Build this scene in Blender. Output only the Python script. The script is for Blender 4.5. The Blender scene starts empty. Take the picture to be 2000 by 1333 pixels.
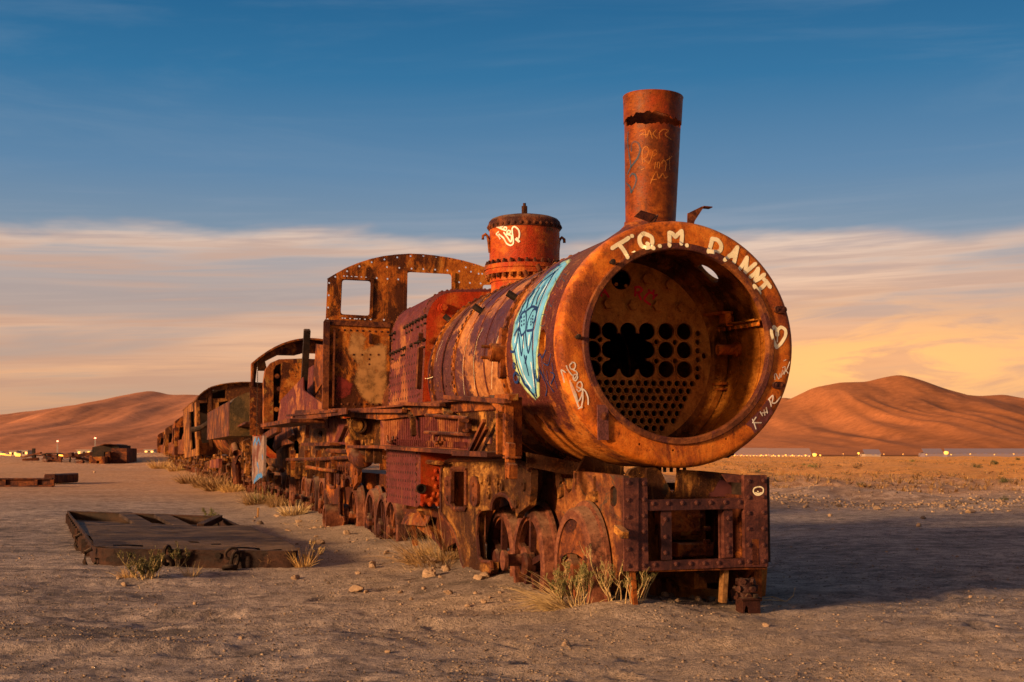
import bpy, bmesh, math, random
import numpy as np
from mathutils import Vector, Matrix, noise as mnoise
from mathutils.geometry import delaunay_2d_cdt
R_ = math.radians
random.seed(7); rng = np.random.default_rng(7)
S = bpy.context.scene
C = S.collection
def lin(r, g, b):
    f = lambda c: (c/255/12.92 if c/255 <= .04045 else ((c/255+.055)/1.055)**2.4)
    return (f(r), f(g), f(b))

# ------------------------------------------------------------------ camera
F, CH = 2700.0, 1.15                       # focal length in pixels of a 2000 px wide picture, lens height
PITCH = math.atan(218.5/F)
AX = math.atan(740/F*math.cos(PITCH))      # heading of the train away from the lens
cam = bpy.data.cameras.new('camera'); camo = bpy.data.objects.new('camera', cam); C.objects.link(camo)
camo.location = (0, 0, CH); camo.rotation_euler = (math.pi/2+PITCH, 0, 0)
cam.sensor_width = 36; cam.lens = F/2000*36; cam.clip_start = .1; cam.clip_end = 30000
cam.dof.use_dof = True; cam.dof.focus_distance = 10.3; cam.dof.aperture_fstop = 9
S.camera = camo

# ------------------------------------------------------------------ sun + sky
SUN_PHI, SUN_EL = R_(20), R_(12.5)         # turned from square-on to the train towards its front
vax = Vector((-math.sin(AX), math.cos(AX), 0)); vay = Vector((-math.cos(AX), -math.sin(AX), 0))
sdir = (vay*math.cos(SUN_PHI)-vax*math.sin(SUN_PHI))*math.cos(SUN_EL)+Vector((0, 0, math.sin(SUN_EL)))
sl = bpy.data.lights.new('sun', 'SUN'); so = bpy.data.objects.new('sun', sl); C.objects.link(so)
sl.energy = 5.0; sl.angle = R_(8.0); sl.color = (1, .60, .29)
so.rotation_euler = sdir.to_track_quat('Z', 'Y').to_euler()
W = bpy.data.worlds.new('World'); S.world = W; W.use_nodes = True
nt = W.node_tree; nt.nodes.clear()
class NT:
    def __init__(s, t): s.t = t
    def n(s, typ, **k):
        x = s.t.nodes.new(typ)
        for a, b in k.items(): setattr(x, a, b)
        return x
    def l(s, a, b): s.t.links.new(a, b)
    def val(s, sock, v):
        if hasattr(v, 'is_output'): s.l(v, sock)
        else: sock.default_value = v
    def math(s, op, a, b=0., c=None, clamp=False):
        x = s.n('ShaderNodeMath', operation=op, use_clamp=clamp); s.val(x.inputs[0], a); s.val(x.inputs[1], b)
        if c is not None: s.val(x.inputs[2], c)
        return x.outputs[0]
    def mix(s, f, a, b, blend='MIX'):
        x = s.n('ShaderNodeMix', data_type='RGBA', blend_type=blend); s.val(x.inputs[0], f)
        for k, v in ((6, a), (7, b)): s.val(x.inputs[k], v if hasattr(v, 'is_output') else (*v[:3], 1))
        return x.outputs[2]
    def ramp(s, f, stops, interp='LINEAR'):
        x = s.n('ShaderNodeValToRGB'); cr = x.color_ramp; cr.interpolation = interp
        while len(cr.elements) < len(stops): cr.elements.new(.5)
        for e, (p, c) in zip(cr.elements, stops):
            e.position = p; e.color = (*(c if hasattr(c, '__len__') else (c, c, c)), 1)
        s.val(x.inputs[0], f); return x.outputs[0]
    def noise(s, vec, scale, detail=6, rough=.55, dist=0., w=None):
        x = s.n('ShaderNodeTexNoise'); s.val(x.inputs['Scale'], scale); x.inputs['Detail'].default_value = detail
        x.inputs['Roughness'].default_value = rough; x.inputs['Distortion'].default_value = dist; s.l(vec, x.inputs['Vector'])
        return x.outputs['Fac']
    def map(s, vec, scale=(1, 1, 1), loc=(0, 0, 0), rot=(0, 0, 0)):
        x = s.n('ShaderNodeMapping'); x.inputs['Scale'].default_value = scale; x.inputs['Location'].default_value = loc
        x.inputs['Rotation'].default_value = rot; s.l(vec, x.inputs['Vector']); return x.outputs[0]
    def mrange(s, v, a, b, c=0., d=1., smooth=True):
        x = s.n('ShaderNodeMapRange', interpolation_type='SMOOTHSTEP' if smooth else 'LINEAR')
        s.val(x.inputs[0], v); 
        for i, q in enumerate((a, b, c, d)): s.val(x.inputs[i+1], q)
        return x.outputs[0]
def world_sky():
    T = NT(nt)
    sky = T.n('ShaderNodeTexSky', sky_type='NISHITA', sun_disc=False); sky.sun_elevation = SUN_EL
    sky.sun_rotation = math.atan2(sdir.x, sdir.y); sky.altitude = 3600; sky.air_density = 1.2; sky.dust_density = 2.0
    tc = T.n('ShaderNodeTexCoord'); d = tc.outputs['Generated']
    sp = T.n('ShaderNodeSeparateXYZ'); T.l(d, sp.inputs[0]); X, Y, Z = sp.outputs
    K = 7.6
    col = lambda r, g, b: tuple(c for c in lin(r, g, b))
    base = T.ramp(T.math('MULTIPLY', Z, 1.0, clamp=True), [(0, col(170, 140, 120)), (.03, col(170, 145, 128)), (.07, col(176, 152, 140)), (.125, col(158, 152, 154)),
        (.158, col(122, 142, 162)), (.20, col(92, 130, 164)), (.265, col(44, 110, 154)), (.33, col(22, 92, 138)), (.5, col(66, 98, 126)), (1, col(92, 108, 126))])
    # wind-drawn cloud streaks
    az = T.math('ARCTAN2', X, Y); 
    cv = T.n('ShaderNodeCombineXYZ'); T.l(T.math('MULTIPLY', az, 1.0), cv.inputs[0])
    T.l(T.math('SUBTRACT', Z, T.math('MULTIPLY', az, .035)), cv.inputs[1])
    n1 = T.noise(T.map(cv.outputs[0], (2.2, 26, 1), (3.1, .4, 0)), 1.0, 5, .5, .5)
    n2 = T.noise(T.map(cv.outputs[0], (5, 110, 1), (1.7, 9, 0)), 1.0, 5, .6, .4)
    n3 = T.noise(T.map(cv.outputs[0], (4.2, 15, 1), (7.7, 2, 0)), 1.0, 5, .55, .3)
    edge = T.math('ADD', .160, T.math('MULTIPLY', T.math('SUBTRACT', n3, .5), .06))
    band = T.mrange(Z, edge, T.math('SUBTRACT', edge, .016), 0, 1)
    lowfade = T.mrange(Z, .010, .06, .45, 1)
    st = T.math('ADD', T.math('MULTIPLY', n1, .62), T.math('MULTIPLY', n2, .38))
    m = T.math('MULTIPLY', T.math('MULTIPLY', band, lowfade), T.mrange(st, .40, .54, .22, 1))
    wisp = T.math('MULTIPLY', T.mrange(Z, .23, .15, 0, 1), T.math('MULTIPLY', T.mrange(Z, .10, .15, 0, 1), T.mrange(st, .5, .72, 0, .42)))
    ccol = T.ramp(Z, [(0, col(226, 150, 92)), (.05, col(236, 172, 122)), (.10, col(240, 190, 152)), (.15, col(232, 200, 176)), (.2, col(160, 160, 170))])
    shade = T.mix(T.mrange(n2, .35, .65, 0, 1), ccol, T.mix(.55, ccol, col(168, 132, 120)))
    c = T.mix(m, base, shade); c = T.mix(wisp, c, col(158, 164, 178))
    up_ = T.noise(T.map(cv.outputs[0], (2.0, 17, 1), (11, 3, 0), (0, 0, .12)), 1.0, 6, .6, .8); c = T.mix(T.math('MULTIPLY', T.mrange(up_, .45, .66, 0, .17), T.mrange(Z, .14, .2)), c, col(128, 150, 172))
    # golden bank of cloud low over the right hand hills
    g1 = T.math('POWER', T.math('DIVIDE', T.math('SUBTRACT', az, .245), .20), 2.0)
    g2 = T.math('POWER', T.math('DIVIDE', T.math('SUBTRACT', Z, .062), .034), 2.0)
    g = T.math('EXPONENT', T.math('MULTIPLY', T.math('ADD', g1, g2), -1.0))
    g1b = g
    gn = T.noise(T.map(cv.outputs[0], (9, 40, 1), (2, 5, 0)), 1.0, 6, .6, .6)
    g = T.math('MULTIPLY', g, T.mrange(gn, .40, .54, .22, 1.0))
    c = T.mix(T.math('MULTIPLY', g1b, .5), c, col(240, 156, 96)); c = T.mix(g, c, tuple(v*1.2 for v in col(255, 182, 100)))
    # the sunset itself: warm glow round the sun's bearing, low in the sky
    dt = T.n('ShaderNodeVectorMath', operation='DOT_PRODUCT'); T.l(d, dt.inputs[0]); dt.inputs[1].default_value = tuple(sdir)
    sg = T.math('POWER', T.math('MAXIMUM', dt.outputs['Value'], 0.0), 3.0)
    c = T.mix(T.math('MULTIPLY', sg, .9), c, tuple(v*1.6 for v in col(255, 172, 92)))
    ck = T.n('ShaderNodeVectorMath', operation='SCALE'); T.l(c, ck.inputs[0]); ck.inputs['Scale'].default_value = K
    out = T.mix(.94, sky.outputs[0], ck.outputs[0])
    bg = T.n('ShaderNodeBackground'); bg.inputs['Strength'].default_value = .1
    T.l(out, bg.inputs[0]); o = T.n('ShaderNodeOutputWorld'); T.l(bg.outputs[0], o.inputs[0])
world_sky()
vs = S.view_settings; vs.view_transform = 'Standard'; vs.look = 'None'; vs.exposure = 0.45; vs.gamma = 1; vs.use_curve_mapping = False
S.cycles.max_bounces = 6; S.cycles.diffuse_bounces = 3; S.cycles.transparent_max_bounces = 12

# ------------------------------------------------------------------ pixel rays of the photograph -> points on real planes of the train
ZC = 1.93                                  # boiler centre line above the ground
def ray(px, py):
    u = (px-1000)/F; v = (666.5-py)/F
    d = Vector((u, math.cos(PITCH)-v*math.sin(PITCH), math.sin(PITCH)+v*math.cos(PITCH)))
    return d.normalized()
_r = ray(1327, 671); O = Vector((_r.x*9.84/_r.y, 9.84, 0))   # ground point under the smokebox face
TM = Matrix.Translation(O) @ Matrix(((vax.x, vay.x, 0, 0), (vax.y, vay.y, 0, 0), (0, 0, 1, 0), (0, 0, 0, 1)))
TI = TM.inverted(); TR = TM.to_3x3().inverted()
CO = TI @ Vector((0, 0, CH))
def P(px, py, **k):
    """train frame: x back along the train, y towards the lit side, z up"""
    d = TR @ ray(px, py); (a, v), = k.items(); i = 'xyz'.index(a)
    return CO + d*((v-CO[i])/d[i])
def G(px, py, z=0.):
    d = ray(px, py); t = (z-CH)/d.z; return Vector((d.x*t, d.y*t, z))
def CYL(px, py, R):
    d = TR @ ray(px, py); oy, oz = CO.y, CO.z-ZC
    a = d.y**2+d.z**2; b = 2*(d.y*oy+d.z*oz); c = oy*oy+oz*oz-R*R; D = b*b-4*a*c
    t = (-b-math.sqrt(max(D, 0)))/(2*a); p = CO+d*t
    return p.x, math.atan2(p.z-ZC, p.y)
def VCYL(px, py, cx, rfun):
    d = TR @ ray(px, py); R = rfun(3.3); p = None
    for _ in range(5):
        ox, oy = CO.x-cx, CO.y
        a = d.x**2+d.y**2; b = 2*(d.x*ox+d.y*oy); c = ox*ox+oy*oy-R*R; D = b*b-4*a*c
        t = (-b-math.sqrt(max(D, 0)))/(2*a); p = CO+d*t; R = rfun(p.z)
    return p.z, math.atan2(p.y, p.x-cx)

# ------------------------------------------------------------------ mesh helpers
class MB:
    def __init__(s): s.v = []; s.f = []
    def add(s, vs, fs):
        o = len(s.v); s.v += [tuple(q) for q in vs]; s.f += [tuple(i+o for i in f) for f in fs]; return s
    def bar(s, a, b, w, h, up=(0, 0, 1), c=None):
        """box beam from a to b, width w (sideways) and height h, chamfered edges"""
        a, b = Vector(a), Vector(b); d = (b-a); L = d.length; d.normalize(); up = Vector(up)
        sx = d.cross(up)
        if sx.length < 1e-4: sx = d.cross(Vector((1, 0, 0)))
        sx.normalize(); uz = sx.cross(d)
        c = min(w, h, L)*.12 if c is None else c
        M = lambda x, y, z: a+d*x+sx*y+uz*z
        vs = []; 
        for x, k in ((0, c), (c, 0), (L-c, 0), (L, c)):
            y, z = w/2-k, h/2-k
            if k: vs += [M(x, -y, -z), M(x, y, -z), M(x, y, z), M(x, -y, z)]
            else: vs += [M(x, -y, -z), M(x, y, -z), M(x, y, z), M(x, -y, z)]
        fs = [(3, 2, 1, 0), (12, 13, 14, 15)]
        for r in range(3):
            for i in range(4):
                j = (i+1) % 4; fs.append((r*4+i, r*4+j, r*4+4+j, r*4+4+i))
        return s.add(vs, fs)
    def box(s, x0, x1, y0, y1, z0, z1, c=None):
        return s.bar((x0, (y0+y1)/2, (z0+z1)/2), (x1, (y0+y1)/2, (z0+z1)/2), abs(y1-y0), abs(z1-z0), c=c)
    def tube(s, a, b, r0, r1=None, n=12, cap=True, inner=0):
        a, b = Vector(a), Vector(b); r1 = r0 if r1 is None else r1; d = (b-a).normalized()
        t = d.cross(Vector((0, 0, 1)) if abs(d.z) < .9 else Vector((1, 0, 0))).normalized(); w = d.cross(t)
        prof = [(0, r0), ((b-a).length, r1)]
        if inner: prof = [((b-a).length*.0+0, inner), (0, r0), ((b-a).length, r1), ((b-a).length, inner*r1/r0), (0, inner)]
        vs = []; fs = []
        for h, r in prof:
            for i in range(n):
                q = 2*math.pi*i/n; vs.append(a+d*h+(t*math.cos(q)+w*math.sin(q))*r)
        for k in range(len(prof)-1):
            for i in range(n):
                j = (i+1) % n; fs.append((k*n+i, k*n+j, k*n+n+j, k*n+n+i))
        if cap and not inner: fs += [tuple(range(n-1, -1, -1)), tuple(range(n, 2*n))]
        return s.add(vs, fs)
    def path(s, pts, r, n=8):
        pts = [Vector(p) for p in pts]; vs = []; fs = []
        for k, p in enumerate(pts):
            d = (pts[min(k+1, len(pts)-1)]-pts[max(k-1, 0)]).normalized()
            t = d.cross(Vector((.13, .07, 1)) if abs(d.z) < .95 else Vector((1, 0, 0))).normalized(); w = d.cross(t)
            rr = r[k] if hasattr(r, '__len__') else r
            for i in range(n):
                q = 2*math.pi*i/n; vs.append(p+(t*math.cos(q)+w*math.sin(q))*rr)
        for k in range(len(pts)-1):
            for i in range(n):
                j = (i+1) % n; fs.append((k*n+i, k*n+j, k*n+n+j, k*n+n+i))
        fs += [tuple(range(n-1, -1, -1)), tuple(range((len(pts)-1)*n, len(pts)*n))]
        return s.add(vs, fs)
    def lathe(s, prof, o, ax='x', n=96, closed=False, a0=0, a1=2*math.pi, rfn=None):
        """prof [(h, r)]; ax x: y = r cos, z = r sin; ax z: x = r cos, y = r sin; ax y: x, z"""
        full = abs(a1-a0-2*math.pi) < 1e-6; m = n if full else n+1; vs = []; fs = []
        o = Vector(o)
        for h, r in prof:
            for i in range(m):
                q = a0+(a1-a0)*i/n; c_, s_ = r*math.cos(q), r*math.sin(q)
                p = {'x': (h, c_, s_), 'y': (c_, h, s_), 'z': (c_, s_, h)}[ax]
                vs.append(o+Vector(p))
        K = len(prof); 
        for k in range(K if closed else K-1):
            k2 = (k+1) % K
            for i in range(n):
                j = (i+1) % m; fs.append((k*m+i, k*m+j, k2*m+j, k2*m+i))
        return s.add(vs, fs)
    def dome(s, p, d, r, h=None, n=8):
        """round rivet head"""
        p = Vector(p); d = Vector(d).normalized(); h = r*.7 if h is None else h
        t = d.cross(Vector((0, 0, 1)) if abs(d.z) < .9 else Vector((1, 0, 0))).normalized(); w = d.cross(t)
        vs = []; fs = []
        for rr, hh in ((1, -.15), (.86, .55)):
            for i in range(n):
                q = 2*math.pi*i/n; vs.append(p+(t*math.cos(q)+w*math.sin(q))*r*rr+d*h*hh)
        vs.append(p+d*h)
        for i in range(n):
            j = (i+1) % n; fs += [(i, j, n+j, n+i), (n+i, n+j, 2*n)]
        return s.add(vs, fs)
    def bolt(s, p, d, r, h): return s.tube(p, Vector(p)+Vector(d).normalized()*h, r, r*.96, 6)
    def poly(s, pts, nrm, th, holes=()):
        """plate: flat polygon with holes, thickness th going against nrm"""
        pts = [Vector(p) for p in pts]; nrm = Vector(nrm).normalized()
        t = nrm.cross(Vector((0, 0, 1)) if abs(nrm.z) < .9 else Vector((1, 0, 0))).normalized(); w = nrm.cross(t)
        o = pts[0]; loops = [pts]+[[Vector(q) for q in h] for h in holes]
        co = []; edges = []
        for L in loops:
            b = len(co)
            co += [Vector(((q-o).dot(t), (q-o).dot(w))) for q in L]
            edges += [(b+i, b+(i+1) % len(L)) for i in range(len(L))]
        r = delaunay_2d_cdt(co, edges, [], 0 if not holes else 0, 1e-6)
        vc, ec, fc = r[0], r[1], r[2]
        def inside(pt, L):
            c = False; j = len(L)-1
            for i in range(len(L)):
                a, b = L[i], L[j]
                if (a.y > pt.y) != (b.y > pt.y) and pt.x < (b.x-a.x)*(pt.y-a.y)/(b.y-a.y)+a.x: c = not c
                j = i
            return c
        l2 = []; k = 0
        for L in loops: l2.append(co[k:k+len(L)]); k += len(L)
        keep = []
        for f in fc:
            m = Vector((0, 0))
            for i in f: m += vc[i]
            m /= len(f)
            if inside(m, l2[0]) and not any(inside(m, h) for h in l2[1:]): keep.append(f)
        n = len(vc); P3 = [o+t*v.x+w*v.y for v in vc]
        vs = P3+[p-nrm*th for p in P3]; fs = []; ec = {}
        for f in keep:
            a = (vc[f[1]]-vc[f[0]]).cross(vc[f[2]]-vc[f[0]]) if len(f) > 2 else 1
            f = tuple(f) if a > 0 else tuple(reversed(f))
            fs += [f, tuple(i+n for i in reversed(f))]
            for i in range(len(f)):
                e = (f[i], f[(i+1) % len(f)])
                if (e[1], e[0]) in ec: del ec[(e[1], e[0])]
                else: ec[e] = 1
        for a, b in ec: fs.append((b, a, a+n, b+n))
        return s.add(vs, fs)
    def quad(s, *p): return s.add(p, [tuple(range(len(p)))])
    def jitter(s, amp, sc=6., seed=0):
        s.v = [tuple(Vector(p)+mnoise.noise_vector(Vector(p)*sc+Vector((seed, 0, 0)))*amp) for p in s.v]; return s
    def build(s, name, mat, parent=None, smooth=None, kind=None, label=None):
        me = bpy.data.meshes.new(name); me.from_pydata(s.v, [], s.f); me.validate(); 
        if mat: me.materials.append(mat)
        ob = bpy.data.objects.new(name, me); C.objects.link(ob)
        if parent: ob.parent = parent
        if smooth:
            for p in me.polygons: p.use_smooth = True
            bm = bmesh.new(); bm.from_mesh(me); bmesh.ops.remove_doubles(bm, verts=bm.verts, dist=1e-5)
            bmesh.ops.recalc_face_normals(bm, faces=bm.faces)
            for e in bm.edges:
                if len(e.link_faces) == 2 and e.calc_face_angle(0) > R_(smooth if smooth is not True else 35): e.smooth = False
            bm.to_mesh(me); bm.free()
        if kind: ob['kind'] = kind
        if label: ob['label'] = label
        return ob
def thing(name, label, cat, group=None, M=None):
    o = bpy.data.objects.new(name, None); C.objects.link(o); o['label'] = label; o['category'] = cat
    if group: o['group'] = group
    if M is not None: o.matrix_world = M
    o.empty_display_size = .2
    return o
def tag(o, label, cat, group=None):
    o['label'] = label; o['category'] = cat
    if group: o['group'] = group
    return o
def carve(ob, cutters):
    """cut holes right through a part"""
    for c in cutters:
        co = c.build('cutter', None); md = ob.modifiers.new('b', 'BOOLEAN'); md.operation = 'DIFFERENCE'; md.object = co; md.solver = 'EXACT'
        co.parent = ob.parent
        bpy.context.view_layer.update()
        me = bpy.data.meshes.new_from_object(ob.evaluated_get(bpy.context.evaluated_depsgraph_get()))
        ob.modifiers.clear(); ob.data = me
        m = co.data; bpy.data.objects.remove(co); bpy.data.meshes.remove(m)
    return ob
def circ(c, u, v, r, n=16, r2=None):
    r2 = r if r2 is None else r2
    return [Vector(c)+Vector(u)*math.cos(2*math.pi*i/n)*r+Vector(v)*math.sin(2*math.pi*i/n)*r2 for i in range(n)]

# ------------------------------------------------------------------ materials
MATS = {}
def rust(name, dark, mid, light, patch=None, pscale=1.3, pth=.52, psoft=.06, rough=(.5, .85), bump=.5, scale=1., dust=.0, streak=.5, second=None, spec=.12, off=(0, 0, 0), flake=None):
    m = bpy.data.materials.new(name); m.use_nodes = True; t = m.node_tree; t.nodes.clear(); T = NT(t)
    tc = T.n('ShaderNodeTexCoord'); ob = T.map(tc.outputs['Object'], (.48, 1, 1), off)
    big = T.noise(ob, 1.9*scale, 10, .68, .4); fine = T.noise(ob, 26*scale, 10, .75, .3); mid_n = T.noise(ob, 8*scale, 10, .7, .9); spk = T.noise(ob, 85*scale, 4, .65)
    s = T.math('ADD', T.math('MULTIPLY', big, .36), T.math('ADD', T.math('MULTIPLY', fine, .30), T.math('MULTIPLY', mid_n, .34)))
    c = T.ramp(s, [(.38, dark), (.485, mid), (.585, light)])
    if second is not None:      # another scale or paint showing through in blotches
        q = T.noise(T.map(ob, (1, 1, 1), (9, 3, 5)), 3.4*scale, 10, .7, .7)
        c = T.mix(T.mrange(q, .55, .61), c, second)
    if patch is not None:       # remaining coat of paint with ragged, flaked edges
        q = T.noise(T.map(ob, (1.0, 1.0, .7), (4, 7, 1)), pscale, 12, .66, .5)
        q2 = T.math('ADD', q, T.math('MULTIPLY', T.math('SUBTRACT', fine, .5), .16))
        pm = T.mrange(q2, pth-psoft/2, pth+psoft/2)
        pv = T.mix(T.mrange(T.math('ADD', T.math('MULTIPLY', mid_n, .6), T.math('MULTIPLY', spk, .4)), .4, .62), patch, tuple(v*.55 for v in patch))
        c = T.mix(pm, c, pv)
    if streak:                  # thin broken runs of rust water down the sheet
        msk = T.mrange(T.noise(T.map(ob, (1, 1, 1), (5, 2, 9)), 3.5*scale, 6, .6), .42, .62)
        sn = T.noise(T.map(ob, (38*scale, 38*scale, 2.2*scale)), 1, 6, .65, .2)
        c = T.mix(T.math('MULTIPLY', T.math('MULTIPLY', T.mrange(sn, .53, .68), streak), msk), c, tuple(v*.45 for v in dark))
        sl_ = T.noise(T.map(ob, (30*scale, 30*scale, 1.6*scale), (3, 1, 8)), 1, 6, .65, .2)
        c = T.mix(T.math('MULTIPLY', T.math('MULTIPLY', T.mrange(sl_, .55, .68), streak*.7), T.math('SUBTRACT', 1.0, msk)), c, light)
    if flake is not None:       # bare bright scratches
        fl = T.noise(T.map(ob, (4, 4, 60), (0, 0, 0), (.3, .2, 0)), 4, 6, .75, .3)
        c = T.mix(T.mrange(fl, .63, .70, 0, .6), c, flake)
    if dust:                    # wind-blown sand lying on upward faces
        ge = T.n('ShaderNodeNewGeometry'); sx = T.n('ShaderNodeSeparateXYZ'); T.l(ge.outputs['Normal'], sx.inputs[0])
        dm = T.math('MULTIPLY', T.mrange(sx.outputs[2], .35, .9), T.mrange(T.math('ADD', big, T.math('MULTIPLY', fine, .3)), .5, .75, 0, dust))
        c = T.mix(dm, c, (.30, .20, .13))
    c = T.mix(T.mrange(spk, .57, .68, 0, .7), c, tuple(v*.45 for v in dark))
    sp2 = T.noise(T.map(ob, (1, 1, 1), (2, 6, 4)), 60*scale, 5, .7); c = T.mix(T.math('MULTIPLY', T.mrange(sp2, .60, .70, 0, .5), T.mrange(big, .44, .56)), c, tuple(min(1, v*1.45) for v in light))
    b = T.n('ShaderNodeBsdfPrincipled'); T.l(c, b.inputs['Base Color'])
    T.l(T.mrange(T.math('ADD', fine, T.math('MULTIPLY', T.math('SUBTRACT', big, .5), .5)), .35, .65, rough[0], rough[1]), b.inputs['Roughness'])
    b.inputs['Specular IOR Level'].default_value = spec
    bp = T.n('ShaderNodeBump'); bp.inputs['Strength'].default_value = bump; bp.inputs['Distance'].default_value = .014
    h = T.math('ADD', T.math('MULTIPLY', fine, .9), T.math('ADD', T.math('MULTIPLY', mid_n, .9), T.math('MULTIPLY', spk, .30)))
    T.l(h, bp.inputs['Height']); T.l(bp.outputs[0], b.inputs['Normal'])
    o = T.n('ShaderNodeOutputMaterial'); T.l(b.outputs[0], o.inputs[0]); MATS[name] = m; return m
def plain(name, col, rough=.6, emit=None, es=0, var=.3, sc=8):
    m = bpy.data.materials.new(name); m.use_nodes = True; T = NT(m.node_tree); m.node_tree.nodes.clear()
    tc = T.n('ShaderNodeTexCoord'); n = T.noise(tc.outputs['Object'], sc, 6, .6)
    b = T.n('ShaderNodeBsdfPrincipled'); b.inputs['Roughness'].default_value = rough
    T.l(T.mix(T.mrange(n, .3, .7), tuple(v*(1-var) for v in col), col), b.inputs['Base Color'])
    if emit: b.inputs['Emission Color'].default_value = (*emit, 1); b.inputs['Emission Strength'].default_value = es
    o = T.n('ShaderNodeOutputMaterial'); T.l(b.outputs[0], o.inputs[0]); MATS[name] = m; return m
def paint(name, col, soft=True, op=1.0, worn=.45):
    """sprayed paint: thins out towards the edge of the stroke (mesh attribute a)"""
    m = bpy.data.materials.new(name); m.use_nodes = True; T = NT(m.node_tree); m.node_tree.nodes.clear()
    tc = T.n('ShaderNodeTexCoord'); n = T.noise(tc.outputs['Object'], 28, 10, .78); n2 = T.noise(tc.outputs['Object'], 7, 5, .6)
    b = T.n('ShaderNodeBsdfPrincipled'); b.inputs['Roughness'].default_value = .65; b.inputs['Specular IOR Level'].default_value = .25
    T.l(T.mix(T.mrange(n2, .35, .65), tuple(v*.8 for v in col), col), b.inputs['Base Color'])
    at = T.n('ShaderNodeAttribute', attribute_name='a'); 
    a = T.math('ADD', T.math('MULTIPLY', at.outputs['Fac'], 1.35), T.math('MULTIPLY', T.math('SUBTRACT', n, .5), 1.0))
    al = T.mrange(a, .2, .8) if soft else T.mrange(a, .35, .55)
    T.l(T.math('MULTIPLY', al, T.math('MULTIPLY', T.mrange(n2, .30, .55, worn, 1.0), op)), b.inputs['Alpha'])
    o = T.n('ShaderNodeOutputMaterial'); T.l(b.outputs[0], o.inputs[0]); MATS[name] = m; return m
ORANGE = rust('orange_rust', (.085, .019, .005), (.50, .122, .011), (.70, .225, .026), patch=(.24, .052, .014), pscale=2.4, pth=.56, psoft=.14, dust=.3, flake=(.58, .27, .08), rough=(.40, .75), spec=.16, bump=.4)
RUST = rust('brown_rust', (.026, .008, .004), (.185, .050, .011), (.44, .132, .022), patch=(.070, .019, .011), pscale=2.2, pth=.50, dust=.5, second=(.29, .135, .03))
DARK = rust('dark_rust', (.012, .005, .003), (.088, .025, .012), (.24, .073, .022), patch=(.050, .015, .012), pscale=2.6, dust=.5, rough=(.5, .8))
OCHRE = rust('ochre_scale', (.020, .008, .004), (.19, .066, .014), (.52, .235, .052), patch=(.055, .018, .007), pscale=3.0, pth=.49, psoft=.10, bump=.9, dust=.5, scale=1.3, second=(.032, .022, .014), streak=.3)
PLUM = rust('plum_paint_over_rust', (.08, .025, .012), (.35, .135, .046), (.52, .235, .08), patch=(.090, .029, .034), pscale=1.5, pth=.455, psoft=.05, flake=(.48, .29, .17), dust=.2, streak=.5, rough=(.42, .72))
SMOKE = rust('smokebox_rust', (.06, .016, .006), (.40, .115, .016), (.56, .225, .045), patch=(.100, .023, .019), pscale=1.2, pth=.49, psoft=.07, flake=(.55, .34, .16), streak=.5, dust=.2, rough=(.4, .72))
RED = rust('red_paint_over_rust', (.12, .02, .007), (.36, .060, .010), (.54, .175, .026), patch=(.40, .038, .009), pscale=2.2, pth=.51, psoft=.14, streak=.5, second=(.13, .050, .016), rough=(.4, .72))
MAROON = rust('maroon_paint_over_rust', (.07, .02, .012), (.21, .062, .026), (.36, .140, .048), patch=(.125, .028, .028), pscale=2.2, pth=.46, streak=.5, flake=(.38, .20, .10))
CABM = rust('cab_rust', (.045, .015, .005), (.34, .085, .010), (.60, .195, .022), patch=(.075, .020, .007), pscale=2.1, pth=.49, psoft=.09, second=(.48, .175, .03), streak=.45)
INNER = rust('sooty_rust', (.06, .022, .005), (.28, .088, .012), (.54, .205, .03), patch=(.07, .023, .006), pscale=2.1, pth=.53, psoft=.12, streak=.5, rough=(.33, .6))
TUBEP = rust('tubeplate_rust', (.13, .048, .011), (.48, .19, .036), (.70, .33, .07), scale=1.3, rough=(.38, .7))
DECKTOP = rust('worn_deck_plate', (.014, .009, .007), (.050, .033, .027), (.105, .070, .055), patch=(.032, .021, .018), pscale=3, streak=0, bump=.9, rough=(.65, .9), dust=.3)
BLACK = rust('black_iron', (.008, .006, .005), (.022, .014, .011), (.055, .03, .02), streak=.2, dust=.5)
DECK = rust('wagon_deck', (.008, .004, .003), (.030, .012, .008), (.062, .027, .017), patch=(.020, .009, .007), pscale=3, dust=.22, streak=.3, bump=.9, rough=(.65, .9), spec=.2)
WOODM = rust('weathered_timber', (.06, .028, .011), (.22, .105, .036), (.38, .21, .08), scale=1.5, streak=.9, bump=.5)
CREAM = paint('cream_spray', (.98, .88, .58), worn=.92); WHITE = paint('white_marker', (.82, .76, .66), False)
SKYB = paint('light_blue_spray', (.13, .46, .82), worn=.85); NAVY = paint('navy_spray', (.006, .035, .17), worn=.9); LIME = paint('pale_yellow_spray', (.46, .62, .34))
TEAL = paint('teal_spray', (.015, .09, .17), True, .55); PINK = paint('red_marker', (.95, .03, .07), False); AMBER = paint('orange_chalk', (.80, .30, .05), True, .34); OXIDE = paint('maroon_brushed_paint', (.12, .035, .035)); BLUEP = paint('bright_blue_paint', (.06, .22, .55))

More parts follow.
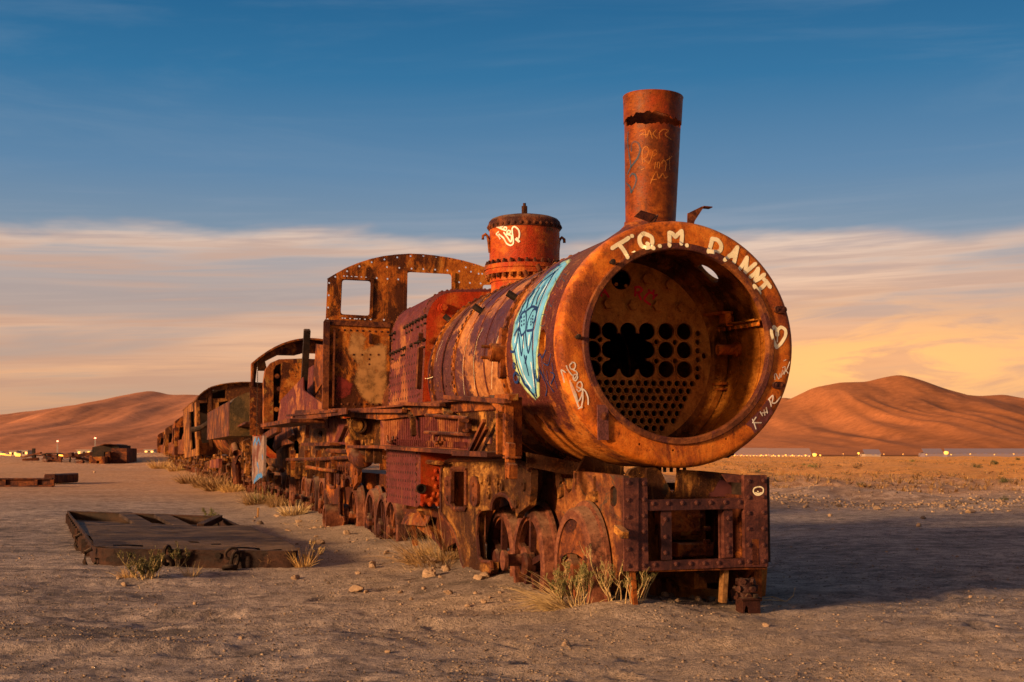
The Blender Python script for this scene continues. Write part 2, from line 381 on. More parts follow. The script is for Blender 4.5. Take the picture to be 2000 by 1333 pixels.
# ------------------------------------------------------------------ graffiti: ribbons of paint that follow the surface they were sprayed on
def ribbons(strokes, surf, name, mat, parent, w=.012, lift=.003, step=.02, label=None):
    """strokes: pixel polylines; surf(px,py,lift) -> (point, normal)"""
    vs = []; fs = []; at = []
    for k, st in enumerate(strokes):
        ww = w
        if isinstance(st, tuple) and not hasattr(st[0], '__len__'): ww, st = st
        if len(st) == 1: st = [st[0], (st[0][0]+.6, st[0][1]+.3)]
        # Catmull-Rom smoothing in the plane of the sheet
        q = []
        for i in range(len(st)-1):
            p0, p1, p2, p3 = st[max(i-1, 0)], st[i], st[i+1], st[min(i+2, len(st)-1)]
            m = max(2, int(math.dist(p1, p2)/2.2))
            sharp = len(st) < 3
            for j in range(m):
                t = j/m
                q.append(tuple(.5*((2*p1[a])+(-p0[a]+p2[a])*t*.7+(2*p0[a]-5*p1[a]+4*p2[a]-p3[a])*t*t*.7+(-p0[a]+3*p1[a]-3*p2[a]+p3[a])*t**3*.7+ (0 if True else 0)) if False else
                               (p1[a]+(p2[a]-p1[a])*t if sharp else
                                (2*t**3-3*t*t+1)*p1[a]+(t**3-2*t*t+t)*(p2[a]-p0[a])*.4+(-2*t**3+3*t*t)*p2[a]+(t**3-t*t)*(p3[a]-p1[a])*.4) for a in (0, 1)))
        q.append(st[-1])
        S3 = [surf(x, y, lift+k*.00025) for x, y in q]
        # extend ends for round caps
        n = len(S3); pts = []
        for i, (p, nr) in enumerate(S3):
            d = S3[min(i+1, n-1)][0]-S3[max(i-1, 0)][0]
            if d.length < 1e-7: d = Vector((0, 1, 0))
            d.normalize(); pts.append((p, nr, d, 1.0))
        p, nr, d, _ = pts[0]; pts = [(p-d*ww*.95, nr, d, 0.0), (p-d*ww*.45, nr, d, .75)]+pts
        p, nr, d, _ = pts[-1]; pts += [(p+d*ww*.45, nr, d, .75), (p+d*ww*.95, nr, d, 0.0)]
        b = len(vs)
        for i, (p, nr, d, a) in enumerate(pts):
            sd = d.cross(nr).normalized()
            for e, al in ((-1, 0), (-.5, .75), (0, 1), (.5, .75), (1, 0)):
                vs.append(p+sd*ww*e*(1 if a > .8 else .75 if a > .1 else .45)); at.append(al*a)
        for i in range(len(pts)-1):
            for e in range(4): fs.append((b+i*5+e, b+i*5+e+1, b+i*5+6+e, b+i*5+5+e))
    mb = MB(); mb.add(vs, fs); me = bpy.data.meshes.new(name); me.from_pydata([tuple(v) for v in mb.v], [], mb.f); me.materials.append(mat)
    A = me.attributes.new('a', 'FLOAT', 'POINT'); A.data.foreach_set('value', at)
    o = bpy.data.objects.new(name, me); C.objects.link(o); o.parent = parent
    if label: o['label'] = label
    return o
def patch_area(outline, surf, name, mat, parent, lift=.002, step=6, label=None, edge=4.):
    """a filled area of paint laid over a curved sheet"""
    xs = [p[0] for p in outline]; ys = [p[1] for p in outline]
    def ins(x, y):
        c = False; j = len(outline)-1
        for i in range(len(outline)):
            (ax, ay), (bx, by) = outline[i], outline[j]
            if (ay > y) != (by > y) and x < (bx-ax)*(y-ay)/(by-ay)+ax: c = not c
            j = i
        return c
    def ed(x, y):
        best = 1e9
        for i in range(len(outline)):
            a = Vector(outline[i]); b = Vector(outline[(i+1) % len(outline)]); d = b-a; t = max(0, min(1, (Vector((x, y))-a).dot(d)/max(d.length_squared, 1e-9)))
            best = min(best, (a+d*t-Vector((x, y))).length)
        return best
    rim = []
    for i in range(len(outline)):
        a, b = outline[i], outline[(i+1) % len(outline)]; m = max(1, int(math.dist(a, b)/step))
        rim += [(a[0]+(b[0]-a[0])*j/m, a[1]+(b[1]-a[1])*j/m) for j in range(m)]
    pts = list(rim)
    y = min(ys)
    while y < max(ys):
        x = min(xs)
        while x < max(xs):
            if ins(x, y) and ed(x, y) > edge*.8: pts.append((x, y))
            x += step
        y += step
    r = delaunay_2d_cdt([Vector(p) for p in pts], [(i, (i+1) % len(rim)) for i in range(len(rim))], [], 1, 1e-6)
    vc, fc = r[0], r[2]
    vs = []; at = []
    for v in vc: vs.append(tuple(surf(v.x, v.y, lift)[0])); at.append(min(1, .25+ed(v.x, v.y)/edge*.75))
    me = bpy.data.meshes.new(name); me.from_pydata(vs, [], [tuple(f) for f in fc]); me.materials.append(mat)
    A = me.attributes.new('a', 'FLOAT', 'POINT'); A.data.foreach_set('value', at)
    for p in me.polygons: p.use_smooth = True
    o = bpy.data.objects.new(name, me); C.objects.link(o); o.parent = parent
    if label: o['label'] = label
    return o
def on_x(xv, sign=-1):
    return lambda px, py, lift: (P(px, py, x=xv+sign*lift), Vector((sign, 0, 0)))
def on_y(yv): return lambda px, py, lift: (P(px, py, y=yv+lift), Vector((0, 1, 0)))
def on_cyl(R):
    def f(px, py, lift):
        x, a = CYL(px, py, R); r = R+lift
        return Vector((x, r*math.cos(a), ZC+r*math.sin(a))), Vector((0, math.cos(a), math.sin(a)))
    return f
def on_vcyl(cx, rf):
    def f(px, py, lift):
        z, a = VCYL(px, py, cx, rf); r = rf(z)+lift
        return Vector((cx+r*math.cos(a), r*math.sin(a), z)), Vector((math.cos(a), math.sin(a), 0))
    return f

# =================================================================== LARGE STRUCTURE: ground and hills
VT = {}
def vnoise(x, y, seed):
    """smooth value noise on numpy arrays"""
    T = VT.get(seed)
    if T is None: T = VT[seed] = np.random.default_rng(seed).random((256, 256)).astype(np.float32)
    xi = np.floor(x).astype(int); yi = np.floor(y).astype(int); fx = x-xi; fy = y-yi
    fx = fx*fx*(3-2*fx); fy = fy*fy*(3-2*fy); a = lambda i, j: T[(xi+i) % 256, (yi+j) % 256]
    return (a(0, 0)*(1-fx)+a(1, 0)*fx)*(1-fy)+(a(0, 1)*(1-fx)+a(1, 1)*fx)*fy-.5
def fbm(x, y, seed, o=4, g=.5):
    s = 0; k = 1.
    for i in range(o): s = s+vnoise(x*2**i+i*17.3, y*2**i+i*9.1, seed+i)*k; k *= g
    return s
def gheight(x, y):
    """lie of the land around the wrecks"""
    x = np.asarray(x, float); y = np.asarray(y, float)
    dx, dy = x-O.x, y-O.y; lx = dx*vax.x+dy*vax.y; ly = dx*vay.x+dy*vay.y
    near = np.clip((60-y)/40, 0, 1)
    h = fbm(x*.35, y*.35, 3)*.10*near+fbm(x*1.3, y*1.3, 11, 3)*.035*np.clip((40-y)/25, 0, 1)+fbm(x*5, y*5, 21, 3)*.016*np.clip((22-y)/12, 0, 1)
    h = h+fbm(x*.06, y*.06, 31, 3)*.35*np.clip((y-40)/60, 0, 1)
    h = h*np.clip(1.1-.5*np.exp(-((ly)/1.2)**2), .4, 1)
    # sand heaped along the train
    h = h+.13*np.exp(-((ly-.35)/.85)**2)*(1/(1+np.exp(-(lx+.3)*4)))*(.75+.8*fbm(x*1.1, y*1.1, 5, 3))
    h = h-.07*np.exp(-(((ly-3.2)/1.0)**2+((lx-1.6)/2.2)**2))-.05*np.exp(-(((ly-1.2)/.8)**2+((lx+1.6)/1.2)**2))
    # low stony bank on the far side, right of the train
    e = y-(30.0+(x-6)*-.55+fbm(x*.25, y*.25, 41)*3.2)
    side = 1/(1+np.exp(-(-ly-4)*1.2))
    h = h+side*(1/(1+np.exp(-e*1.1)))*(.30+.30*fbm(x*.5, y*.5, 51)+.25*np.clip((y-30)/150, 0, 1))
    h = h+side*np.clip((y-30)/10, 0, 1)*np.clip((160-y)/60, 0, 1)*.16*fbm(x*.22, y*.22, 61, 4)
    q = np.clip((y-190)/260, 0, 1); h = h-4.5*q*q*(3-2*q)
    h = h+fbm(x*14, y*14, 131, 3)*.014*np.clip((18-y)/9, 0, 1)+np.clip(fbm(x*.8+3, y*2.1, 141, 4)-.05, 0, 1)*.10*np.clip((16-y)/6, 0, 1)*np.clip((y-5)/3, 0, 1)
    for k, (c0, sl_) in enumerate(((8.0, .10), (9.3, .10), (7.3, -.06), (10.6, .12))): u = y-(c0+sl_*x+.25*vnoise(x*.3, x*0, 200+k)); h = h-.028*np.exp(-(u/.13)**2)*(.6+.8*vnoise(x*1.7, y*1.7, 210+k))*np.clip((3-x)/3, 0, 1)+.016*np.exp(-((u-.26)/.10)**2)*np.clip((3-x)/3, 0, 1)
    # pale crumbled ridge in front of the buffer beam
    cr = np.exp(-(((x-1.36+(y-8.35)*.3)/.42)**2+((y-8.42-(x-1.4)*.22)/.10)**2)); h = h+cr*(.035+.05*fbm(x*9, y*9, 81, 3))
    # spoil heap far left
    h = h+1.0*np.exp(-(((x+40)/16)**2+((y-122)/13)**2))*(.8+.9*fbm(x*.15, y*.15, 71))+.5*np.exp(-(((x+26)/7)**2+((y-128)/7)**2))
    return h
def axis_pts(lo, hi, d0, a, b, g):
    """grid lines: step d0 inside [a, b], growing by g outside"""
    p = list(np.arange(a, b, d0)); d = d0; q = b
    while q < hi: p.append(q); d *= g; q += d
    p.append(hi); d = d0*g; q = a-d
    L = []
    while q > lo: L.append(q); d *= g; q -= d
    L.append(lo); return np.array(sorted(L)+p)
def make_ground():
    xs = axis_pts(-9000, 9000, .034, -4.2, 5.0, 1.03); ys = axis_pts(-300, 12000, .034, 6.4, 14.5, 1.02)
    X, Y = np.meshgrid(xs, ys); Z = gheight(X, Y)
    rf = random.Random(12)          # trodden sand: trails of footprints
    for tr in range(9):
        x, y = rf.uniform(-3.4, 3.2), rf.uniform(6.8, 11.5); a = rf.uniform(0, 6.28)
        for k in range(14):
            a += rf.uniform(-.12, .12); x += math.cos(a)*.62; y += math.sin(a)*.62; sd = .10 if k % 2 else -.10
            cx, cy = x-math.sin(a)*sd, y+math.cos(a)*sd; i0, i1 = np.searchsorted(xs, (cx-.4, cx+.4)); j0, j1 = np.searchsorted(ys, (cy-.4, cy+.4))
            if i1-i0 < 3 or j1-j0 < 3: continue
            U = (X[j0:j1, i0:i1]-cx)*math.cos(a)+(Y[j0:j1, i0:i1]-cy)*math.sin(a); Vv = -(X[j0:j1, i0:i1]-cx)*math.sin(a)+(Y[j0:j1, i0:i1]-cy)*math.cos(a)
            r_ = np.sqrt((U/.15)**2+(Vv/.06)**2); Z[j0:j1, i0:i1] += -.022*np.exp(-r_**4)+.012*np.exp(-((r_-1.35)/.3)**2)
    nx, ny = len(xs), len(ys); v = np.stack([X.ravel(), Y.ravel(), Z.ravel()], 1)
    i = np.arange(nx-1)[None, :]+np.arange(ny-1)[:, None]*nx; i = i.ravel()
    f = np.stack([i, i+1, i+nx+1, i+nx], 1)
    me = bpy.data.meshes.new('ground'); me.vertices.add(len(v)); me.vertices.foreach_set('co', v.ravel().astype(np.float32))
    me.loops.add(f.size); me.loops.foreach_set('vertex_index', f.ravel().astype(np.int32)); me.polygons.add(len(f))
    me.polygons.foreach_set('loop_start', np.arange(0, f.size, 4, dtype=np.int32)); me.polygons.foreach_set('use_smooth', np.ones(len(f), bool)); me.update()
    m = bpy.data.materials.new('desert_floor'); m.use_nodes = True; T = NT(m.node_tree); m.node_tree.nodes.clear()
    tc = T.n('ShaderNodeTexCoord'); o = tc.outputs['Object']
    a = T.noise(o, .45, 6, .6, .3); b = T.noise(o, 4.5, 10, .68, .3); c = T.noise(o, 33, 8, .7, .2); d_ = T.noise(o, 120, 3, .6); far = T.noise(o, .035, 5, .6)
    s = T.math('ADD', T.math('MULTIPLY', b, .5), T.math('ADD', T.math('MULTIPLY', a, .2), T.math('MULTIPLY', c, .3)))
    col = T.ramp(s, [(.39, (.110, .097, .099)), (.475, (.355, .284, .262)), (.57, (.67, .54, .475))])
    grit = T.mrange(d_, .56, .70); col = T.mix(T.math('MULTIPLY', grit, .85), col, (.065, .056, .056))
    g2 = T.noise(T.map(o, (1, 1.6, 1), (4, 4, 4)), 17, 8, .72, .6); col = T.mix(T.mrange(g2, .53, .62, 0, .65), col, (.105, .093, .096))
    lt = T.mrange(T.noise(o, 75, 3, .6), .62, .72); col = T.mix(T.math('MULTIPLY', lt, .6), col, (.46, .35, .25))
    track = T.noise(T.map(o, (.35, 2.2, 1), (3, 1, 0), (0, 0, .12)), 1.0, 8, .62, .5)      # wheel-beaten grey strips
    col = T.mix(T.mrange(track, .50, .66, 0, .55), col, (.120, .105, .105))
    dm = T.n('ShaderNodeVectorMath', operation='DOT_PRODUCT'); T.l(o, dm.inputs[0]); dm.inputs[1].default_value = tuple(vay)
    ly = T.math('SUBTRACT', dm.outputs['Value'], float(O.dot(vay)))     # fine pale sand blown up against the train
    sd_ = T.math('MULTIPLY', T.mrange(T.math('ABSOLUTE', T.math('SUBTRACT', ly, .6)), .5, 2.6, 1, 0), T.mrange(a, .35, .55, .45, 1))
    col = T.mix(T.math('MULTIPLY', sd_, .65), col, T.mix(T.mrange(c, .35, .65), (.40, .29, .205), (.70, .52, .37)))
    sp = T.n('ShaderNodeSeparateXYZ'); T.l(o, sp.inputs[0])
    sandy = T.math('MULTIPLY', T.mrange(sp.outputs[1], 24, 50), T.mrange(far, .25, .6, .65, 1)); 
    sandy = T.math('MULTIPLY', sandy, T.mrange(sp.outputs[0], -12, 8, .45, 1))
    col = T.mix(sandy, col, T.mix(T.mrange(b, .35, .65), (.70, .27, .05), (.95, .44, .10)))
    bs = T.n('ShaderNodeBsdfPrincipled'); T.l(col, bs.inputs['Base Color']); bs.inputs['Roughness'].default_value = .92; bs.inputs['Specular IOR Level'].default_value = .2
    bp = T.n('ShaderNodeBump'); bp.inputs['Strength'].default_value = 1.0; bp.inputs['Distance'].default_value = .05
    T.l(T.math('ADD', T.math('MULTIPLY', b, 1.5), T.math('ADD', T.math('MULTIPLY', c, 1.5), T.math('MULTIPLY', d_, .55))), bp.inputs['Height']); T.l(bp.outputs[0], bs.inputs['Normal'])
    ou = T.n('ShaderNodeOutputMaterial'); T.l(bs.outputs[0], ou.inputs[0]); me.materials.append(m)
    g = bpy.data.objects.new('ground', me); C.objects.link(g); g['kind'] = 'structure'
make_ground()
def gz(x, y): return float(gheight(x, y))

def hill(name, sil, D, depth, seed, col, ero=1.0, base=885.):
    """ridge whose skyline is given as picture points at distance D, falling towards the viewer over depth metres"""
    px = np.array([p[0] for p in sil], float); hz = np.array([(base-p[1])/F*D for p in sil])
    xs = np.linspace((px[0]-1000)/F*D, (px[-1]-1000)/F*D, 340); v_ = np.linspace(-1.0, 1.0, 150)
    X, V = np.meshgrid(xs, v_); Hh = np.interp(X, (px-1000)/F*D, hz); k = 40
    sm = np.array([np.convolve(np.pad(Hh[0], 2, 'edge'), np.ones(5)/5, 'valid')]); Hh = np.repeat(sm, len(v_), 0)
    Yc = D+V*depth
    wob = fbm(X/600., Yc/600., seed, 3)*.35
    prof = np.clip(1-np.abs(V+wob*np.abs(V)*(1-np.abs(V))*1.6), 0, 1); prof = prof**1.5*(1+.3*(1-prof))
    rid = 1-np.abs(fbm(X/260.+.6*fbm(X/500., Yc/900., seed+40, 2), Yc/2600., seed+5, 4, .5))*2.4
    gul = 1-np.abs(fbm(X/95.+.5*fbm(X/300., Yc/500., seed+44, 2), Yc/1500., seed+15, 3, .5))*2.2
    amp = prof*(1-prof)*4*np.maximum(Hh, 20)
    Z = Hh*prof+((rid-.6)*.15+(gul-.6)*.09)*amp*ero*np.clip(np.abs(V)*6, .12, 1)
    Z = Z*np.clip((1-np.abs(V))*6, 0, 1)-3*(1-np.clip((1-np.abs(V))*6, 0, 1))
    v = np.stack([X.ravel(), Yc.ravel(), Z.ravel()], 1); nx = len(xs)
    i = (np.arange(nx-1)[None, :]+np.arange(len(v_)-1)[:, None]*nx).ravel(); f = np.stack([i, i+1, i+nx+1, i+nx], 1)
    me = bpy.data.meshes.new(name); me.from_pydata([tuple(q) for q in v], [], [tuple(q) for q in f])
    for p in me.polygons: p.use_smooth = True
    m = bpy.data.materials.new('hill_soil'); m.use_nodes = True; T = NT(m.node_tree); m.node_tree.nodes.clear()
    tc = T.n('ShaderNodeTexCoord'); n = T.noise(T.map(tc.outputs['Object'], (1, .25, 1)), .007, 10, .65, .4); n2 = T.noise(tc.outputs['Object'], .05, 6, .6)
    c = T.ramp(T.math('ADD', T.math('MULTIPLY', n, .65), T.math('MULTIPLY', n2, .35)), [(.36, tuple(q*.62 for q in col)), (.5, col), (.64, tuple(min(1, q*1.35) for q in col))])
    n3 = T.noise(tc.outputs['Object'], .16, 4, .7); c = T.mix(T.math('MULTIPLY', T.mrange(n3, .52, .66, 0, .55), T.mrange(n, .35, .6)), c, tuple(q*.42 for q in col)); c = T.mix(T.mrange(T.noise(T.map(tc.outputs['Object'], (1, .3, 1), (50, 9, 0)), .02, 8, .7, .5), .55, .68, 0, .5), c, tuple(min(1, q*1.5) for q in col))
    b = T.n('ShaderNodeBsdfPrincipled'); T.l(c, b.inputs['Base Color']); b.inputs['Roughness'].default_value = .95; b.inputs['Specular IOR Level'].default_value = .1
    bp = T.n('ShaderNodeBump'); bp.inputs['Strength'].default_value = .25; bp.inputs['Distance'].default_value = 4; T.l(T.math('ADD', n, T.math('MULTIPLY', n2, .3)), bp.inputs['Height']); T.l(bp.outputs[0], b.inputs['Normal'])
    o = T.n('ShaderNodeOutputMaterial'); T.l(b.outputs[0], o.inputs[0]); me.materials.append(m)
    g = bpy.data.objects.new(name, me); C.objects.link(g); g['kind'] = 'structure'
HC = (.38, .140, .052)
hill('hills', [(1150, 884), (1330, 850), (1440, 812), (1530, 785), (1590, 756), (1640, 746), (1690, 745), (1730, 735), (1755, 731), (1785, 737), (1830, 755), (1870, 769), (1910, 773), (1960, 770), (2000, 779), (2080, 790), (2180, 800), (2300, 830), (2600, 884)], 3600, 1500, 3, HC, .62)
hill('hills', [(1000, 884), (1300, 835), (1450, 790), (1530, 776), (1570, 782), (1650, 800), (1800, 830), (2000, 884)], 6200, 1500, 9, HC)
hill('hills', [(-900, 884), (-600, 862), (-300, 835), (-120, 818), (0, 810), (60, 804), (140, 792), (210, 782), (255, 769), (285, 764), (300, 762), (315, 767), (335, 771), (370, 770), (400, 772), (470, 764), (560, 778), (700, 800), (900, 840), (1150, 884)], 4600, 2100, 5, (.46, .185, .09), .42)

# =================================================================== THE FRONT LOCOMOTIVE
L1 = thing('steam_locomotive', 'rusty orange steam locomotive with open round smokebox, tall chimney and painted lettering, nearest the viewer', 'locomotive', None, TM)
RB, RS = .86, .885
# --- smokebox face
ring = MB(); pr = [(.03, .70), (0, .70), (0, .828)]
pr += [(.05*(1-math.cos(q)), .838+.05*math.sin(q)) for q in [R_(a) for a in (15, 35, 55, 75, 90)]]
pr += [(.125, .888), (.125, .862), (.03, .862), (.03, .83)]
ring.lathe(pr, (0, 0, ZC), 'x', 128, closed=True)
front_ring = ring.build('smokebox_front_ring', ORANGE, L1, smooth=30)
LIPM = rust('door_seat_rust', (.03, .011, .006), (.13, .040, .016), (.30, .10, .028), patch=(.10, .030, .026), pscale=3, rough=(.42, .7))
MB().lathe([(.028, .672), (-.016, .675), (-.021, .683), (-.021, .716), (-.014, .7225), (.001, .7245), (.028, .7245)], (0, 0, ZC), 'x', 128, closed=True).build('door_seat', LIPM, front_ring, smooth=30)
cut = []
for q in ((1250, 868), (1315, 880), (1417, 858), (1206, 505), (1140, 505)):
    p = P(*q, x=0); cut.append(MB().tube(p-Vector((.05, 0, 0)), p+Vector((.06, 0, 0)), .009, n=10))
carve(front_ring, cut[:3])
# --- smokebox shell with its holes
sh = MB().lathe([(.148, RS-.004), (.16, RS), (1.42, RS), (1.42, .845), (.148, .845)], (0, 0, ZC), 'x', 128, closed=True)
shell = sh.build('smokebox_shell', SMOKE, L1, smooth=30); shell.data.materials.append(INNER)
def radial(x, a, r, h=.3, n=20, R=RS):
    d = Vector((0, math.cos(a), math.sin(a))); c = Vector((x, 0, ZC))+d*R
    return MB().tube(c-d*h*.5, c+d*h*.5, r, n=n)
cuts = [radial(*CYL(1062, 668, RS), .092), radial(*CYL(1058, 826, RS), .085), radial(*CYL(1189, 827, RS), .014)]
# the hole through the far side, seen from inside against the sky
d = TR @ ray(1382, 534); a_ = d.y**2+d.z**2; oy, oz = CO.y, CO.z-ZC; b_ = 2*(d.y*oy+d.z*oz); c_ = oy*oy+oz*oz-.845**2
t_ = (-b_+math.sqrt(b_*b_-4*a_*c_))/(2*a_); ph = CO+d*t_; cuts.append(radial(ph.x, math.atan2(ph.z-ZC, ph.y), .10))
d = TR @ ray(1420, 523); b_ = 2*(d.y*oy+d.z*oz); a_ = d.y**2+d.z**2; t_ = (-b_+math.sqrt(b_*b_-4*a_*c_))/(2*a_); ph = CO+d*t_; cuts.append(radial(ph.x, math.atan2(ph.z-ZC, ph.y), .022))
carve(shell, cuts)
for p in shell.data.polygons:
    c = p.center; n = p.normal
    if n.y*c.y+n.z*(c.z-ZC) < 0: p.material_index = 1
# --- tube plate
XT = 1.15
def tp(px, py): return P(px, py, x=XT)
hx = Vector((0, -1, 0)); hz = Vector((0, 0, 1)); H_ = []
pitch = abs((tp(1315, 745)-tp(1300, 745)).y)*1.005; o0 = tp(1168.8, 747.6)
cols = [1157.6, 1190.9, 1227.3, 1263.8, 1300.2, 1335.9]; rows = [647.3, 683.8, 721.5]; rl = abs((tp(1300, 684)-tp(1315.6, 684)).y)
slope = lambda px: (px-1263)*.010
for cx in cols:
    for cy in rows: H_.append(circ(tp(cx, cy+slope(cx)), hx, hz, rl, 24))
# the torn-out middle runs these holes into one
H_.append([tp(*q) for q in ((1191, 663), (1200, 657), (1209, 650), (1217, 655), (1238, 654), (1246, 650), (1255, 656), (1264, 667), (1262, 676), (1262, 698), (1264, 706), (1256, 716), (1245, 723), (1236, 715), (1217, 716), (1209, 723), (1198, 712), (1190, 703), (1196, 694), (1196, 674))])
for q in ((1171, 663.5), (1171, 702), (1281.5, 668.5), (1317.5, 669.5), (1281.5, 706), (1317.5, 706)): H_.append(circ(tp(*q), hx, hz, rl*.33, 12))
for q in ((1362.3, 652), (1362.3, 669), (1362.3, 686), (1362.3, 703.5), (1362.3, 720.5), (1361.5, 737), (1374.8, 695.5)): H_.append(circ(tp(*q), hx, hz, rl*.36, 12))
rt = rl*.37
for r in range(8):
    for k in range(-8, 24):
        c = o0+hx*pitch*(k+(.5 if r % 2 else 0))-hz*pitch*.905*r+hz*(-.0)
        if c.y < tp(1352-max(0, r-1)*6, 750).y: continue
        rr = math.hypot(c.y, c.z-ZC)
        if rr > .685: continue
        H_.append(circ(c, hx, hz, rt, 12))
H_.append(circ(tp(1213, 546), hx, hz, rl*1.22, 20))
disc = circ((XT, 0, ZC), hx, hz, .74, 72)
plate = MB().poly(disc, (-1, 0, 0), .028, H_).build('tube_plate', TUBEP, L1)
te = MB()
for h in H_:
    if len(h) not in (12, 24): continue
    c = sum(h, Vector())/len(h); r = (h[0]-c).length; w_ = .012 if len(h) == 12 else .010
    if len(h) == 24 and abs(c.y-tp(1227, 684).y) < rl*3.2: continue
    te.lathe([(.004, r*.99), (-.013, r*.99), (-.013, r*.99+w_*.6), (.002, r*.99+w_)], c, 'x', len(h))
te.build('tube_ends', TUBEP, plate, smooth=30, kind='stuff')
# boiler end flange and the rivets holding it
MB().lathe([(XT-.10, .845), (XT-.10, .80), (XT-.02, .775), (XT, .74), (XT+.03, .74), (XT+.03, .845)], (0, 0, ZC), 'x', 96, closed=True).build('tube_plate_flange', INNER, L1, smooth=40)
rv = MB(); rv2 = MB()
for i in range(56):
    q = 2*math.pi*i/56; rv.dome((XT-.06, .785*math.cos(q), ZC+.785*math.sin(q)), (-.55, -math.cos(q)*.8, -math.sin(q)*.8), .017)
for i in range(56):
    q = 2*math.pi*(i+.5)/56; rv.dome((XT-.17, .845*math.cos(q), ZC+.845*math.sin(q)), (0, -math.cos(q), -math.sin(q)), .016)
rv.build('rivets', INNER, plate, kind='stuff')
hexm = None
for q in ((1262, 546), (1307, 557), (1186.5, 594.5), (1235, 597), (1283, 599), (1330.5, 601)):
    c = tp(*q); mb = MB().bolt(c+Vector((.004, 0, 0)), (-1, 0, 0), .046, .05).tube(c+Vector((.003, 0, 0)), c-Vector((.007, 0, 0)), .052, n=16)
    mb.build('bolt', TUBEP, plate)
sm = MB()
for q in ((1203, 556), (1222, 559), (1220, 575), (1209.5, 615), (1283, 549), (1309, 617), (1160, 613)): sm.bolt(tp(*q)+Vector((.004, 0, 0)), (-1, 0, 0), .015, .016)
sm.build('plugs', TUBEP, plate, kind='stuff')
ribbons([[(1241, 562), (1240.5, 578)], [(1240, 562), (1248, 561), (1254, 566), (1250, 571), (1241, 572)], [(1246, 572), (1252, 585)],
         [(1276, 584), (1277, 576), (1271, 572), (1264, 575), (1258, 585), (1264, 591), (1270, 595)], [(1267, 567), (1270, 572)], [(1277, 568), (1276, 573)], [(1283, 576), (1278, 580)],
         [(1180, 566), (1189, 580)], [(1172, 572), (1183, 571)], [(1172, 572), (1175, 578)]], on_x(XT), 'graffiti_letters', PINK, plate, w=.012).__setitem__('kind', 'stuff')
ribbons([[(1234, 590), (1233.5, 601)], [(1286, 592), (1285.5, 604)]], on_x(XT-.028), 'graffiti_letters', PINK, plate, w=.008, lift=.004).__setitem__('kind', 'stuff')
# --- iron left inside the smokebox
def inw(px, py, R=.845):           # point on the far inner wall
    d = TR @ ray(px, py); a = d.y**2+d.z**2; b = 2*(d.y*oy+d.z*oz); c = oy*oy+oz*oz-R*R
    return CO+d*((-b+math.sqrt(max(0, b*b-4*a*c)))/(2*a))
def nin(p): return Vector((0, -p.y, ZC-p.z)).normalized()
a, b = inw(1490, 628), inw(1413, 640); fl = MB().bar(a+nin(a)*.03, b+nin(b)*.03, .012, .05).bar(a+nin(a)*.035+Vector((0, 0, .02)), b+nin(b)*.035+Vector((0, 0, .02)), .08, .012)
al = fl.build('angle_iron', INNER, L1); bo = MB()
for k in range(8):
    p = a.lerp(b, k/7+.0); bo.dome(p+nin(p)*.037-Vector((0, 0, .012)), nin(p), .017)
bo.build('rivets', ORANGE, al, kind='stuff')
a, b = inw(1388, 612), inw(1432, 606); br = MB().bar(a+nin(a)*.05, b+nin(b)*.05, .09, .02).bar(b+nin(b)*.05, inw(1436, 632)+nin(b)*.05, .05, .02).bar(inw(1415, 622)+nin(a)*.02, inw(1432, 622)+nin(a)*.02, .06, .07)
br.build('wall_bracket', ORANGE, L1)
p = inw(1440, 683); MB().tube(p-nin(p)*.02, p+nin(p)*.17+Vector((0, 0, 0)), .042, n=20, inner=.028).tube(p-nin(p)*.01, p+nin(p)*.02, .062, n=20).build('stub_pipe', ORANGE, L1, smooth=40)
p = inw(1424, 752); q = inw(1398, 756); cl = MB().bar(p+nin(p)*.04, q+nin(q)*.05, .05, .022).bar(p+nin(p)*.04-Vector((0, 0, .045)), q+nin(q)*.05-Vector((0, 0, .04)), .05, .016)
cl.tube(q+nin(q)*.05+Vector((.02, 0, .05)), q+nin(q)*.05+Vector((-.02, 0, .05)), .045, n=16, inner=.026); cl.bolt(inw(1405, 764)+nin(q)*.01, nin(q), .02, .03); cl.build('pipe_clamp', ORANGE, L1)
bo = MB()
for k in range(6):
    p = inw(1395+k*11, 800-k*1.0); bo.dome(p, nin(p), .015)
for q in ((1469, 667), (1475, 664), (1488, 664), (1468, 672), (1400, 664), (1401, 693), (1398, 715)): p = inw(*q); bo.dome(p, nin(p), .017)
bo.build('rivets', INNER, shell, kind='stuff')
sc = MB().lathe([(.46, .845), (.46, .838), (.60, .838), (.60, .845)], (0, 0, ZC), 'x', 80, closed=True).lathe([(.85, .845), (.85, .834), (.97, .834), (.97, .845)], (0, 0, ZC), 'x', 80, closed=True)
sc.build('lining_strip', INNER, shell, smooth=30)
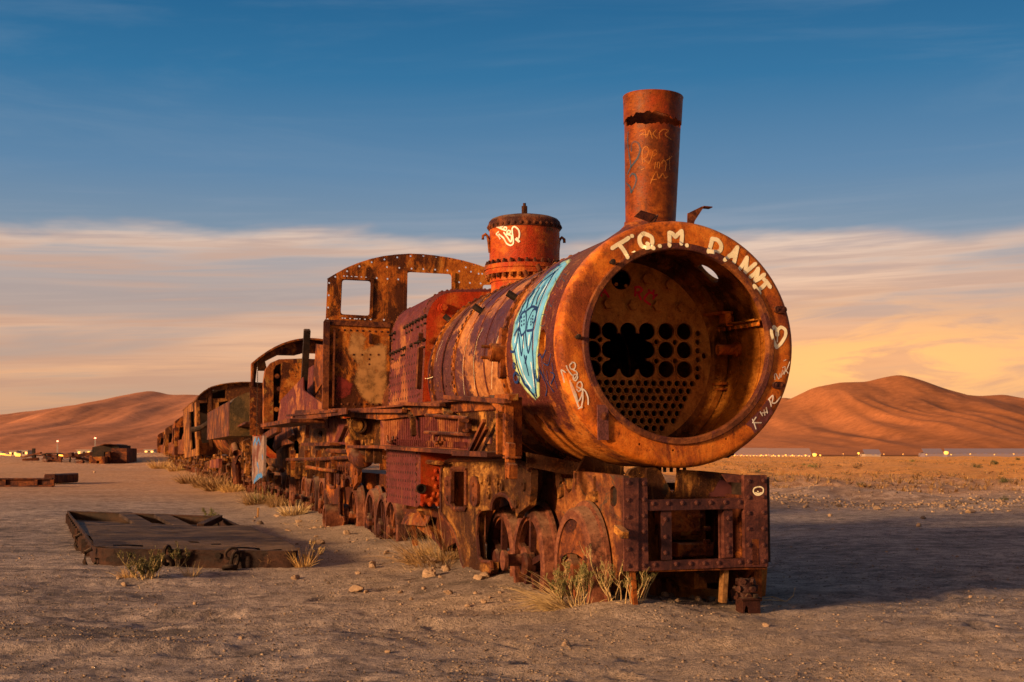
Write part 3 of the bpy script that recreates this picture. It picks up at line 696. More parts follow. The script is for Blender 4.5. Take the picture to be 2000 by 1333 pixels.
# --- fittings on the face
for q in ((1520, 605.5), (1517, 753)):
    c = P(*q, x=0); lug = MB().poly([c+Vector((-.024, s*.026*math.cos(t)+s*.022, .026*math.sin(t))) for s in (1, -1) for t in ([R_(-80+i*32) for i in range(6)] if s == 1 else [R_(80-i*32) for i in range(6)])], (-1, 0, 0), .026)
    lo = lug.build('door_lug', DARK, front_ring)
    for s in (-1, 1): rvb = MB().dome(c+Vector((-.024, s*.022, 0)), (-1, 0, 0), .014, .008); lo2 = rvb.v; lug.add(rvb.v, rvb.f)
    bpy.data.objects.remove(lo); lug.build('door_lug', DARK, front_ring)
strap = [P(*q, x=-.02) for q in ((1167, 791), (1188, 791), (1189, 860), (1168.5, 860))]
st = MB().poly(strap, (-1, 0, 0), .018); stp = st.build('hinge_strap', rust('strap_paint', (.07, .028, .022), (.20, .075, .058), (.30, .13, .10), patch=(.16, .055, .05)), L1); c = P(1181, 813, x=-.02); MB().dome(c, (-1, 0, 0), .026, .022).tube(c, c-Vector((.006, 0, 0)), .03, n=6).build('bolt', DARK, stp)
for q in ((1193, 513), (1126, 659)):
    c = P(*q, x=0); MB().tube(c+Vector((.003, 0, 0)), c-Vector((.05, 0, 0)), .013, n=10).dome(c-Vector((.05, 0, 0)), (-1, 0, 0), .021).build('door_stud', BLACK, L1, smooth=40)
def ff(px, py, lift):
    p = P(px, py, x=0); k = max(0., min(1., (.733-math.hypot(p.y, p.z-ZC))/.012)); k = k*k*(3-2*k)
    return P(px, py, x=-lift-.0215*k), Vector((-1, 0, 0))
fl = lambda pts, ox, oy, s: [(ox+x/s, oy+y/s) for x, y in pts]
A1 = lambda pts: fl(pts, 1060, 400, 4.76)
A2 = lambda pts: fl(pts, 1300, 400, 4.76)
LET = [[A1([(655, 405), (705, 372), (760, 340), (805, 310)]), A1([(718, 370), (760, 425), (797, 490)])], [A1([(848, 438)])], [A1([(836, 292)])],
       [A1([(940, 268), (908, 300), (905, 345), (925, 385), (965, 400), (1005, 390), (1022, 350), (1015, 305), (980, 282), (940, 268)]), A1([(975, 362), (1005, 385), (1035, 405)])], [A1([(1090, 385)])],
       [A2([(38, 380), (38, 320), (35, 262)]), A2([(35, 262), (60, 268), (92, 300)]), A2([(92, 300), (120, 270), (148, 245)]), A2([(148, 245), (152, 300), (145, 365)])], [A2([(196, 378)])],
       [A2([(430, 315), (415, 380), (395, 438)]), A2([(430, 318), (480, 330), (512, 380), (500, 430), (455, 440), (400, 432)])],
       [A2([(545, 515), (610, 460), (660, 395)]), A2([(660, 395), (645, 470), (628, 540)]), A2([(585, 475), (645, 480)])],
       [A2([(680, 600), (715, 550), (748, 492)]), A2([(748, 492), (742, 560), (730, 630)]), A2([(730, 630), (780, 590), (825, 550)])],
       [A2([(780, 672), (820, 640), (850, 595)]), A2([(850, 595), (842, 650), (822, 708)]), A2([(822, 708), (870, 680), (905, 650)])],
       [A2([(900, 690), (930, 720), (960, 765)]), A2([(930, 722), (890, 765), (850, 795)]), A2([(815, 755), (840, 790), (865, 825)])]]
for st in LET: ribbons(st, ff, 'painted_letter' if len(st) > 1 else 'painted_dot', CREAM, front_ring, w=.020)
ribbons([A2([(1022, 1215), (1018, 1165), (995, 1135), (972, 1175), (985, 1240), (1015, 1320)]), A2([(1022, 1170), (1060, 1140), (1100, 1165), (1100, 1220), (1060, 1290), (1018, 1330)]), (.014, A2([(1030, 1170), (1030, 1215)])), (.006, A2([(1028, 1200), (1026, 1275)]))], ff, 'graffiti_heart', CREAM, front_ring, w=.016)
A3 = lambda pts: fl(pts, 1060, 660, 4.76)
ribbons([A3([(215, 415), (205, 370), (187, 300), (225, 322)]), A3([(235, 262), (250, 300), (290, 350), (320, 340), (338, 365), (320, 400), (298, 385), (300, 350)]), A3([(290, 230), (265, 255), (275, 290), (305, 292), (318, 262), (308, 232), (285, 230)]),
         A3([(300, 300), (325, 315), (335, 345), (310, 380)]), A3([(268, 400), (275, 440), (300, 520), (345, 640)]), A3([(278, 420), (320, 520), (340, 590), (365, 560), (382, 490), (330, 455)]), A3([(330, 455), (340, 420), (365, 410), (380, 440), (370, 480), (345, 500), (330, 480)]),
         A3([(375, 470), (410, 500), (432, 560), (434, 620)]), A3([(385, 500), (385, 570), (375, 630)]), A3([(300, 505), (340, 600)]), A3([(345, 660), (372, 642)]), A3([(352, 655), (378, 645)])], ff, 'graffiti_signature', WHITE, front_ring, w=.0062)
A4 = lambda pts: fl(pts, 1300, 660, 4.76)
ribbons([A4([(800, 760), (815, 800), (830, 848)]), A4([(800, 790), (830, 740)]), A4([(815, 790), (878, 790)]), A4([(870, 690), (890, 725)]), A4([(905, 672), (912, 720)]), A4([(890, 700), (930, 690)]), A4([(925, 650), (935, 700)]), A4([(950, 570), (965, 610), (970, 640)]),
         A4([(945, 575), (985, 535), (985, 570), (978, 605), (1010, 605), (1055, 550)])], ff, 'graffiti_signature', WHITE, front_ring, w=.0058, lift=.006)
ribbons([A4([(1005, 390), (1000, 345), (1015, 335), (1040, 385), (1050, 330), (1060, 370), (1075, 300), (1090, 340), (1100, 270), (1075, 280)]), A4([(1075, 340), (1110, 300), (1140, 225)]), A4([(1095, 290), (1125, 330)]), A4([(1085, 215), (1105, 205)])], ff, 'graffiti_signature', WHITE, front_ring, w=.0042)
patch_area(A4([(730, 805), (790, 850), (820, 895), (900, 830), (985, 700), (960, 590), (930, 575), (870, 660)]), ff, 'painted_patch', OXIDE, front_ring, lift=.003)
# --- chimney
CX = .56
zt = P(1275, 190, x=CX).z; zb = ZC+.80; zs0 = P(1275, 241, x=CX-.2).z; zs1 = P(1275, 217, x=CX-.2).z
def crf(z): return .187+(z-2.8)*(.222-.187)/(zt-2.8)
ch = MB(); N = 96; v = []; f = []
th_view = math.atan2(CO.y, CO.x-CX)
def gap(a):        # 0 where the sheet still holds, 1 where it is torn open
    d_ = (a-th_view+math.pi) % (2*math.pi)-math.pi      # measured round from the viewer's side
    return 1 if -1.25 < d_ < 1.5 else 0
lowz = [3.0]; 
for i in range(N):
    a = 2*math.pi*i/N; n_ = mnoise.noise(Vector((math.cos(a)*9, math.sin(a)*9, 1)))
    top = zs0+.016*n_+.010*mnoise.noise(Vector((math.cos(a)*27, math.sin(a)*27, 3))) if gap(a) else (zs0+zs1)/2+.002*n_
    for z in (zb, 2.87, 3.0, 3.2, 3.4, 3.6, top):
        r = crf(z)+(.0 if z > 2.84 else (2.87-z)*.35)
        v.append((CX+r*math.cos(a), r*math.sin(a), z))
    for z in (top, 3.6, 3.0, zb):
        r = crf(z)-.012; v.append((CX+r*math.cos(a), r*math.sin(a), z))
K = 11
for i in range(N):
    j = (i+1) % N
    for k in range(K-1): f.append((i*K+k, j*K+k, j*K+k+1, i*K+k+1))
ch.add(v, f); chim = ch.build('chimney', RED if False else RUST, L1, smooth=40)
cm = rust('chimney_rust', (.035, .011, .005), (.150, .034, .005), (.34, .088, .009), patch=(.32, .043, .007), pscale=2.2, pth=.54, psoft=.25, rough=(.38, .6), spec=.14, streak=.4, bump=.3); chim.data.materials[0] = cm
col = MB(); v = []; f = []
for i in range(N):
    a = 2*math.pi*i/N; n_ = mnoise.noise(Vector((math.cos(a)*7, math.sin(a)*7, 5)))+.5*mnoise.noise(Vector((math.cos(a)*19, math.sin(a)*19, 5)))
    d_ = (a-th_view+math.pi) % (2*math.pi)-math.pi
    bot = (zs1-.018*abs(d_)-(.022 if d_ > 0 else .01)*abs(d_)+.024*n_) if gap(a) else (zs0+zs1)/2
    for z, dr in ((bot, .006), (bot+.03, .006), ((bot+zt)/2, .006), (zt-.02, .007), (zt-.006, .010), (zt, .006), (zt, -.008), (bot+.03, -.006), (bot, -.006)):
        r = crf(z)+dr; v.append((CX+r*math.cos(a), r*math.sin(a), z))
for i in range(N):
    j = (i+1) % N
    for k in range(8): f.append((i*9+k, j*9+k, j*9+k+1, i*9+k+1))
    f.append((i*9+8, j*9+8, j*9, i*9))
col.add(v, f); collar = col.build('chimney_collar', cm, chim, smooth=40)
MB().lathe([(2.862, crf(2.87)+.004), (2.866, crf(2.87)+.009), (2.885, crf(2.885)+.009), (2.89, crf(2.89)+.002)], (CX, 0, 0), 'z', 64).build('band', cm, chim, smooth=40)
# saddle flare fitted to the round smokebox
v = []; f = []; prof = [(0.0, 0.10), (.03, .055), (.07, .025), (.12, .008), (.17, .001)]
for h, dr in prof:
    for i in range(64):
        a = 2*math.pi*i/64; r = .187+dr*1.9; y = r*math.sin(a); z0 = ZC+math.sqrt(RS**2-min(abs(y), .8)**2); v.append((CX+r*math.cos(a), y, z0*(1-h/.17)+(h/.17)*2.89-.004*(h == 0)+0))
for k in range(4):
    for i in range(64): j = (i+1) % 64; f.append((k*64+i, k*64+j, k*64+64+j, k*64+64+i))
MB().add(v, f).build('chimney_saddle', SMOKE, L1, smooth=50)
LEAN = Matrix.Translation(Vector((CX, 0, 2.8))) @ Matrix.Rotation(.030, 4, 'X') @ Matrix.Translation(Vector((-CX, 0, -2.8)))
chim.matrix_basis = LEAN
cs = on_vcyl(CX, crf); B1 = lambda pts: fl(pts, 1180, 140, 4.165)
ribbons([B1([(170, 560), (180, 640), (195, 720), (205, 780)]), B1([(205, 650), (205, 600), (225, 575), (260, 590), (275, 640), (255, 710), (205, 780)]), B1([(198, 860), (215, 838), (240, 845), (252, 885), (238, 940), (213, 988)]), B1([(213, 988), (200, 940), (172, 915)]), B1([(205, 780), (180, 840)]), B1([(175, 500), (172, 560)])], cs, 'graffiti_hearts', TEAL, chim, w=.010)
ribbons([B1([(270, 490), (310, 480), (320, 540)]), B1([(285, 520), (330, 515)]), B1([(330, 530), (345, 480), (370, 545)]), B1([(400, 475), (375, 510), (410, 545)]), B1([(430, 545), (425, 500), (460, 470), (500, 480), (470, 510), (520, 550)]), B1([(300, 750), (292, 680), (300, 630), (325, 615), (345, 640), (330, 700), (305, 715), (350, 750)]),
         B1([(350, 750), (372, 690), (380, 650), (400, 640), (412, 665), (385, 690)]), B1([(395, 790), (402, 740)]), B1([(415, 780), (418, 740), (435, 745), (432, 785)]), B1([(450, 745), (465, 720), (485, 745), (480, 805)]), B1([(490, 720), (530, 690)]), B1([(510, 690), (515, 800)]),
         B1([(365, 915), (385, 860), (410, 815), (430, 870), (460, 830), (480, 865), (505, 850)]), B1([(370, 885), (410, 880)]), B1([(270, 525), (300, 505)]), B1([(290, 805), (310, 795)])], cs, 'graffiti_letters', AMBER, chim, w=.0055)
# bent lamp brackets on the smokebox crown
z1 = lambda px, py, x: P(px, py, x=x)
pa = [z1(*q, .10) for q in ((1239, 423), (1252, 411), (1282, 420), (1270, 434))]; MB().poly(pa, (pa[1]-pa[0]).cross(pa[2]-pa[0])*(-1), .012).bar(P(1272, 436, x=.1), P(1280, 421, x=.14), .05, .012).build('lamp_bracket', DARK, L1)
pb = [z1(*q, .08) for q in ((1343, 436), (1343.5, 417), (1371, 403.5), (1374, 406), (1357, 432), (1355, 440))]; MB().poly(pb, (-1, 0, 0), .012).bar(P(1371, 405, x=.085), P(1388, 406.5, x=.085), .07, .008).build('lamp_bracket', DARK, L1)
MB().box(.3, .55, -.55, -.30, ZC-.80, ZC-.76).bar((.2, -.56, ZC-.70), (.2, -.42, ZC-.80), .09, .05).build('drain_foot', BLACK, L1)
for o_s in (front_ring, shell): o_s.scale = (1, 1.014, 1)
# --- boiler barrel: rolled plates lapped and riveted
bar = MB(); 
barrel = MB().lathe([(1.40, .70), (1.40, RB), (1.66, RB), (1.662, RB+.012), (3.40, RB+.012), (3.402, RB), (4.68, RB), (4.68, .70)], (0, 0, ZC), 'x', 128).build('boiler_barrel', PLUM, L1, smooth=25)
SEAM = rust('seam_rust', (.05, .014, .005), (.30, .085, .012), (.52, .19, .03), patch=(.10, .030, .020), pscale=3)
def seam(x, rows, n, name='seam_band', r=.021, wd=.10, mat=None, R=RB):
    o = MB().lathe([(x-wd/2, R), (x-wd/2, R+.022), (x+wd/2, R+.022), (x+wd/2, R)], (0, 0, ZC), 'x', 128).build(name, mat or SEAM, barrel, smooth=25)
    m = MB()
    for k, dx in enumerate(rows):
        for i in range(n):
            a = 2*math.pi*(i+.5*(k % 2))/n; m.dome((x+dx, (R+.022)*math.cos(a), ZC+(R+.022)*math.sin(a)), (0, math.cos(a), math.sin(a)), r)
    L1rv.append((m, o))
L1rv = []
seam(1.68, (-.03,), 70); seam(3.42, (-.03, .03), 70); seam(4.42, (.0,), 76, wd=.06)
seam(1.46, (0,), 70, wd=.08, R=RB+.002)
for m, o in L1rv: m.build('rivets', RUST, o, kind='stuff')
for x in (2.25, 2.62, 3.0, 3.95): MB().lathe([(x-.02, RB+.01), (x-.02, RB+.017), (x+.02, RB+.017), (x+.02, RB+.01)], (0, 0, ZC), 'x', 128).build('lagging_band', SMOKE, barrel, smooth=25)
rg = MB()
for (px, py) in [(848+8*k, 754) for k in range(5)]+[(851+9*k, 764) for k in range(3)]:
    x, a = CYL(px, py, RB); rg.dome((x, RB*math.cos(a), ZC+RB*math.sin(a)), (0, math.cos(a), math.sin(a)), .014)
rg.build('rivets', DARK, barrel, kind='stuff')
for q in ((1003, 580, 1), (935, 605, 1), (873, 623, .9)):        # open washout stubs
    x, a = CYL(q[0]+8, q[1]+5, RB); d = Vector((.25, math.cos(a), math.sin(a))).normalized(); p = Vector((x, RB*math.cos(a), ZC+RB*math.sin(a)))
    MB().tube(p-d*.03, p+d*.10*q[2], .03, n=14, inner=.021).tube(p-d*.02, p+d*.015, .05, n=14).build('washout_stub', BLACK, barrel, smooth=40)
for q in ((1045, 508), (1028, 538)):
    x, a = CYL(*q, RB); d = Vector((0, math.cos(a), math.sin(a))); p = Vector((x, 0, ZC))+d*RB; MB().tube(p, p+d*.08, .02, n=10).build('boiler_stud', DARK, barrel)
x, a = CYL(984, 690, RB); d = Vector((0, math.cos(a), math.sin(a))); p = Vector((x, 0, ZC))+d*RB; up_ = Vector((0, -math.sin(a), math.cos(a)))
cv = MB().tube(p-d*.02, p+d*.11, .075, n=28, inner=.05).tube(p+d*.10, p+d*.12, .068, n=28)
cv.poly([p+d*.035+Vector((math.cos(t)*.05, 0, 0))+up_*(math.sin(t)*.05+(.16 if math.sin(t) > 0 else -.16)) for t in [2*math.pi*i/20+.01 for i in range(20)]], d, .05)
for s in (-1, 1): cv.tube(p+d*.10+up_*.045*s, p+d*.19+up_*.045*s, .014, n=8)
cv.build('clack_valve', RUST, L1, smooth=40)
# --- graffiti on the smokebox side: pale blue shape with navy outlines
ss = on_cyl(RS)
patch_area([(1115, 506), (1100, 512), (1086, 524), (1070, 536), (1044, 566), (1021, 597), (1007, 630), (1001, 674), (1005, 709), (1015, 743), (1031, 765), (1049, 783), (1058, 773), (1057, 735), (1054, 697), (1058, 658), (1062, 628), (1069, 600), (1078, 575), (1090, 550), (1104, 526), (1120, 508)], ss, 'graffiti_backing', LIME, shell, lift=.0015)
patch_area([(1112, 507), (1100, 513), (1086, 525), (1070, 537.5), (1045, 567), (1022, 598), (1008.5, 631), (1002.5, 670), (1006, 690), (1012, 702), (1018, 720), (1026, 743), (1037, 761), (1050, 777), (1053, 760), (1052, 735), (1051, 715), (1052, 690), (1056, 658), (1060, 628), (1067, 600), (1077, 573), (1092, 545), (1106, 523), (1116, 509)], ss, 'graffiti_fill', SKYB, shell, lift=.003)
D5 = lambda pts: fl(pts, 960, 480, 3.923)
ribbons([D5([(160, 810), (185, 815), (205, 760), (215, 700), (225, 640), (232, 560), (270, 490)]), D5([(232, 640), (245, 690), (275, 650), (282, 560), (278, 510)]), D5([(228, 650), (232, 580), (250, 525), (275, 505)]), D5([(285, 650), (295, 580), (330, 500), (358, 490), (355, 560), (340, 640), (290, 655)]),
         D5([(225, 680), (245, 840), (262, 690)]), D5([(275, 660), (298, 820), (335, 640)]), D5([(195, 815), (215, 930), (260, 1050), (300, 1100), (355, 1170)]), D5([(330, 790), (340, 950), (350, 1080), (358, 1150)]), D5([(330, 790), (335, 640), (350, 560), (385, 440), (440, 310), (500, 200)]), D5([(268, 845), (285, 920), (300, 990)]), D5([(285, 850), (275, 900)]),
         D5([(235, 990), (265, 1040), (270, 1060), (300, 1080), (310, 1110), (340, 1140)]), D5([(285, 500), (330, 470), (365, 480)]), D5([(230, 530), (265, 450), (300, 380), (350, 310)]), D5([(285, 480), (300, 420), (340, 360)]), D5([(320, 470), (345, 400), (380, 330)]), D5([(360, 450), (375, 390), (420, 310)]), D5([(350, 300), (400, 250), (470, 190), (540, 150)]), D5([(370, 330), (420, 270), (490, 210), (545, 165)]), D5([(400, 330), (450, 260), (520, 190)]), D5([(440, 210), (500, 160), (570, 110)]), D5([(415, 235), (480, 175), (560, 120)]), D5([(390, 290), (450, 225), (530, 160)]), D5([(335, 330), (385, 275), (450, 210)]), D5([(300, 420), (345, 345), (400, 275)]), D5([(255, 470), (300, 400), (345, 340)]), D5([(210, 600), (225, 560), (250, 510)]), D5([(195, 690), (215, 650), (228, 635)]),
         D5([(350, 950), (360, 1010), (375, 1035), (385, 990), (378, 950)]), D5([(190, 900), (186, 920), (195, 940), (201, 915), (192, 900)]), D5([(205, 970), (190, 1000), (200, 1045), (222, 1040), (228, 1000), (208, 970)])], ss, 'graffiti_outline', NAVY, shell, w=.0135, lift=.0045)
WASH = paint('white_spray', (.62, .80, .92))
ribbons([D5([(215, 760), (225, 860), (270, 1010), (320, 1090)]), D5([(255, 700), (262, 780)]), D5([(305, 690), (300, 760)]), D5([(195, 740), (210, 660), (225, 600)]), D5([(310, 440), (360, 350), (430, 260), (520, 175)]), D5([(345, 480), (380, 400), (440, 300)]), D5([(320, 900), (335, 1010), (345, 1080)])], ss, 'graffiti_highlight', WASH, shell, w=.016, lift=.0038).__setitem__('kind', 'stuff')
ribbons([D5([(245, 550+30*k), (247, 555+30*k)]) for k in range(3)]+[D5([(318, 560+22*k), (319, 565+22*k)]) for k in range(3)]+[D5([(265, 545+28*k), (266, 550+28*k)]) for k in range(3)]+[D5([(333, 540+24*k), (334, 545+24*k)]) for k in range(3)], ss, 'graffiti_dots', NAVY, shell, w=.011, lift=.006)
ribbons([D5([(335, 800), (345, 640), (365, 560), (400, 430), (460, 290), (530, 190), (590, 130)])], ss, 'graffiti_line', AMBER, shell, w=.010, lift=.006)
ribbons([D5([(370, 850), (385, 830), (405, 860), (432, 800)]), D5([(372, 860), (380, 930), (410, 1000), (440, 1080)]), D5([(415, 900), (450, 915), (470, 830)]), D5([(400, 850), (410, 950), (430, 1020), (490, 1120)]), D5([(440, 960), (455, 1060), (495, 1120)]), D5([(470, 970), (500, 990), (470, 1060)]), D5([(385, 960), (430, 1050), (440, 1100), (430, 1150)]), D5([(480, 900), (495, 1000), (520, 1090)])], ss, 'graffiti_scrawl', NAVY, shell, w=.006, lift=.004)
ribbons([D5([(400, 530), (382, 580), (392, 615), (420, 610), (437, 560), (425, 528), (400, 532)]), D5([(440, 440), (430, 470), (440, 500), (455, 480), (452, 445)]), D5([(465, 390), (455, 430), (475, 470), (490, 420)]), D5([(500, 250), (520, 320), (545, 250), (575, 280)]), D5([(540, 270), (560, 220), (590, 230)])], ss, 'graffiti_bubbles', TEAL, shell, w=.0045, lift=.004)
sb = on_cyl(RB+.012)
ribbons([[(1003-k*0, 0)] for k in ()]+[fl([(980, 490), (930, 590), (895, 780), (900, 940), (905, 1045)], 740, 540, 4.76), fl([(880, 490), (830, 620), (795, 830), (800, 1000), (810, 1100)], 740, 540, 4.76), fl([(1135, 540), (1090, 680), (1068, 850), (1062, 1045)], 740, 540, 4.76), fl([(610, 600), (560, 720), (545, 800)], 740, 540, 4.76), fl([(425, 940), (460, 952), (515, 935)], 740, 540, 4.76)], sb, 'chalk_lines', CREAM, barrel, w=.0035, lift=.014)
# --- steam dome
DX = 4.06; dr_ = .354
dz = lambda py: P(1022, py, x=DX-.35).z
zf = dz(520); zr = dz(432); ztop = P(1022, 403, x=DX).z
dome = MB().lathe([(ZC+.70, .335), (dz(545), .335), (dz(545), .348), (dz(535), .348), (zf+.06, .352), (zr-.03, .352), (zr+.005, .356)], (DX, 0, 0), 'z', 96).build('steam_dome', RED, L1, smooth=30)
MB().lathe([(zf-.055, .34), (zf-.055, .395), (zf-.012, .40), (zf-.010, .392), (zf-.004, .392), (zf-.002, .405), (zf+.04, .405), (zf+.045, .345)], (DX, 0, 0), 'z', 96).build('dome_flange', RED, dome, smooth=30)
MB().lathe([(zr-.035, .352), (zr-.035, .362), (zr+.02, .364), (zr+.045, .357), (zr+.070, .335), (zr+.088, .29), (zr+.104, .21), (zr+.113, .12), (zr+.116, 0.001)], (DX, 0, 0), 'z', 96).build('dome_lid', DARK, dome, smooth=40)
m1, m2, m3 = MB(), MB(), MB()
for i in range(34):
    a = 2*math.pi*i/34; c_, s_ = math.cos(a), math.sin(a); m1.dome((DX+.362*c_, .362*s_, zr-.008), (c_, s_, 0), .02, .018)
for i in range(30):
    a = 2*math.pi*i/30; c_, s_ = math.cos(a), math.sin(a)
    m2.tube((DX+.376*c_, .376*s_, zf+.03), (DX+.376*c_, .376*s_, zf+.085), .013, n=6).tube((DX+.376*c_, .376*s_, zf+.04), (DX+.376*c_, .376*s_, zf+.066), .021, n=6)
    m3.tube((DX+.376*c_, .376*s_, zf-.10), (DX+.376*c_, .376*s_, zf-.05), .012, n=6).tube((DX+.376*c_, .376*s_, zf-.085), (DX+.376*c_, .376*s_, zf-.055), .021, n=6)
m1.build('rivets', DARK, dome, kind='stuff'); m2.build('stud_nuts', DARK, dome, kind='stuff'); m3.build('stud_nuts', RUST, dome, kind='stuff')
MB().tube((DX, 0, zr+.12), (DX, 0, ztop+.0), .03, n=6).tube((DX, 0, ztop-.01), (DX, 0, ztop+.03), .016, n=8).build('lid_bolt', OCHRE, dome)
for s in (1, -1):
    d = Vector((0.05, s, 0)).normalized(); e = Vector((DX, 0, 0))+d*.355; zz = P(950, 462, x=DX).z
    MB().path([e+Vector((0, 0, zz-.16)), e+d*.012+Vector((0, 0, zz-.05)), e+d*.02+Vector((0, 0, zz)), e+d*.045+Vector((0, 0, zz+.025)), e+d*.07+Vector((0, 0, zz+.005)), e+d*.072+Vector((0, 0, zz-.03))], .015, 8).build('lifting_hook', RUST, dome, smooth=True)
C1 = lambda pts: fl(pts, 900, 380, 6.665)
ribbons([C1([(470, 420), (520, 445), (570, 465)]), C1([(520, 365), (505, 400), (525, 430), (555, 410), (550, 370), (520, 362)]), C1([(570, 430), (560, 460), (590, 470), (600, 435), (575, 425)]), C1([(610, 480), (600, 505), (640, 510), (650, 480), (620, 470)]), C1([(515, 580), (490, 540), (465, 515), (495, 490)]), C1([(500, 520), (560, 570), (600, 640), (650, 665), (685, 640), (680, 560), (670, 450), (700, 420), (750, 460), (765, 520), (755, 570)]), C1([(565, 500), (610, 560), (655, 620), (660, 540), (600, 520)]), C1([(715, 585), (755, 620)]), C1([(730, 570), (765, 615)])], on_vcyl(DX, lambda z: .352), 'graffiti_signature', WHITE, dome, w=.010, lift=.004)
# --- firebox
prof = [(.955, .60), (.955, 1.2), (.93, 1.9), (.905, 2.35), (.90, 2.55), (.875, 2.63), (.835, 2.71), (.775, 2.775), (.70, 2.815), (.60, 2.835), (.3, 2.85), (0, 2.855)]
full = prof+[(-y, z) for y, z in reversed(prof[:-1])]
X0, X1 = 4.66, 6.5
fb = MB(); v = []; f = []
for x, k in ((X0, .97), (X0+.01, .985), (X0+.035, .998), (X0+.07, 1), (X1, 1)):
    for y, z in full: v.append((x, y*k, 1.7+(z-1.7)*k))
n = len(full)
for r in range(4):
    for i in range(n-1): f.append((r*n+i, r*n+i+1, r*n+n+i+1, r*n+n+i))
f.append(tuple(range(4*n, 5*n)))
fbx = MB().add(v, f).build('firebox', MAROON, L1, smooth=40)
MB().poly([Vector((X0+.0, y*.972, 1.7+(z-1.7)*.972)) for y, z in full], (-1, 0, 0), .02).build('throat_plate', RED, fbx)
rv = MB(); out = []
for k in range(len(full)-1):
    a, b = Vector((0, *full[k])), Vector((0, *full[k+1])); out += [(a.lerp(b, t), Vector((0, b.z-a.z, -(b.y-a.y))).normalized()) for t in np.arange(0, 1, .055/max((b-a).length, .01))]
for p, nrm in out:
    if nrm.dot(Vector((0, p.y, p.z-1.7))) < 0: nrm = -nrm
    for x in (X0+.06, X1-.06): rv.dome(Vector((x, p.y, p.z)), nrm, .017)
rv.build('rivets', DARK, fbx, kind='stuff')
def sidey(z): return float(np.interp(z, [p[1] for p in prof], [p[0] for p in prof]))
sb_ = MB()
for z in [.68+.088*k for k in range(19)]:
    if 1.12 < z < 1.18: continue
    for k in range(13):
        x = X0+.14+k*.132; sb_.tube((x, sidey(z)-.01, z), (x, sidey(z)+.002, z), .017, n=6)
sb_.build('staybolts', BLACK, fbx, kind='stuff')
stt = MB()
for (a, b) in (((763, 653), (826, 618)), ((760, 692), (826, 664))):
    for k in range(12):
        if random.random() < .15: continue
        t = (k+random.uniform(-.2, .2))/11; p = P(a[0]+(b[0]-a[0])*t, a[1]+(b[1]-a[1])*t, y=.93); y = sidey(p.z); h_ = random.uniform(.02, .06)
        stt.tube((p.x, y-.01, p.z), (p.x+random.uniform(-.01, .01), y+h_, p.z-.01), .014, n=6).tube((p.x, y, p.z), (p.x, y+.018, p.z), .024, n=6)
        if random.random() < .6: stt.tube((p.x+.03, y-.01, p.z-.07), (p.x+.03, y+h_*.6, p.z-.075), .013, n=6)
stt.build('studs', BLACK, fbx, kind='stuff')
c = P(864, 602, x=X0); MB().tube(c+Vector((.02, 0, 0)), c-Vector((.05, 0, 0)), .052, n=20).bolt(c-Vector((.045, 0, 0)), (-1, 0, 0), .04, .05).build('washout_plug', RED, fbx, smooth=40)
rv = MB()
for q in [(848+9*i+(4 if j % 2 else 0), 905+j*15) for i in range(3) for j in range(5)]+[(832+12*i, 968+(i % 2)*7) for i in range(4)]+[(825, 985), (840, 985), (855, 985)]:
    rv.dome(P(*q, x=X0-.002), (-1, 0, 0), .027, .02)
rv.build('rivets', RED, fbx, kind='stuff')
c = P(822, 955, x=X0); MB().tube(c+Vector((.0, 0, 0)), c-Vector((.03, 0, 0)), .05, n=20, inner=.035).tube(c, c-Vector((.006, 0, 0)), .034, n=20).build('mudhole', BLACK, fbx)
tr = MB()
for a, b in ((P(827, 650, y=.93), P(826, 665, y=.93)), (P(826, 678, y=.945), P(822, 760, y=.955))): tr.bar(a+Vector((.03, .02, 0)), b+Vector((.03, .02, 0)), .05, .04)
tr.build('edge_strap', DARK, fbx)
# back head running through to the cab
MB().lathe([(X1-.02, .62), (9.0, .58), (9.0, .01)], (0, 0, 1.75), 'x', 48).build('firebox_wrapper', DARK, fbx, smooth=30)
# ash hopper under the firebox
hp = MB()
hp.poly([P(*q, y=.72) for q in ((786, 995), (872, 992), (905, 1052), (868, 1072), (800, 1020))], (0, 1, 0), .02).poly([P(*q, y=.80) for q in ((794, 1000), (840, 1008), (836, 1030), (790, 1026))], (0, 1, .3), .015)
hp.bar(P(805, 1010, y=.78), P(812, 1065, y=.70), .06, .05).bar(P(830, 1000, y=.76), P(880, 1075, y=.68), .16, .03); hp.build('ash_hopper', RUST, L1)
# --- cab front sheet
XC = 9.0; cp = lambda px, py: P(px, py, x=XC)
arcp = [(631, 800), (636, 628), (640, 545), (657, 535), (677, 524), (700, 514.5), (725, 506.5), (750, 501), (775, 498), (800, 496.5), (825, 497.3), (850, 500), (880, 504.5), (905, 510), (930, 517), (950, 524)]
o_ = [cp(*q) for q in arcp]; right = [Vector((XC, -y, z)) for y, z in ((1.0, 3.62), (1.15, 3.54), (1.30, 3.45), (1.31, 2.9), (1.31, 1.75))]
def rrect(x0, y0, x1, y1, x2, y2, x3, y3, r=6):
    pts = [Vector(p) for p in ((x0, y0), (x1, y1), (x2, y2), (x3, y3))]; o = []
    for i in range(4):
        p, a, b = pts[i], pts[i-1], pts[(i+1) % 4]; u = (a-p).normalized()*r; w = (b-p).normalized()*r
        for t in (0, .25, .5, .75, 1): o.append(p+u*(1-t)**2+w*t**2)
    return [tuple(q) for q in o]
holes = [[cp(*q) for q in rrect(668.5, 547, 724, 549.5, 721.5, 617, 665.5, 614)], [cp(*q) for q in rrect(795, 531.5, 882, 536, 882, 640, 793, 640, 7)]]
mir = [Vector((XC, -p.y-.07, p.z)) for p in holes[0]]; holes.append(list(reversed(mir)))
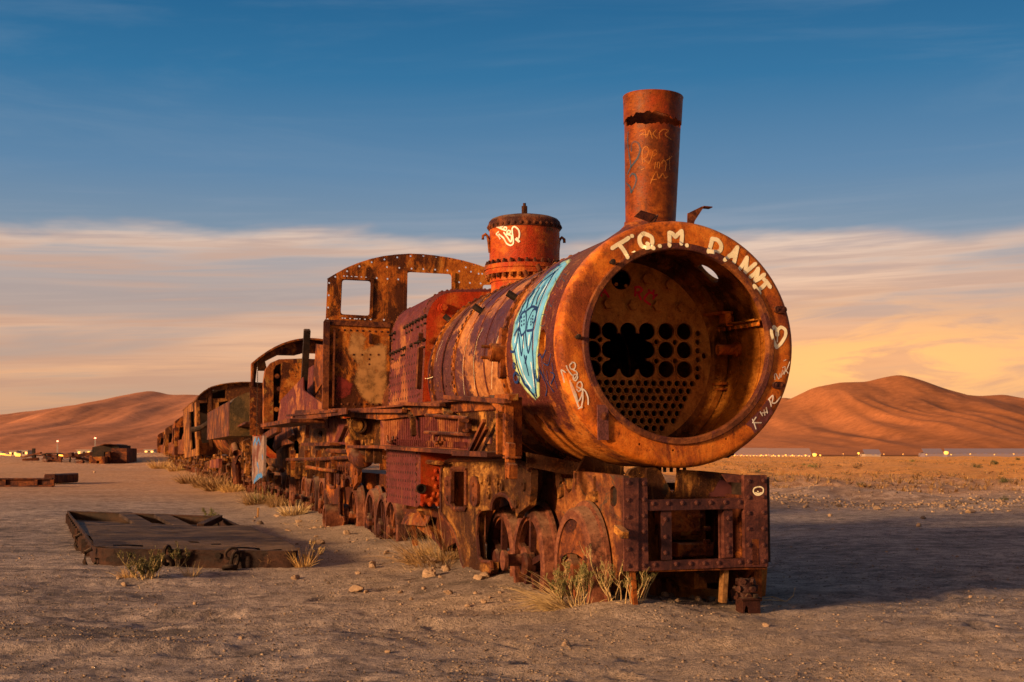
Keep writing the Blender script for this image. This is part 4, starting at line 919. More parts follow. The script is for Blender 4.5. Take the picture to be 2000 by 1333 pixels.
pin = [(655, 541), (678, 530), (702, 520.5), (726, 512.5), (751, 507), (776, 503), (802, 500.5), (827, 500), (852, 501.8), (878, 505), (902, 510), (926, 517), (643, 553), (642, 577), (641, 601), (640, 624), (672, 540), (678, 540), (687, 541), (694, 541.5), (697, 541.5), (706, 542), (715, 542.5), (736, 543.5), (757, 545), (778, 546), (756, 522), (780, 523.5), (804, 525), (827, 526), (850, 527), (874, 528.5), (897, 530), (920, 531), (935, 535), (942, 535), (910, 522.5), (897, 551.5), (918, 553), (939, 554), (669, 621), (674, 621.5), (684, 622), (693, 622.5), (697, 622.5), (703, 622.5), (713, 623.5), (724, 624), (750, 625)]
for q in pin: holes.append(circ(cp(*q), hx, hz, .0135, 6))
cab = MB().poly(o_+right, (-1, 0, 0), .012, holes).build('cab_front', CABM, L1)
fr = MB()
def frame(pts, w=.03):
    for i in range(len(pts)): fr.bar(pts[i]-Vector((.012, 0, 0)), pts[(i+1) % len(pts)]-Vector((.012, 0, 0)), w, .02, up=(-1, 0, 0), c=.002)
frame([cp(*q) for q in ((664, 543), (727, 546), (724.5, 621), (661.5, 618))], .035)
fr.bar(cp(792, 528)-Vector((.012, 0, 0)), cp(790, 640)-Vector((.012, 0, 0)), .05, .02, up=(-1, 0, 0)).bar(cp(885, 533)-Vector((.012, 0, 0)), cp(885, 640)-Vector((.012, 0, 0)), .05, .02, up=(-1, 0, 0))
fr.build('window_frame', CABM, cab, kind='stuff')
lo = MB().poly([cp(*q)-Vector((.03, 0, 0)) for q in ((633, 634), (760, 640), (760, 800), (630, 800))], (-1, 0, 0), .02); low = lo.build('lower_sheet', CABM, cab)
rr = MB().bar(cp(633, 630)-Vector((.03, 0, 0)), cp(762, 636)-Vector((.03, 0, 0)), .07, .05, up=(-1, 0, 0)).bar(cp(637, 628)-Vector((.05, 0, 0)), cp(634, 800)-Vector((.05, 0, 0)), .08, .06, up=(-1, 0, 0)).bar(cp(652, 645)-Vector((.05, 0, 0)), cp(649, 795)-Vector((.05, 0, 0)), .025, .04, up=(-1, 0, 0)).bar(cp(722, 652)-Vector((.05, 0, 0)), cp(722, 672)-Vector((.05, 0, 0)), .03, .05, up=(-1, 0, 0))
rr.build('angle_irons', DARK, cab)
rv = MB()
for q in [(657, 660+15*k) for k in range(9)]+[(660+12*k, 645+k*.5) for k in range(9)]+[(655+12*k, 790) for k in range(9)]+[(690+16*k, 693.5) for k in range(4)]+[(690, 705), (720, 702), (720, 712)]: rv.dome(cp(*q)-Vector((.03, 0, 0)), (-1, 0, 0), .016)
rv.build('rivets', DARK, cab, kind='stuff')
BARE = paint('bare_tan_primer', (.44, .215, .07)); REDR = paint('red_primer', (.20, .022, .014))
patch_area([(683, 648), (706, 645), (716, 660), (712, 682), (735, 672), (756, 650), (757, 790), (726, 792), (705, 776), (690, 745), (698, 712), (676, 690), (681, 668)], on_x(XC-.03), 'bare_patch', BARE, low, lift=.003, edge=14)
patch_area([(655, 735), (668, 722), (672, 738), (690, 750), (685, 772), (668, 780), (655, 778)], on_x(XC-.03), 'red_patch', REDR, low, lift=.003, edge=9)
patch_area([(658, 672), (668, 668), (670, 690), (664, 712), (657, 705)], on_x(XC-.03), 'red_patch', REDR, low, lift=.003, edge=8)
# rim angle round the roof line
rm = MB()
for a, b in zip(o_[2:]+right[:3], o_[3:]+right[1:4]): rm.bar(a+Vector((.03, 0, 0)), b+Vector((.03, 0, 0)), .05, .012, up=Vector((0, a.y*.2, 1)), c=.001)
rm.build('roof_rim', CABM, cab)
# cab floor and bunker plates behind
fl_ = MB().bar(P(577, 812, y=1.18), P(678, 803, y=1.18), .3, .03); fl_.poly([P(*q, y=1.3) for q in ((575, 802), (677, 797), (676, 809), (577, 823))], (0, 1, 0), .02); fl_.build('footplate', DARK, L1)
bk = MB().poly([P(*q, y=1.22) for q in ((540, 834), (548, 782), (562, 768), (591, 737), (592, 762), (620, 782), (632, 790), (632, 806), (600, 830))], (0, 1, 0), .02).poly([P(*q, y=1.0) for q in ((597, 770), (598, 722), (615, 712), (614, 780))], (0, 1, 0), .02)
bkr = bk.build('bunker_sheet', MAROON, L1)
MB().poly([P(*q, y=1.02) for q in ((609, 782), (617, 672), (634, 675), (632, 745), (616, 770))], (0, 1, 0), .02).build('torn_sheet', RUST, bkr)
MB().bar(P(593, 766, y=1.15), P(600, 644, y=1.15), .10, .10).build('upright_post', BLACK, bkr)
pl = MB().bar(P(537, 832, y=1.35), P(600, 822, y=1.35), .5, .06); pl.build('bunker_sill', DARK, bkr)
# --- running board and the ribbed side tank hung under it
YB = 1.05
yb = lambda px, py, dy=0: P(px, py, y=YB+dy)
NY = (0, 1, 0); NX = (-1, 0, 0)
tank = MB().poly([yb(*q, -.07) for q in ((743, 812), (870, 800), (980, 793), (980, 886), (905, 882), (743, 873))], NY, .03).build('side_tank', MAROON, L1)
rib = MB()
for k in range(44):
    t = k/43; px = 752+t*150; rib.bar(yb(px, 816-t*6, -.068), yb(px, 868+t*8, -.068), .022, .014, up=NY, c=.003)
for k in range(40):
    t = k/39; px = 757+t*210; a = yb(px, 806-t*14, -.02); b = yb(px, 816-t*14, -.02); rib.bar(a, b, .02, .02, up=NY, c=.003)
for k in range(40):
    t = k/39; px = 765+t*145; a = yb(px, 858+t*6, -.03); b = yb(px, 870+t*6, -.03); rib.bar(a, b, .018, .02, up=NY, c=.003)
rib.build('ribs', MAROON, tank, kind='stuff')
MB().poly([yb(*q, -.04) for q in ((860, 800), (915, 806), (985, 795), (985, 886), (920, 884), (915, 820), (900, 812))], NY, .025).build('end_sheet', OCHRE, tank)
def beam(pts, w, h, mat, name, parent=L1, dy=0, up=(0, 0, 1)):
    m = MB()
    for a, b in zip(pts, pts[1:]): m.bar(yb(*a, dy), yb(*b, dy), w, h, up=up)
    return m.build(name, mat, parent)
beam([(690, 873), (745, 873), (830, 879), (908, 884)], .16, .032, DARK, 'bottom_angle', tank, .03)
beam([(905, 885.5), (975, 888)], .20, .04, DARK, 'bottom_angle', tank, .04)
bd = MB().poly([yb(*q, -.005) for q in ((640, 806), (745, 800), (875, 786), (990, 777), (1000, 779), (1000, 798), (870, 806), (745, 820), (640, 812))], NY, .05); board = bd.build('running_board', RUST, L1)
topb = MB().bar(yb(640, 803, -.12), yb(745, 799, -.12), .40, .02).bar(yb(745, 799, -.12), yb(985, 778, -.12), .40, .02); topb.build('tread_plate', DARK, board)
beam([(872, 776), (992, 784)], .06, .035, DARK, 'top_rail', board, .10); beam([(786, 789), (864, 791)], .06, .03, DARK, 'top_rail', board, .08)
beam([(640, 803), (790, 803)], .06, .04, DARK, 'top_rail', board, .06)
beam([(960, 778), (985, 800)], .05, .05, RUST, 'bracket', board, .08); beam([(790, 797), (806, 815), (808, 852)], .05, .05, OCHRE, 'bracket', board, .0); beam([(868, 800), (880, 812)], .05, .05, OCHRE, 'bracket', board, .02)
en = MB(); xe = yb(1003, 780).x
en.box(xe-.02, xe+.02, YB-.06, YB+.07, 1.13, 1.56, c=.004).bar(yb(979, 790, .05), yb(979, 888, .05), .07, .05).bar(yb(988, 790, .06), yb(988, 888, .06), .03, .05).bar(Vector((xe-.03, YB+.05, 1.13)), Vector((xe-.03, YB+.05, 1.57)), .06, .08)
en.bar(yb(975, 778, .06), yb(1003, 776, .06), .08, .05); enp = en.build('end_bracket', RUST, board)
hk = MB().bar(yb(997, 865, .06), yb(996, 912, .06), .05, .10).bar(yb(1000, 892, .06), yb(1000, 896, .06), .10, .14).bar(yb(1000, 905, .08), yb(999, 935, .08), .06, .09).bar(yb(990, 905, .09), yb(991, 934, .10), .03, .05)
hk.build('hanger', RUST, board)
beam([(916, 885), (946, 822)], .03, .03, DARK, 'diagonal_stay', tank, .06); beam([(925, 884), (951, 836)], .03, .03, DARK, 'diagonal_stay', tank, .03)
rd = MB().path([yb(832, 811, .03), yb(914, 817, .06)], .016).path([yb(830, 845, .03), yb(914, 849, .06)], .016).bar(yb(915, 815, .05), yb(915, 850, .05), .04, .05).bar(yb(907, 817, .02), yb(907, 846, .02), .10, .04)
for k in range(3):
    for yy in (822, 841): rd.tube(yb(902+k*5, yy, .03), yb(902+k*5, yy, .09), .018, n=6)
rd.build('valve_rods', DARK, tank)
MB().poly([yb(*q, -.03) for q in ((944, 854), (959, 854), (959, 867), (944, 867))], NY, .01).build('square_plate', PLUM, tank)
for q in ((852, 858), (762, 857)):
    MB().path([yb(q[0]-6, q[1]-5, -.02), yb(q[0]-5, q[1]+5, .02), yb(q[0], q[1]+9, .03), yb(q[0]+5, q[1]+5, .02), yb(q[0]+6, q[1]-3, -.02)], .014).build('hook', RUST, tank)
# --- pipes and side plates between the two engine units
ym = lambda y: (lambda px, py: P(px, py, y=y))
q9 = ym(.95)
qx = lambda px, py: P(px, py, x=8.2)
bxs = MB().poly([qx(*q) for q in ((684, 815), (735, 818), (736, 858), (692, 860), (684, 852))], NX, .02, [circ(qx(700, 831), hx, hz, .085, 20)])
bxs.tube(qx(700, 831)-Vector((.03, 0, 0)), qx(700, 831)+Vector((.2, 0, 0)), .105, n=20, inner=.085); bxs.poly([qx(*q)+Vector((.3, 0, 0)) for q in ((684, 815), (735, 818), (736, 858), (692, 860))], NX, .02)
bxs.build('injector_box', OCHRE, L1)
el = MB(); el.path([q9(688, 858), q9(690, 875), q9(694, 892), q9(704, 902), q9(714, 898), q9(717, 880)], .10, 14); el.build('elbow_pipe', RUST, L1, smooth=True)
for a in ((722, 866), (738, 868)): MB().bar(q9(a[0], a[1]), q9(a[0], a[1]+38), .10, .05).build('pipe_bracket', OCHRE, L1)
q8 = ym(.80)
sp_ = MB().poly([q8(*q) for q in ((540, 832), (682, 822), (745, 820), (745, 885), (690, 890), (560, 905), (540, 900))], NY, .04, [circ(q8(626, 848), Vector((1, 0, 0)), Vector((0, 0, 1)), .28, 14, .055), [q8(*q) for q in ((570, 875), (571, 862), (577, 858), (583, 864), (584, 886), (572, 888))]])
frs = sp_.build('side_frame_plate', OCHRE, L1)
MB().poly([ym(.9)(*q) for q in ((637, 818), (686, 818), (686, 870), (638, 866))], NY, .03).build('side_sheet', MAROON, frs)
MB().bar(q9(664, 862), q9(676, 834), .06, .03).bar(q9(598, 868), q9(655, 868), .18, .05).build('footstep', DARK, frs)
MB().poly([ym(.92)(*q) for q in ((603, 822), (640, 820), (640, 836), (606, 838))], NY, .03).bar(ym(.92)(601, 824), ym(.92)(600, 856), .06, .03).build('hanger_plate', MAROON, frs)
MB().poly([ym(.95)(*q) for q in ((566, 832), (572, 850), (560, 858), (572, 866), (553, 870), (536, 882), (532, 872), (538, 850), (545, 838))], NY, .03).build('torn_bracket', DARK, frs)
cb = MB()
for k in range(9): cb.bar(q8(566+k*8, 905-k*.6), q8(565+k*8, 928-k*.2+4*(k % 3)), .10, .03)
cb.build('spring_leaves', OCHRE, frs, kind='stuff')

for a, b, r in (((560, 898), (690, 893), .03), ((640, 880), (745, 884), .035), ((745, 893), (862, 905), .022), ((600, 912), (655, 920), .028)):
    MB().path([ym(.86)(*a), ym(.86)(a[0]*.5+b[0]*.5, a[1]*.5+b[1]*.5+1.5), ym(.86)(*b)], r, 8).build('brake_rod', RUST if r < .03 else DARK, L1, smooth=True)
for px in (572, 600, 622, 652, 748):
    MB().bar(ym(.84)(px, 880), ym(.84)(px+1, 918), .09, .04).build('hanger_link', RUST, L1)
SIDEM0 = OCHRE
# --- main frame under the boiler
uf = MB().box(.75, 15.2, -.30, .42, .62, .86).box(.75, 4.5, -.30, .30, .25, .6).box(10.0, 14.5, -.30, .30, .25, .6); uf.build('main_frame', RUST, L1)
sd = MB()
for x in (.85, 1.35): sd.poly([Vector((x, y, z)) for y, z in ((.12, .87), (.5, .87), (.5, 1.0), (.42, 1.13), (.25, 1.07), (.12, 1.05))], NX, .05)
sd.box(.85, 1.4, .12, .48, .87, .95).build('smokebox_saddle', OCHRE, L1)
MB().box(2.6, 4.4, -.50, .55, .985, 1.04).build('boiler_shelf', RUST, L1)
MB().poly([P(*q, x=1.0) for q in ((1030, 884), (1110, 900), (1175, 912), (1214, 915), (1222, 926), (1170, 931), (1100, 926), (1030, 912))], NX, .04).build('saddle_skirt', OCHRE, L1)
MB().poly([P(*q, x=.5) for q in ((1226, 926), (1232, 917), (1246, 912), (1268, 910), (1292, 912), (1292, 940), (1226, 936))], NX, .06).build('saddle_hump', SIDEM0, L1)
hb = MB()
for k in range(4): p = P(1298+k*13, 912, x=.42); hb.tube(p+Vector((0, 0, .05)), p-Vector((0, 0, .04)), .014, n=6)
hb.build('hanging_bolts', BLACK, L1, kind='stuff')
# --- bogie: horn plates, axles and wheels
def wheel(name, x, yo, z, R, parent, mat, solid=False, pin=False, tw=.125, s=1, spokes=9, tilt=0.):
    """outside face at yo; s = +1 faces the lit side"""
    o = thing_part(name, parent); w = MB()
    pr = [(0, R*.80), (0, R*.93), (-.012, R*.965), (-tw*.72, R), (-tw*.78, R+.035), (-tw, R+.038), (-tw, R*.80)]
    w.lathe([(h*s, r) for h, r in pr], (x, yo, z), 'y', 56, closed=True)
    ty = w.build('tyre', mat, parent, smooth=28); ty.name = name
    c = MB(); ys = yo-.03*s
    c.lathe([(-.05*s, .01), (-.05*s, R*.19), (0.02*s, R*.20), (.04*s, R*.17), (.04*s, .001)], (x, yo, z), 'y', 28)
    c.lathe([(-.03*s, R*.81), (-.02*s, R*.74), (-.07*s, R*.74), (-.08*s, R*.81)], (x, yo, z), 'y', 40, closed=True)
    for k in range(spokes):
        a = 2*math.pi*(k+.3)/spokes; d = Vector((math.cos(a), 0, math.sin(a))); p = Vector((x, yo-.045*s, z)); c.bar(p+d*R*.15, p+d*R*.78, .05, .05, up=(0, 1, 0))
    c.build('wheel_centre', DARK, ty, smooth=30)
    if solid:       # crescent balance weight
        pts = []
        for i in range(25): a = math.pi*(.02+.96*i/24); pts.append(Vector((x+R*.79*math.cos(a), yo-.012*s, z+R*.79*math.sin(a))))
        for i in range(13): a = math.pi*(1-i/12); pts.append(Vector((x+R*.70*math.cos(a), yo-.012*s, z+.02+.11*math.sin(a))))
        MB().poly(pts, (0, s, 0), .05).build('balance_weight', DARK, ty)
    if pin:
        k = MB().tube((x+R*.12, yo-.05*s, z+.03), (x+R*.12, yo+.17*s, z+.03), .048, n=18).tube((x+R*.12, yo+.16*s, z+.03), (x+R*.12, yo+.19*s, z+.03), .082, n=20)
        k.tube((x+R*.12, yo-.05*s, z+.03), (x+R*.12, yo+.01*s, z+.03), .11, n=20); k.build('crank_pin', mat, ty, smooth=40)
    return ty
def thing_part(n, p): return None
def horn(parent, pts, off, y, mat, th=.05):
    return [Vector((p.x+off, p.y, p.z)) for p in (P(*q, y=y) for q in pts)]
Z2 = lambda pts: fl(pts, 850, 880, 3.921)
hp_out = Z2([(50, 200), (58, 130), (85, 92), (125, 73), (540, 66), (640, 85), (700, 125), (735, 150), (735, 300), (720, 420), (640, 480), (622, 520), (610, 450), (585, 385), (550, 345), (510, 335), (475, 348), (450, 390), (440, 455), (352, 465), (336, 500), (330, 650), (345, 820), (365, 850), (438, 858), (440, 905), (425, 948), (390, 968), (320, 966), (275, 952), (235, 910), (212, 850), (190, 740), (150, 620), (95, 540), (52, 480)])
hp_in = Z2([(135, 150), (140, 143), (240, 143), (247, 155), (247, 420), (235, 450), (150, 450), (135, 420)])
YH = .74
HORN = rust('horn_plate_scale', (.016, .007, .004), (.115, .040, .011), (.50, .245, .065), patch=(.050, .018, .008), pscale=2.6, pth=.50, psoft=.14, bump=1.0, dust=.5, scale=1.3, second=(.30, .13, .03), streak=.4)
for off, mt in ((0, HORN), (8.65, RUST)):
    o = horn(L1, hp_out, off, YH, mt); i = horn(L1, hp_in, off, YH, mt)
    hpl = MB().poly(o, NY, .055, [i]).build('horn_plate', mt, L1)
    eb = MB()
    for pts, w in ((o[:8]+[], .035), (o[12:19], .035), (o[19:31], .03), (o[29:]+o[:1], .03), (i+i[:1], .045)):
        for a, b in zip(pts, pts[1:]): eb.path([a+Vector((0, .006, 0)), b+Vector((0, .006, 0))], w*.62, 6)
    eb.build('edge_bead', DARK, hpl)
    for (a, b) in (((93, 235), (93, 385)), ((292, 240), (292, 385))):
        A, B = horn(L1, Z2([a]), off, YH+.03, mt)[0], horn(L1, Z2([b]), off, YH+.03, mt)[0]; wd = .145; pts = []
        for k in range(9): t = math.pi*k/8; pts.append(A+Vector((-math.cos(t)*wd, 0, math.sin(t)*.05)))
        for k in range(9): t = math.pi*k/8; pts.append(B+Vector((math.cos(t)*wd, 0, -math.sin(t)*.05)))
        gp = MB().poly(pts, NY, .035).dome(A+Vector((0, .0, -.02)), NY, .03).dome(B+Vector((0, .0, .02)), NY, .03); gp.build('guide_cheek', DARK, hpl)
    bo = MB()
    for q in Z2([(360, 218), (418, 228), (484, 228), (418, 332), (482, 302), (520, 268), (685, 268), (628, 400)]): 
        p = horn(L1, [q], off, YH, mt)[0]; bo.tube(p, p+Vector((0, .02, 0)), .048, n=12, inner=.02).tube(p-Vector((0, .01, 0)), p+Vector((0, .012, 0)), .02, n=8)
    bo.build('bolt_bosses', mt, hpl, kind='stuff')
    # timber stop jammed in the slot
    a = horn(L1, Z2([(190, 150)]), off, .62, mt)[0]; MB().bar(a+Vector((.05, 0, .03)), a+Vector((.05, 0, -.62)), .34, .10, up=NY).build('timber_packing', WOODM, L1)
    hn2 = MB().poly([Vector((p.x, -p.y+.05, min(p.z, .88+.004*k_))) for k_, p in enumerate(o)], (0, -1, 0), .055).build('horn_plate', mt, L1)
SIDEM = rust('frame_side_rust', (.034, .011, .005), (.155, .047, .016), (.36, .140, .038), patch=(.080, .026, .019), pscale=2.6, pth=.47, psoft=.1, second=(.06, .045, .032), streak=.6)
# inner plate from the horn to the buffer beam
YI = .50
ip = Z2([(735, 150), (770, 130), (820, 148), (900, 146), (945, 175), (975, 240), (1000, 300), (1022, 328), (1042, 310), (1052, 270), (1060, 158), (1230, 172), (1442, 195), (1450, 900), (1330, 1080), (1220, 1090), (1000, 1050), (735, 950)])
sl = Z2([(1340, 300), (1350, 280), (1365, 272), (1380, 282), (1390, 310), (1390, 400), (1380, 425), (1362, 432), (1348, 420), (1340, 390)]); s2 = Z2([(1212, 200), (1230, 200), (1230, 310), (1212, 310)])
ipl = MB().poly([P(*q, y=YI) for q in ip], NY, .05, [[P(*q, y=YI) for q in sl], [P(*q, y=YI) for q in s2]]).build('front_side_plate', SIDEM, L1)
ar = MB()
pts = [P(*q, y=YI+.012) for q in Z2([(772, 420), (785, 280), (805, 205), (845, 165), (895, 160), (935, 200), (955, 270), (962, 360)])]
for a, b in zip(pts, pts[1:]): ar.bar(a, b, .11, .022, up=NY)
ar.build('arch_rib', OCHRE, ipl)
tm = MB().bar(P(1205, 1032, y=YI+.03), P(1222, 1046, y=YI+.03), .05, .05).poly([P(*q, y=YI+.02) for q in Z2([(1150, 370), (1170, 320), (1228, 310), (1228, 395), (1150, 395)])], NY, .02); tm.build('lug_plate', OCHRE, ipl, kind='stuff')
MB().poly([Vector((p.x, -YI, min(p.z, .85))) for p in (P(*q, y=YI) for q in ip)], (0, -1, 0), .05).build('front_side_plate', RUST, L1)
WM = rust('wheel_rust', (.018, .007, .005), (.105, .033, .019), (.24, .090, .046), patch=(.045, .016, .012), dust=.6, rough=(.42, .7), streak=.4)
MB().poly([P(*q, y=YI-.004) for q in ((1060, 1000), (1160, 1000), (1160, 1120), (1060, 1120))], NY, .02).build('frame_web', DARK, L1)
wh = [(.53, .64, .29, .475, True, False), (1.66, .66, .255, .475, False, True), (2.78, .60, .21, .475, False, False)]
for x, y, z, R, s_, p_ in wh:
    wheel('wheel', x, y, z, R, L1, WM, s_, p_, spokes=3 if s_ else 5); wheel('wheel', x, -y, z, R, L1, WM, s_, False, s=-1)
    MB().tube((x, -y, z), (x, y-.05, z), .07, n=14).build('axle', DARK, L1)
for x, y, z, R in ((8.05, .62, .16, .47), (8.78, .61, .17, .47), (9.75, .60, .2, .47), (11.3, .60, .2, .47), (14.35, .66, .3, .46), (15.6, .66, .3, .46), (16.9, .66, .3, .46)):
    wheel('wheel', x, y, z, R, L1, WM, False, x > 15, spokes=7); wheel('wheel', x, -y, z, R, L1, WM, False, False, s=-1)
    MB().tube((x, -y, z), (x, y-.05, z), .07, n=14).build('axle', DARK, L1)
rl_ = P(640, 1000, y=.9); MB().tube((rl_.x, .6, .17), (rl_.x, .95, .17), .21, n=24, inner=.15).build('loose_drum', WM, L1, smooth=40)
# --- buffer beam
XB = -.2
fp = lambda px, py, dx=0: P(px, py, x=XB+dx)
F1 = lambda pts: fl(pts, 1180, 890, 3.921)
NX = (-1, 0, 0)
def fplate(pts, dx, th, name, mat, parent=L1, holes=()):
    return MB().poly([fp(*q, dx) for q in pts], NX, th, [[fp(*q, dx) for q in h] for h in holes]).build(name, mat, parent)
rivme = MB().dome((0, 0, 0), NX, .0215, .018).v and None
rm_ = MB().dome((0, 0, 0), NX, .0175, .014); rme = bpy.data.meshes.new('rivet'); rme.from_pydata(rm_.v, [], rm_.f); rme.materials.append(RUST)
def rivet(parent, p):
    o = bpy.data.objects.new('rivet', rme); C.objects.link(o); o.parent = parent; o.location = p
BEAM = rust('beam_maroon', (.014, .006, .005), (.078, .023, .017), (.19, .062, .038), patch=(.050, .016, .015), pscale=3, rough=(.45, .7), spec=.25)
rme.materials.clear(); rme.materials.append(BEAM)
lp = fplate(F1([(152, 172), (330, 172), (340, 886), (155, 886)]), 0, .05, 'end_post', BEAM)
fplate(F1([(150, 171), (264, 170), (262, 886), (153, 887)]), -.012, .012, 'cover_strip', BEAM, lp)
for y in (210, 340, 470, 600, 715, 845): rivet(lp, fp(*F1([(185, y)])[0], -.012))
for y in (215, 338, 460, 585, 715, 840): rivet(lp, fp(*F1([(304, y)])[0], 0))
rp = fplate(F1([(1072, 150), (1244, 150), (1258, 852), (1082, 856)]), 0, .05, 'end_post', BEAM)
for y in (195, 320, 440, 562, 685, 812): rivet(rp, fp(*F1([(1108, y)])[0], 0))
for y in (192, 316, 436, 560, 685, 808): rivet(rp, fp(*F1([(1220, y)])[0], 0))
tr_ = fplate(F1([(336, 340), (1070, 327), (1071, 408), (336, 424)]), .008, .06, 'top_rail', BEAM)
for x in (375, 490, 598, 708, 815, 927, 1038): rivet(tr_, fp(*F1([(x, 368-(x-375)*.018)])[0], .008))
br_ = fplate(F1([(340, 812), (1081, 787), (1083, 853), (343, 884)]), .008, .06, 'bottom_rail', BEAM)
for x in (388, 552, 662, 768, 876, 1042): rivet(br_, fp(*F1([(x, 836-(x-388)*.03)])[0], .008))
v1 = fplate(F1([(437, 425), (515, 425), (520, 800), (440, 800)]), .03, .05, 'inner_post', BEAM)
for y in (490, 625, 745): rivet(v1, fp(*F1([(470, y)])[0], .03))
v2 = fplate(F1([(918, 415), (983, 415), (987, 780), (920, 786)]), .03, .05, 'inner_post', BEAM)
for y in (480, 607, 705, 738): rivet(v2, fp(*F1([(952, y)])[0], .03))
MB().poly([P(*q, x=XB+.08) for q in F1([(880, 415), (918, 415), (920, 790), (885, 790)])], NX, .02).build('post_flange', BEAM, v2)
nt_ = MB().poly([P(*q, x=.25) for q in F1([(325, 140), (330, 95), (395, 92), (440, 130), (480, 210), (515, 280), (535, 292), (550, 270), (572, 108), (760, 118), (1075, 150), (1075, 350), (325, 350)])], NX, .04)
hs = nt_.build('head_stock', OCHRE, L1); patch_area(F1([(778, 322), (800, 285), (835, 270), (880, 180), (940, 190), (960, 215), (1000, 240), (1005, 322)]), on_x(.25), 'painted_patch', OXIDE, hs, lift=.004)
fplate(F1([(905, 140), (1074, 150), (1074, 210), (950, 205)]), .05, .03, 'corner_plate', BEAM)
MB().box(XB+.05, .5, -.62, -.50, .38, .98).box(XB+.05, .25, .36, .48, .35, .97).build('beam_gusset', BLACK, L1, kind='stuff')  # black colour stands in for shade in the gaps behind the end posts
inb = MB().poly([P(*q, x=.62) for q in F1([(330, 330), (1090, 330), (1090, 830), (330, 830)])], NX, .04).build('inner_bulkhead', INNER, L1)
cc = MB().box(.25, .6, -.28, -.02, .55, .86).box(.2, .6, -.34, -.06, .40, .50).box(.3, .6, -.20, .1, .80, .84); inn = cc.build('drawgear_box', RUST, L1)
rv = MB()
for q in [(655+32*k, 465) for k in range(4)]+[(650+30*k, 725) for k in range(5)]+[(775, 560), (800, 560), (775, 660), (800, 660), (890, 605)]: rv.dome(P(*F1([q])[0], x=.2), NX, .02)
rv.build('rivets', RUST, inn, kind='stuff')
MB().box(XB+.02, .6, -.565, .38, .335, .35).build('shelf_plate', RUST, L1)
dl = MB().bar(fp(1233, 1112, .05), fp(1240, 1196, .05), .07, .03).bar(fp(1253, 1113, .1), fp(1254, 1165, .1), .025, .02); dl.build('guard_iron', RUST, L1)
MB().bar(P(1477, 1100, x=0), P(1478, 1175, x=0), .05, .06).build('guard_iron', RUST, L1)
pr_ = MB().bar(fp(1415, 1110, .1), fp(1411, 1178, .1), .075, .035); pr_.build('timber_prop', WOODM, L1)
MB().poly([P(*q, x=.75) for q in ((1215, 1100), (1500, 1095), (1495, 1165), (1215, 1180))], NX, .04).build('lower_bulkhead', INNER, L1)
dg = MB().box(.1, .7, -.36, -.20, .22, .34).box(.1, .7, -.24, -.14, .18, .30).box(.2, .5, -.50, -.42, .30, .36); dg.build('drawbar', OCHRE, L1)
ribbons([F1([(1180, 240), (1150, 250), (1142, 275), (1160, 300), (1190, 303), (1215, 285), (1218, 255), (1195, 240), (1170, 242)]), F1([(1160, 285), (1180, 293), (1205, 285)]), F1([(1175, 275), (1180, 278)])], lambda a, b, l: (fp(a, b, -l), Vector(NX)), 'graffiti_ring', CREAM, rp, w=.0065, lift=.003)
# loose coupling standing under the right hand post
kc = Vector((TM @ fp(1470, 1200)).to_tuple())
def castb():
    t = thing('broken_coupler', 'broken cast coupler standing in the sand under the right post of the buffer beam', 'coupler', None, TM)
    c = P(1470, 1196, x=-.24); m = MB()
    m.poly([c+Vector((0, y, z)) for y, z in ((.075, -.10), (.072, .075), (-.058, .08), (-.062, -.11))], NX, .12, [circ(c+Vector((0, .045, -.01)), hx, hz, .018, 14, .055)]); m.box(c.x-.01, c.x+.13, c.y-.07, c.y+.085, c.z+.08, c.z+.10)
    m.build('block', WM, t)
    m = MB(); c2 = P(1456, 1150, x=-.16)
    m.tube(c2+Vector((0, 0, .05)), c2-Vector((0, 0, .14)), .06, .045, n=14)
    for k, r_ in enumerate((.055, .075, .06)):
        m.lathe([(-.016, .02), (-.018, r_), (.016, r_*.95), (.018, .02)], c2+Vector((0, 0, .05-.05*k)), 'z', 14, closed=True)
        for i in range(5): a = 2*math.pi*i/5+k*.9; m.bolt(c2+Vector((math.cos(a)*r_*.9, math.sin(a)*r_*.9, .05-.05*k)), (math.cos(a), math.sin(a), .1), .022, .022)
    m.jitter(.012, 22); m.build('rusted_nuts', WM, t, smooth=50)
    MB().tube(c+Vector((-.03, -.01, .1)), c+Vector((-.03, -.01, .125)), .02, n=6).build('bolt', BLACK, t)
castb()

# =================================================================== THE WRECKS BEHIND
def arch_pts(x, hw, ze, zp, n=16):
    o = []
    for i in range(n+1):
        t = -1+2*i/n; o.append(Vector((x, -hw*t, ze+(zp-ze)*(1-abs(t)**2.1))))
    return o
def undercarriage(root, x0, x1, mat, zf=.95, seed=1, R=.46, step=1.55):
    rd = random.Random(seed); m = MB().box(x0, x1, -.5, .5, .62, zf)
    for s in (1, -1): m.bar((x0, .78*s, zf), (x1, .78*s, zf), .06, .16)
    m.build('main_frame', mat, root)
    x = x0+.9
    while x < x1-.6:
        ws = wheel('wheel', x, .68, .30, R, root, WM, False, rd.random() < .4, spokes=8); 
        wheel('wheel', x, -.68, .30, R, root, WM, False, False, s=-1, spokes=8); x += step*(.9+.25*rd.random())
    b = MB()
    for k in range(int((x1-x0)*2.2)):
        xx = rd.uniform(x0, x1-.3); zz = rd.uniform(.45, 1.15); y = rd.uniform(.72, 1.05)
        if rd.random() < .5: b.box(xx, xx+rd.uniform(.15, .6), y-.1, y+.02, zz, zz+rd.uniform(.08, .35))
        else: b.tube((xx, y, zz), (xx+rd.uniform(.3, 1.6), y, zz+rd.uniform(-.08, .08)), rd.uniform(.02, .06), n=8)
    b.build('brake_gear', mat, root, kind='stuff')
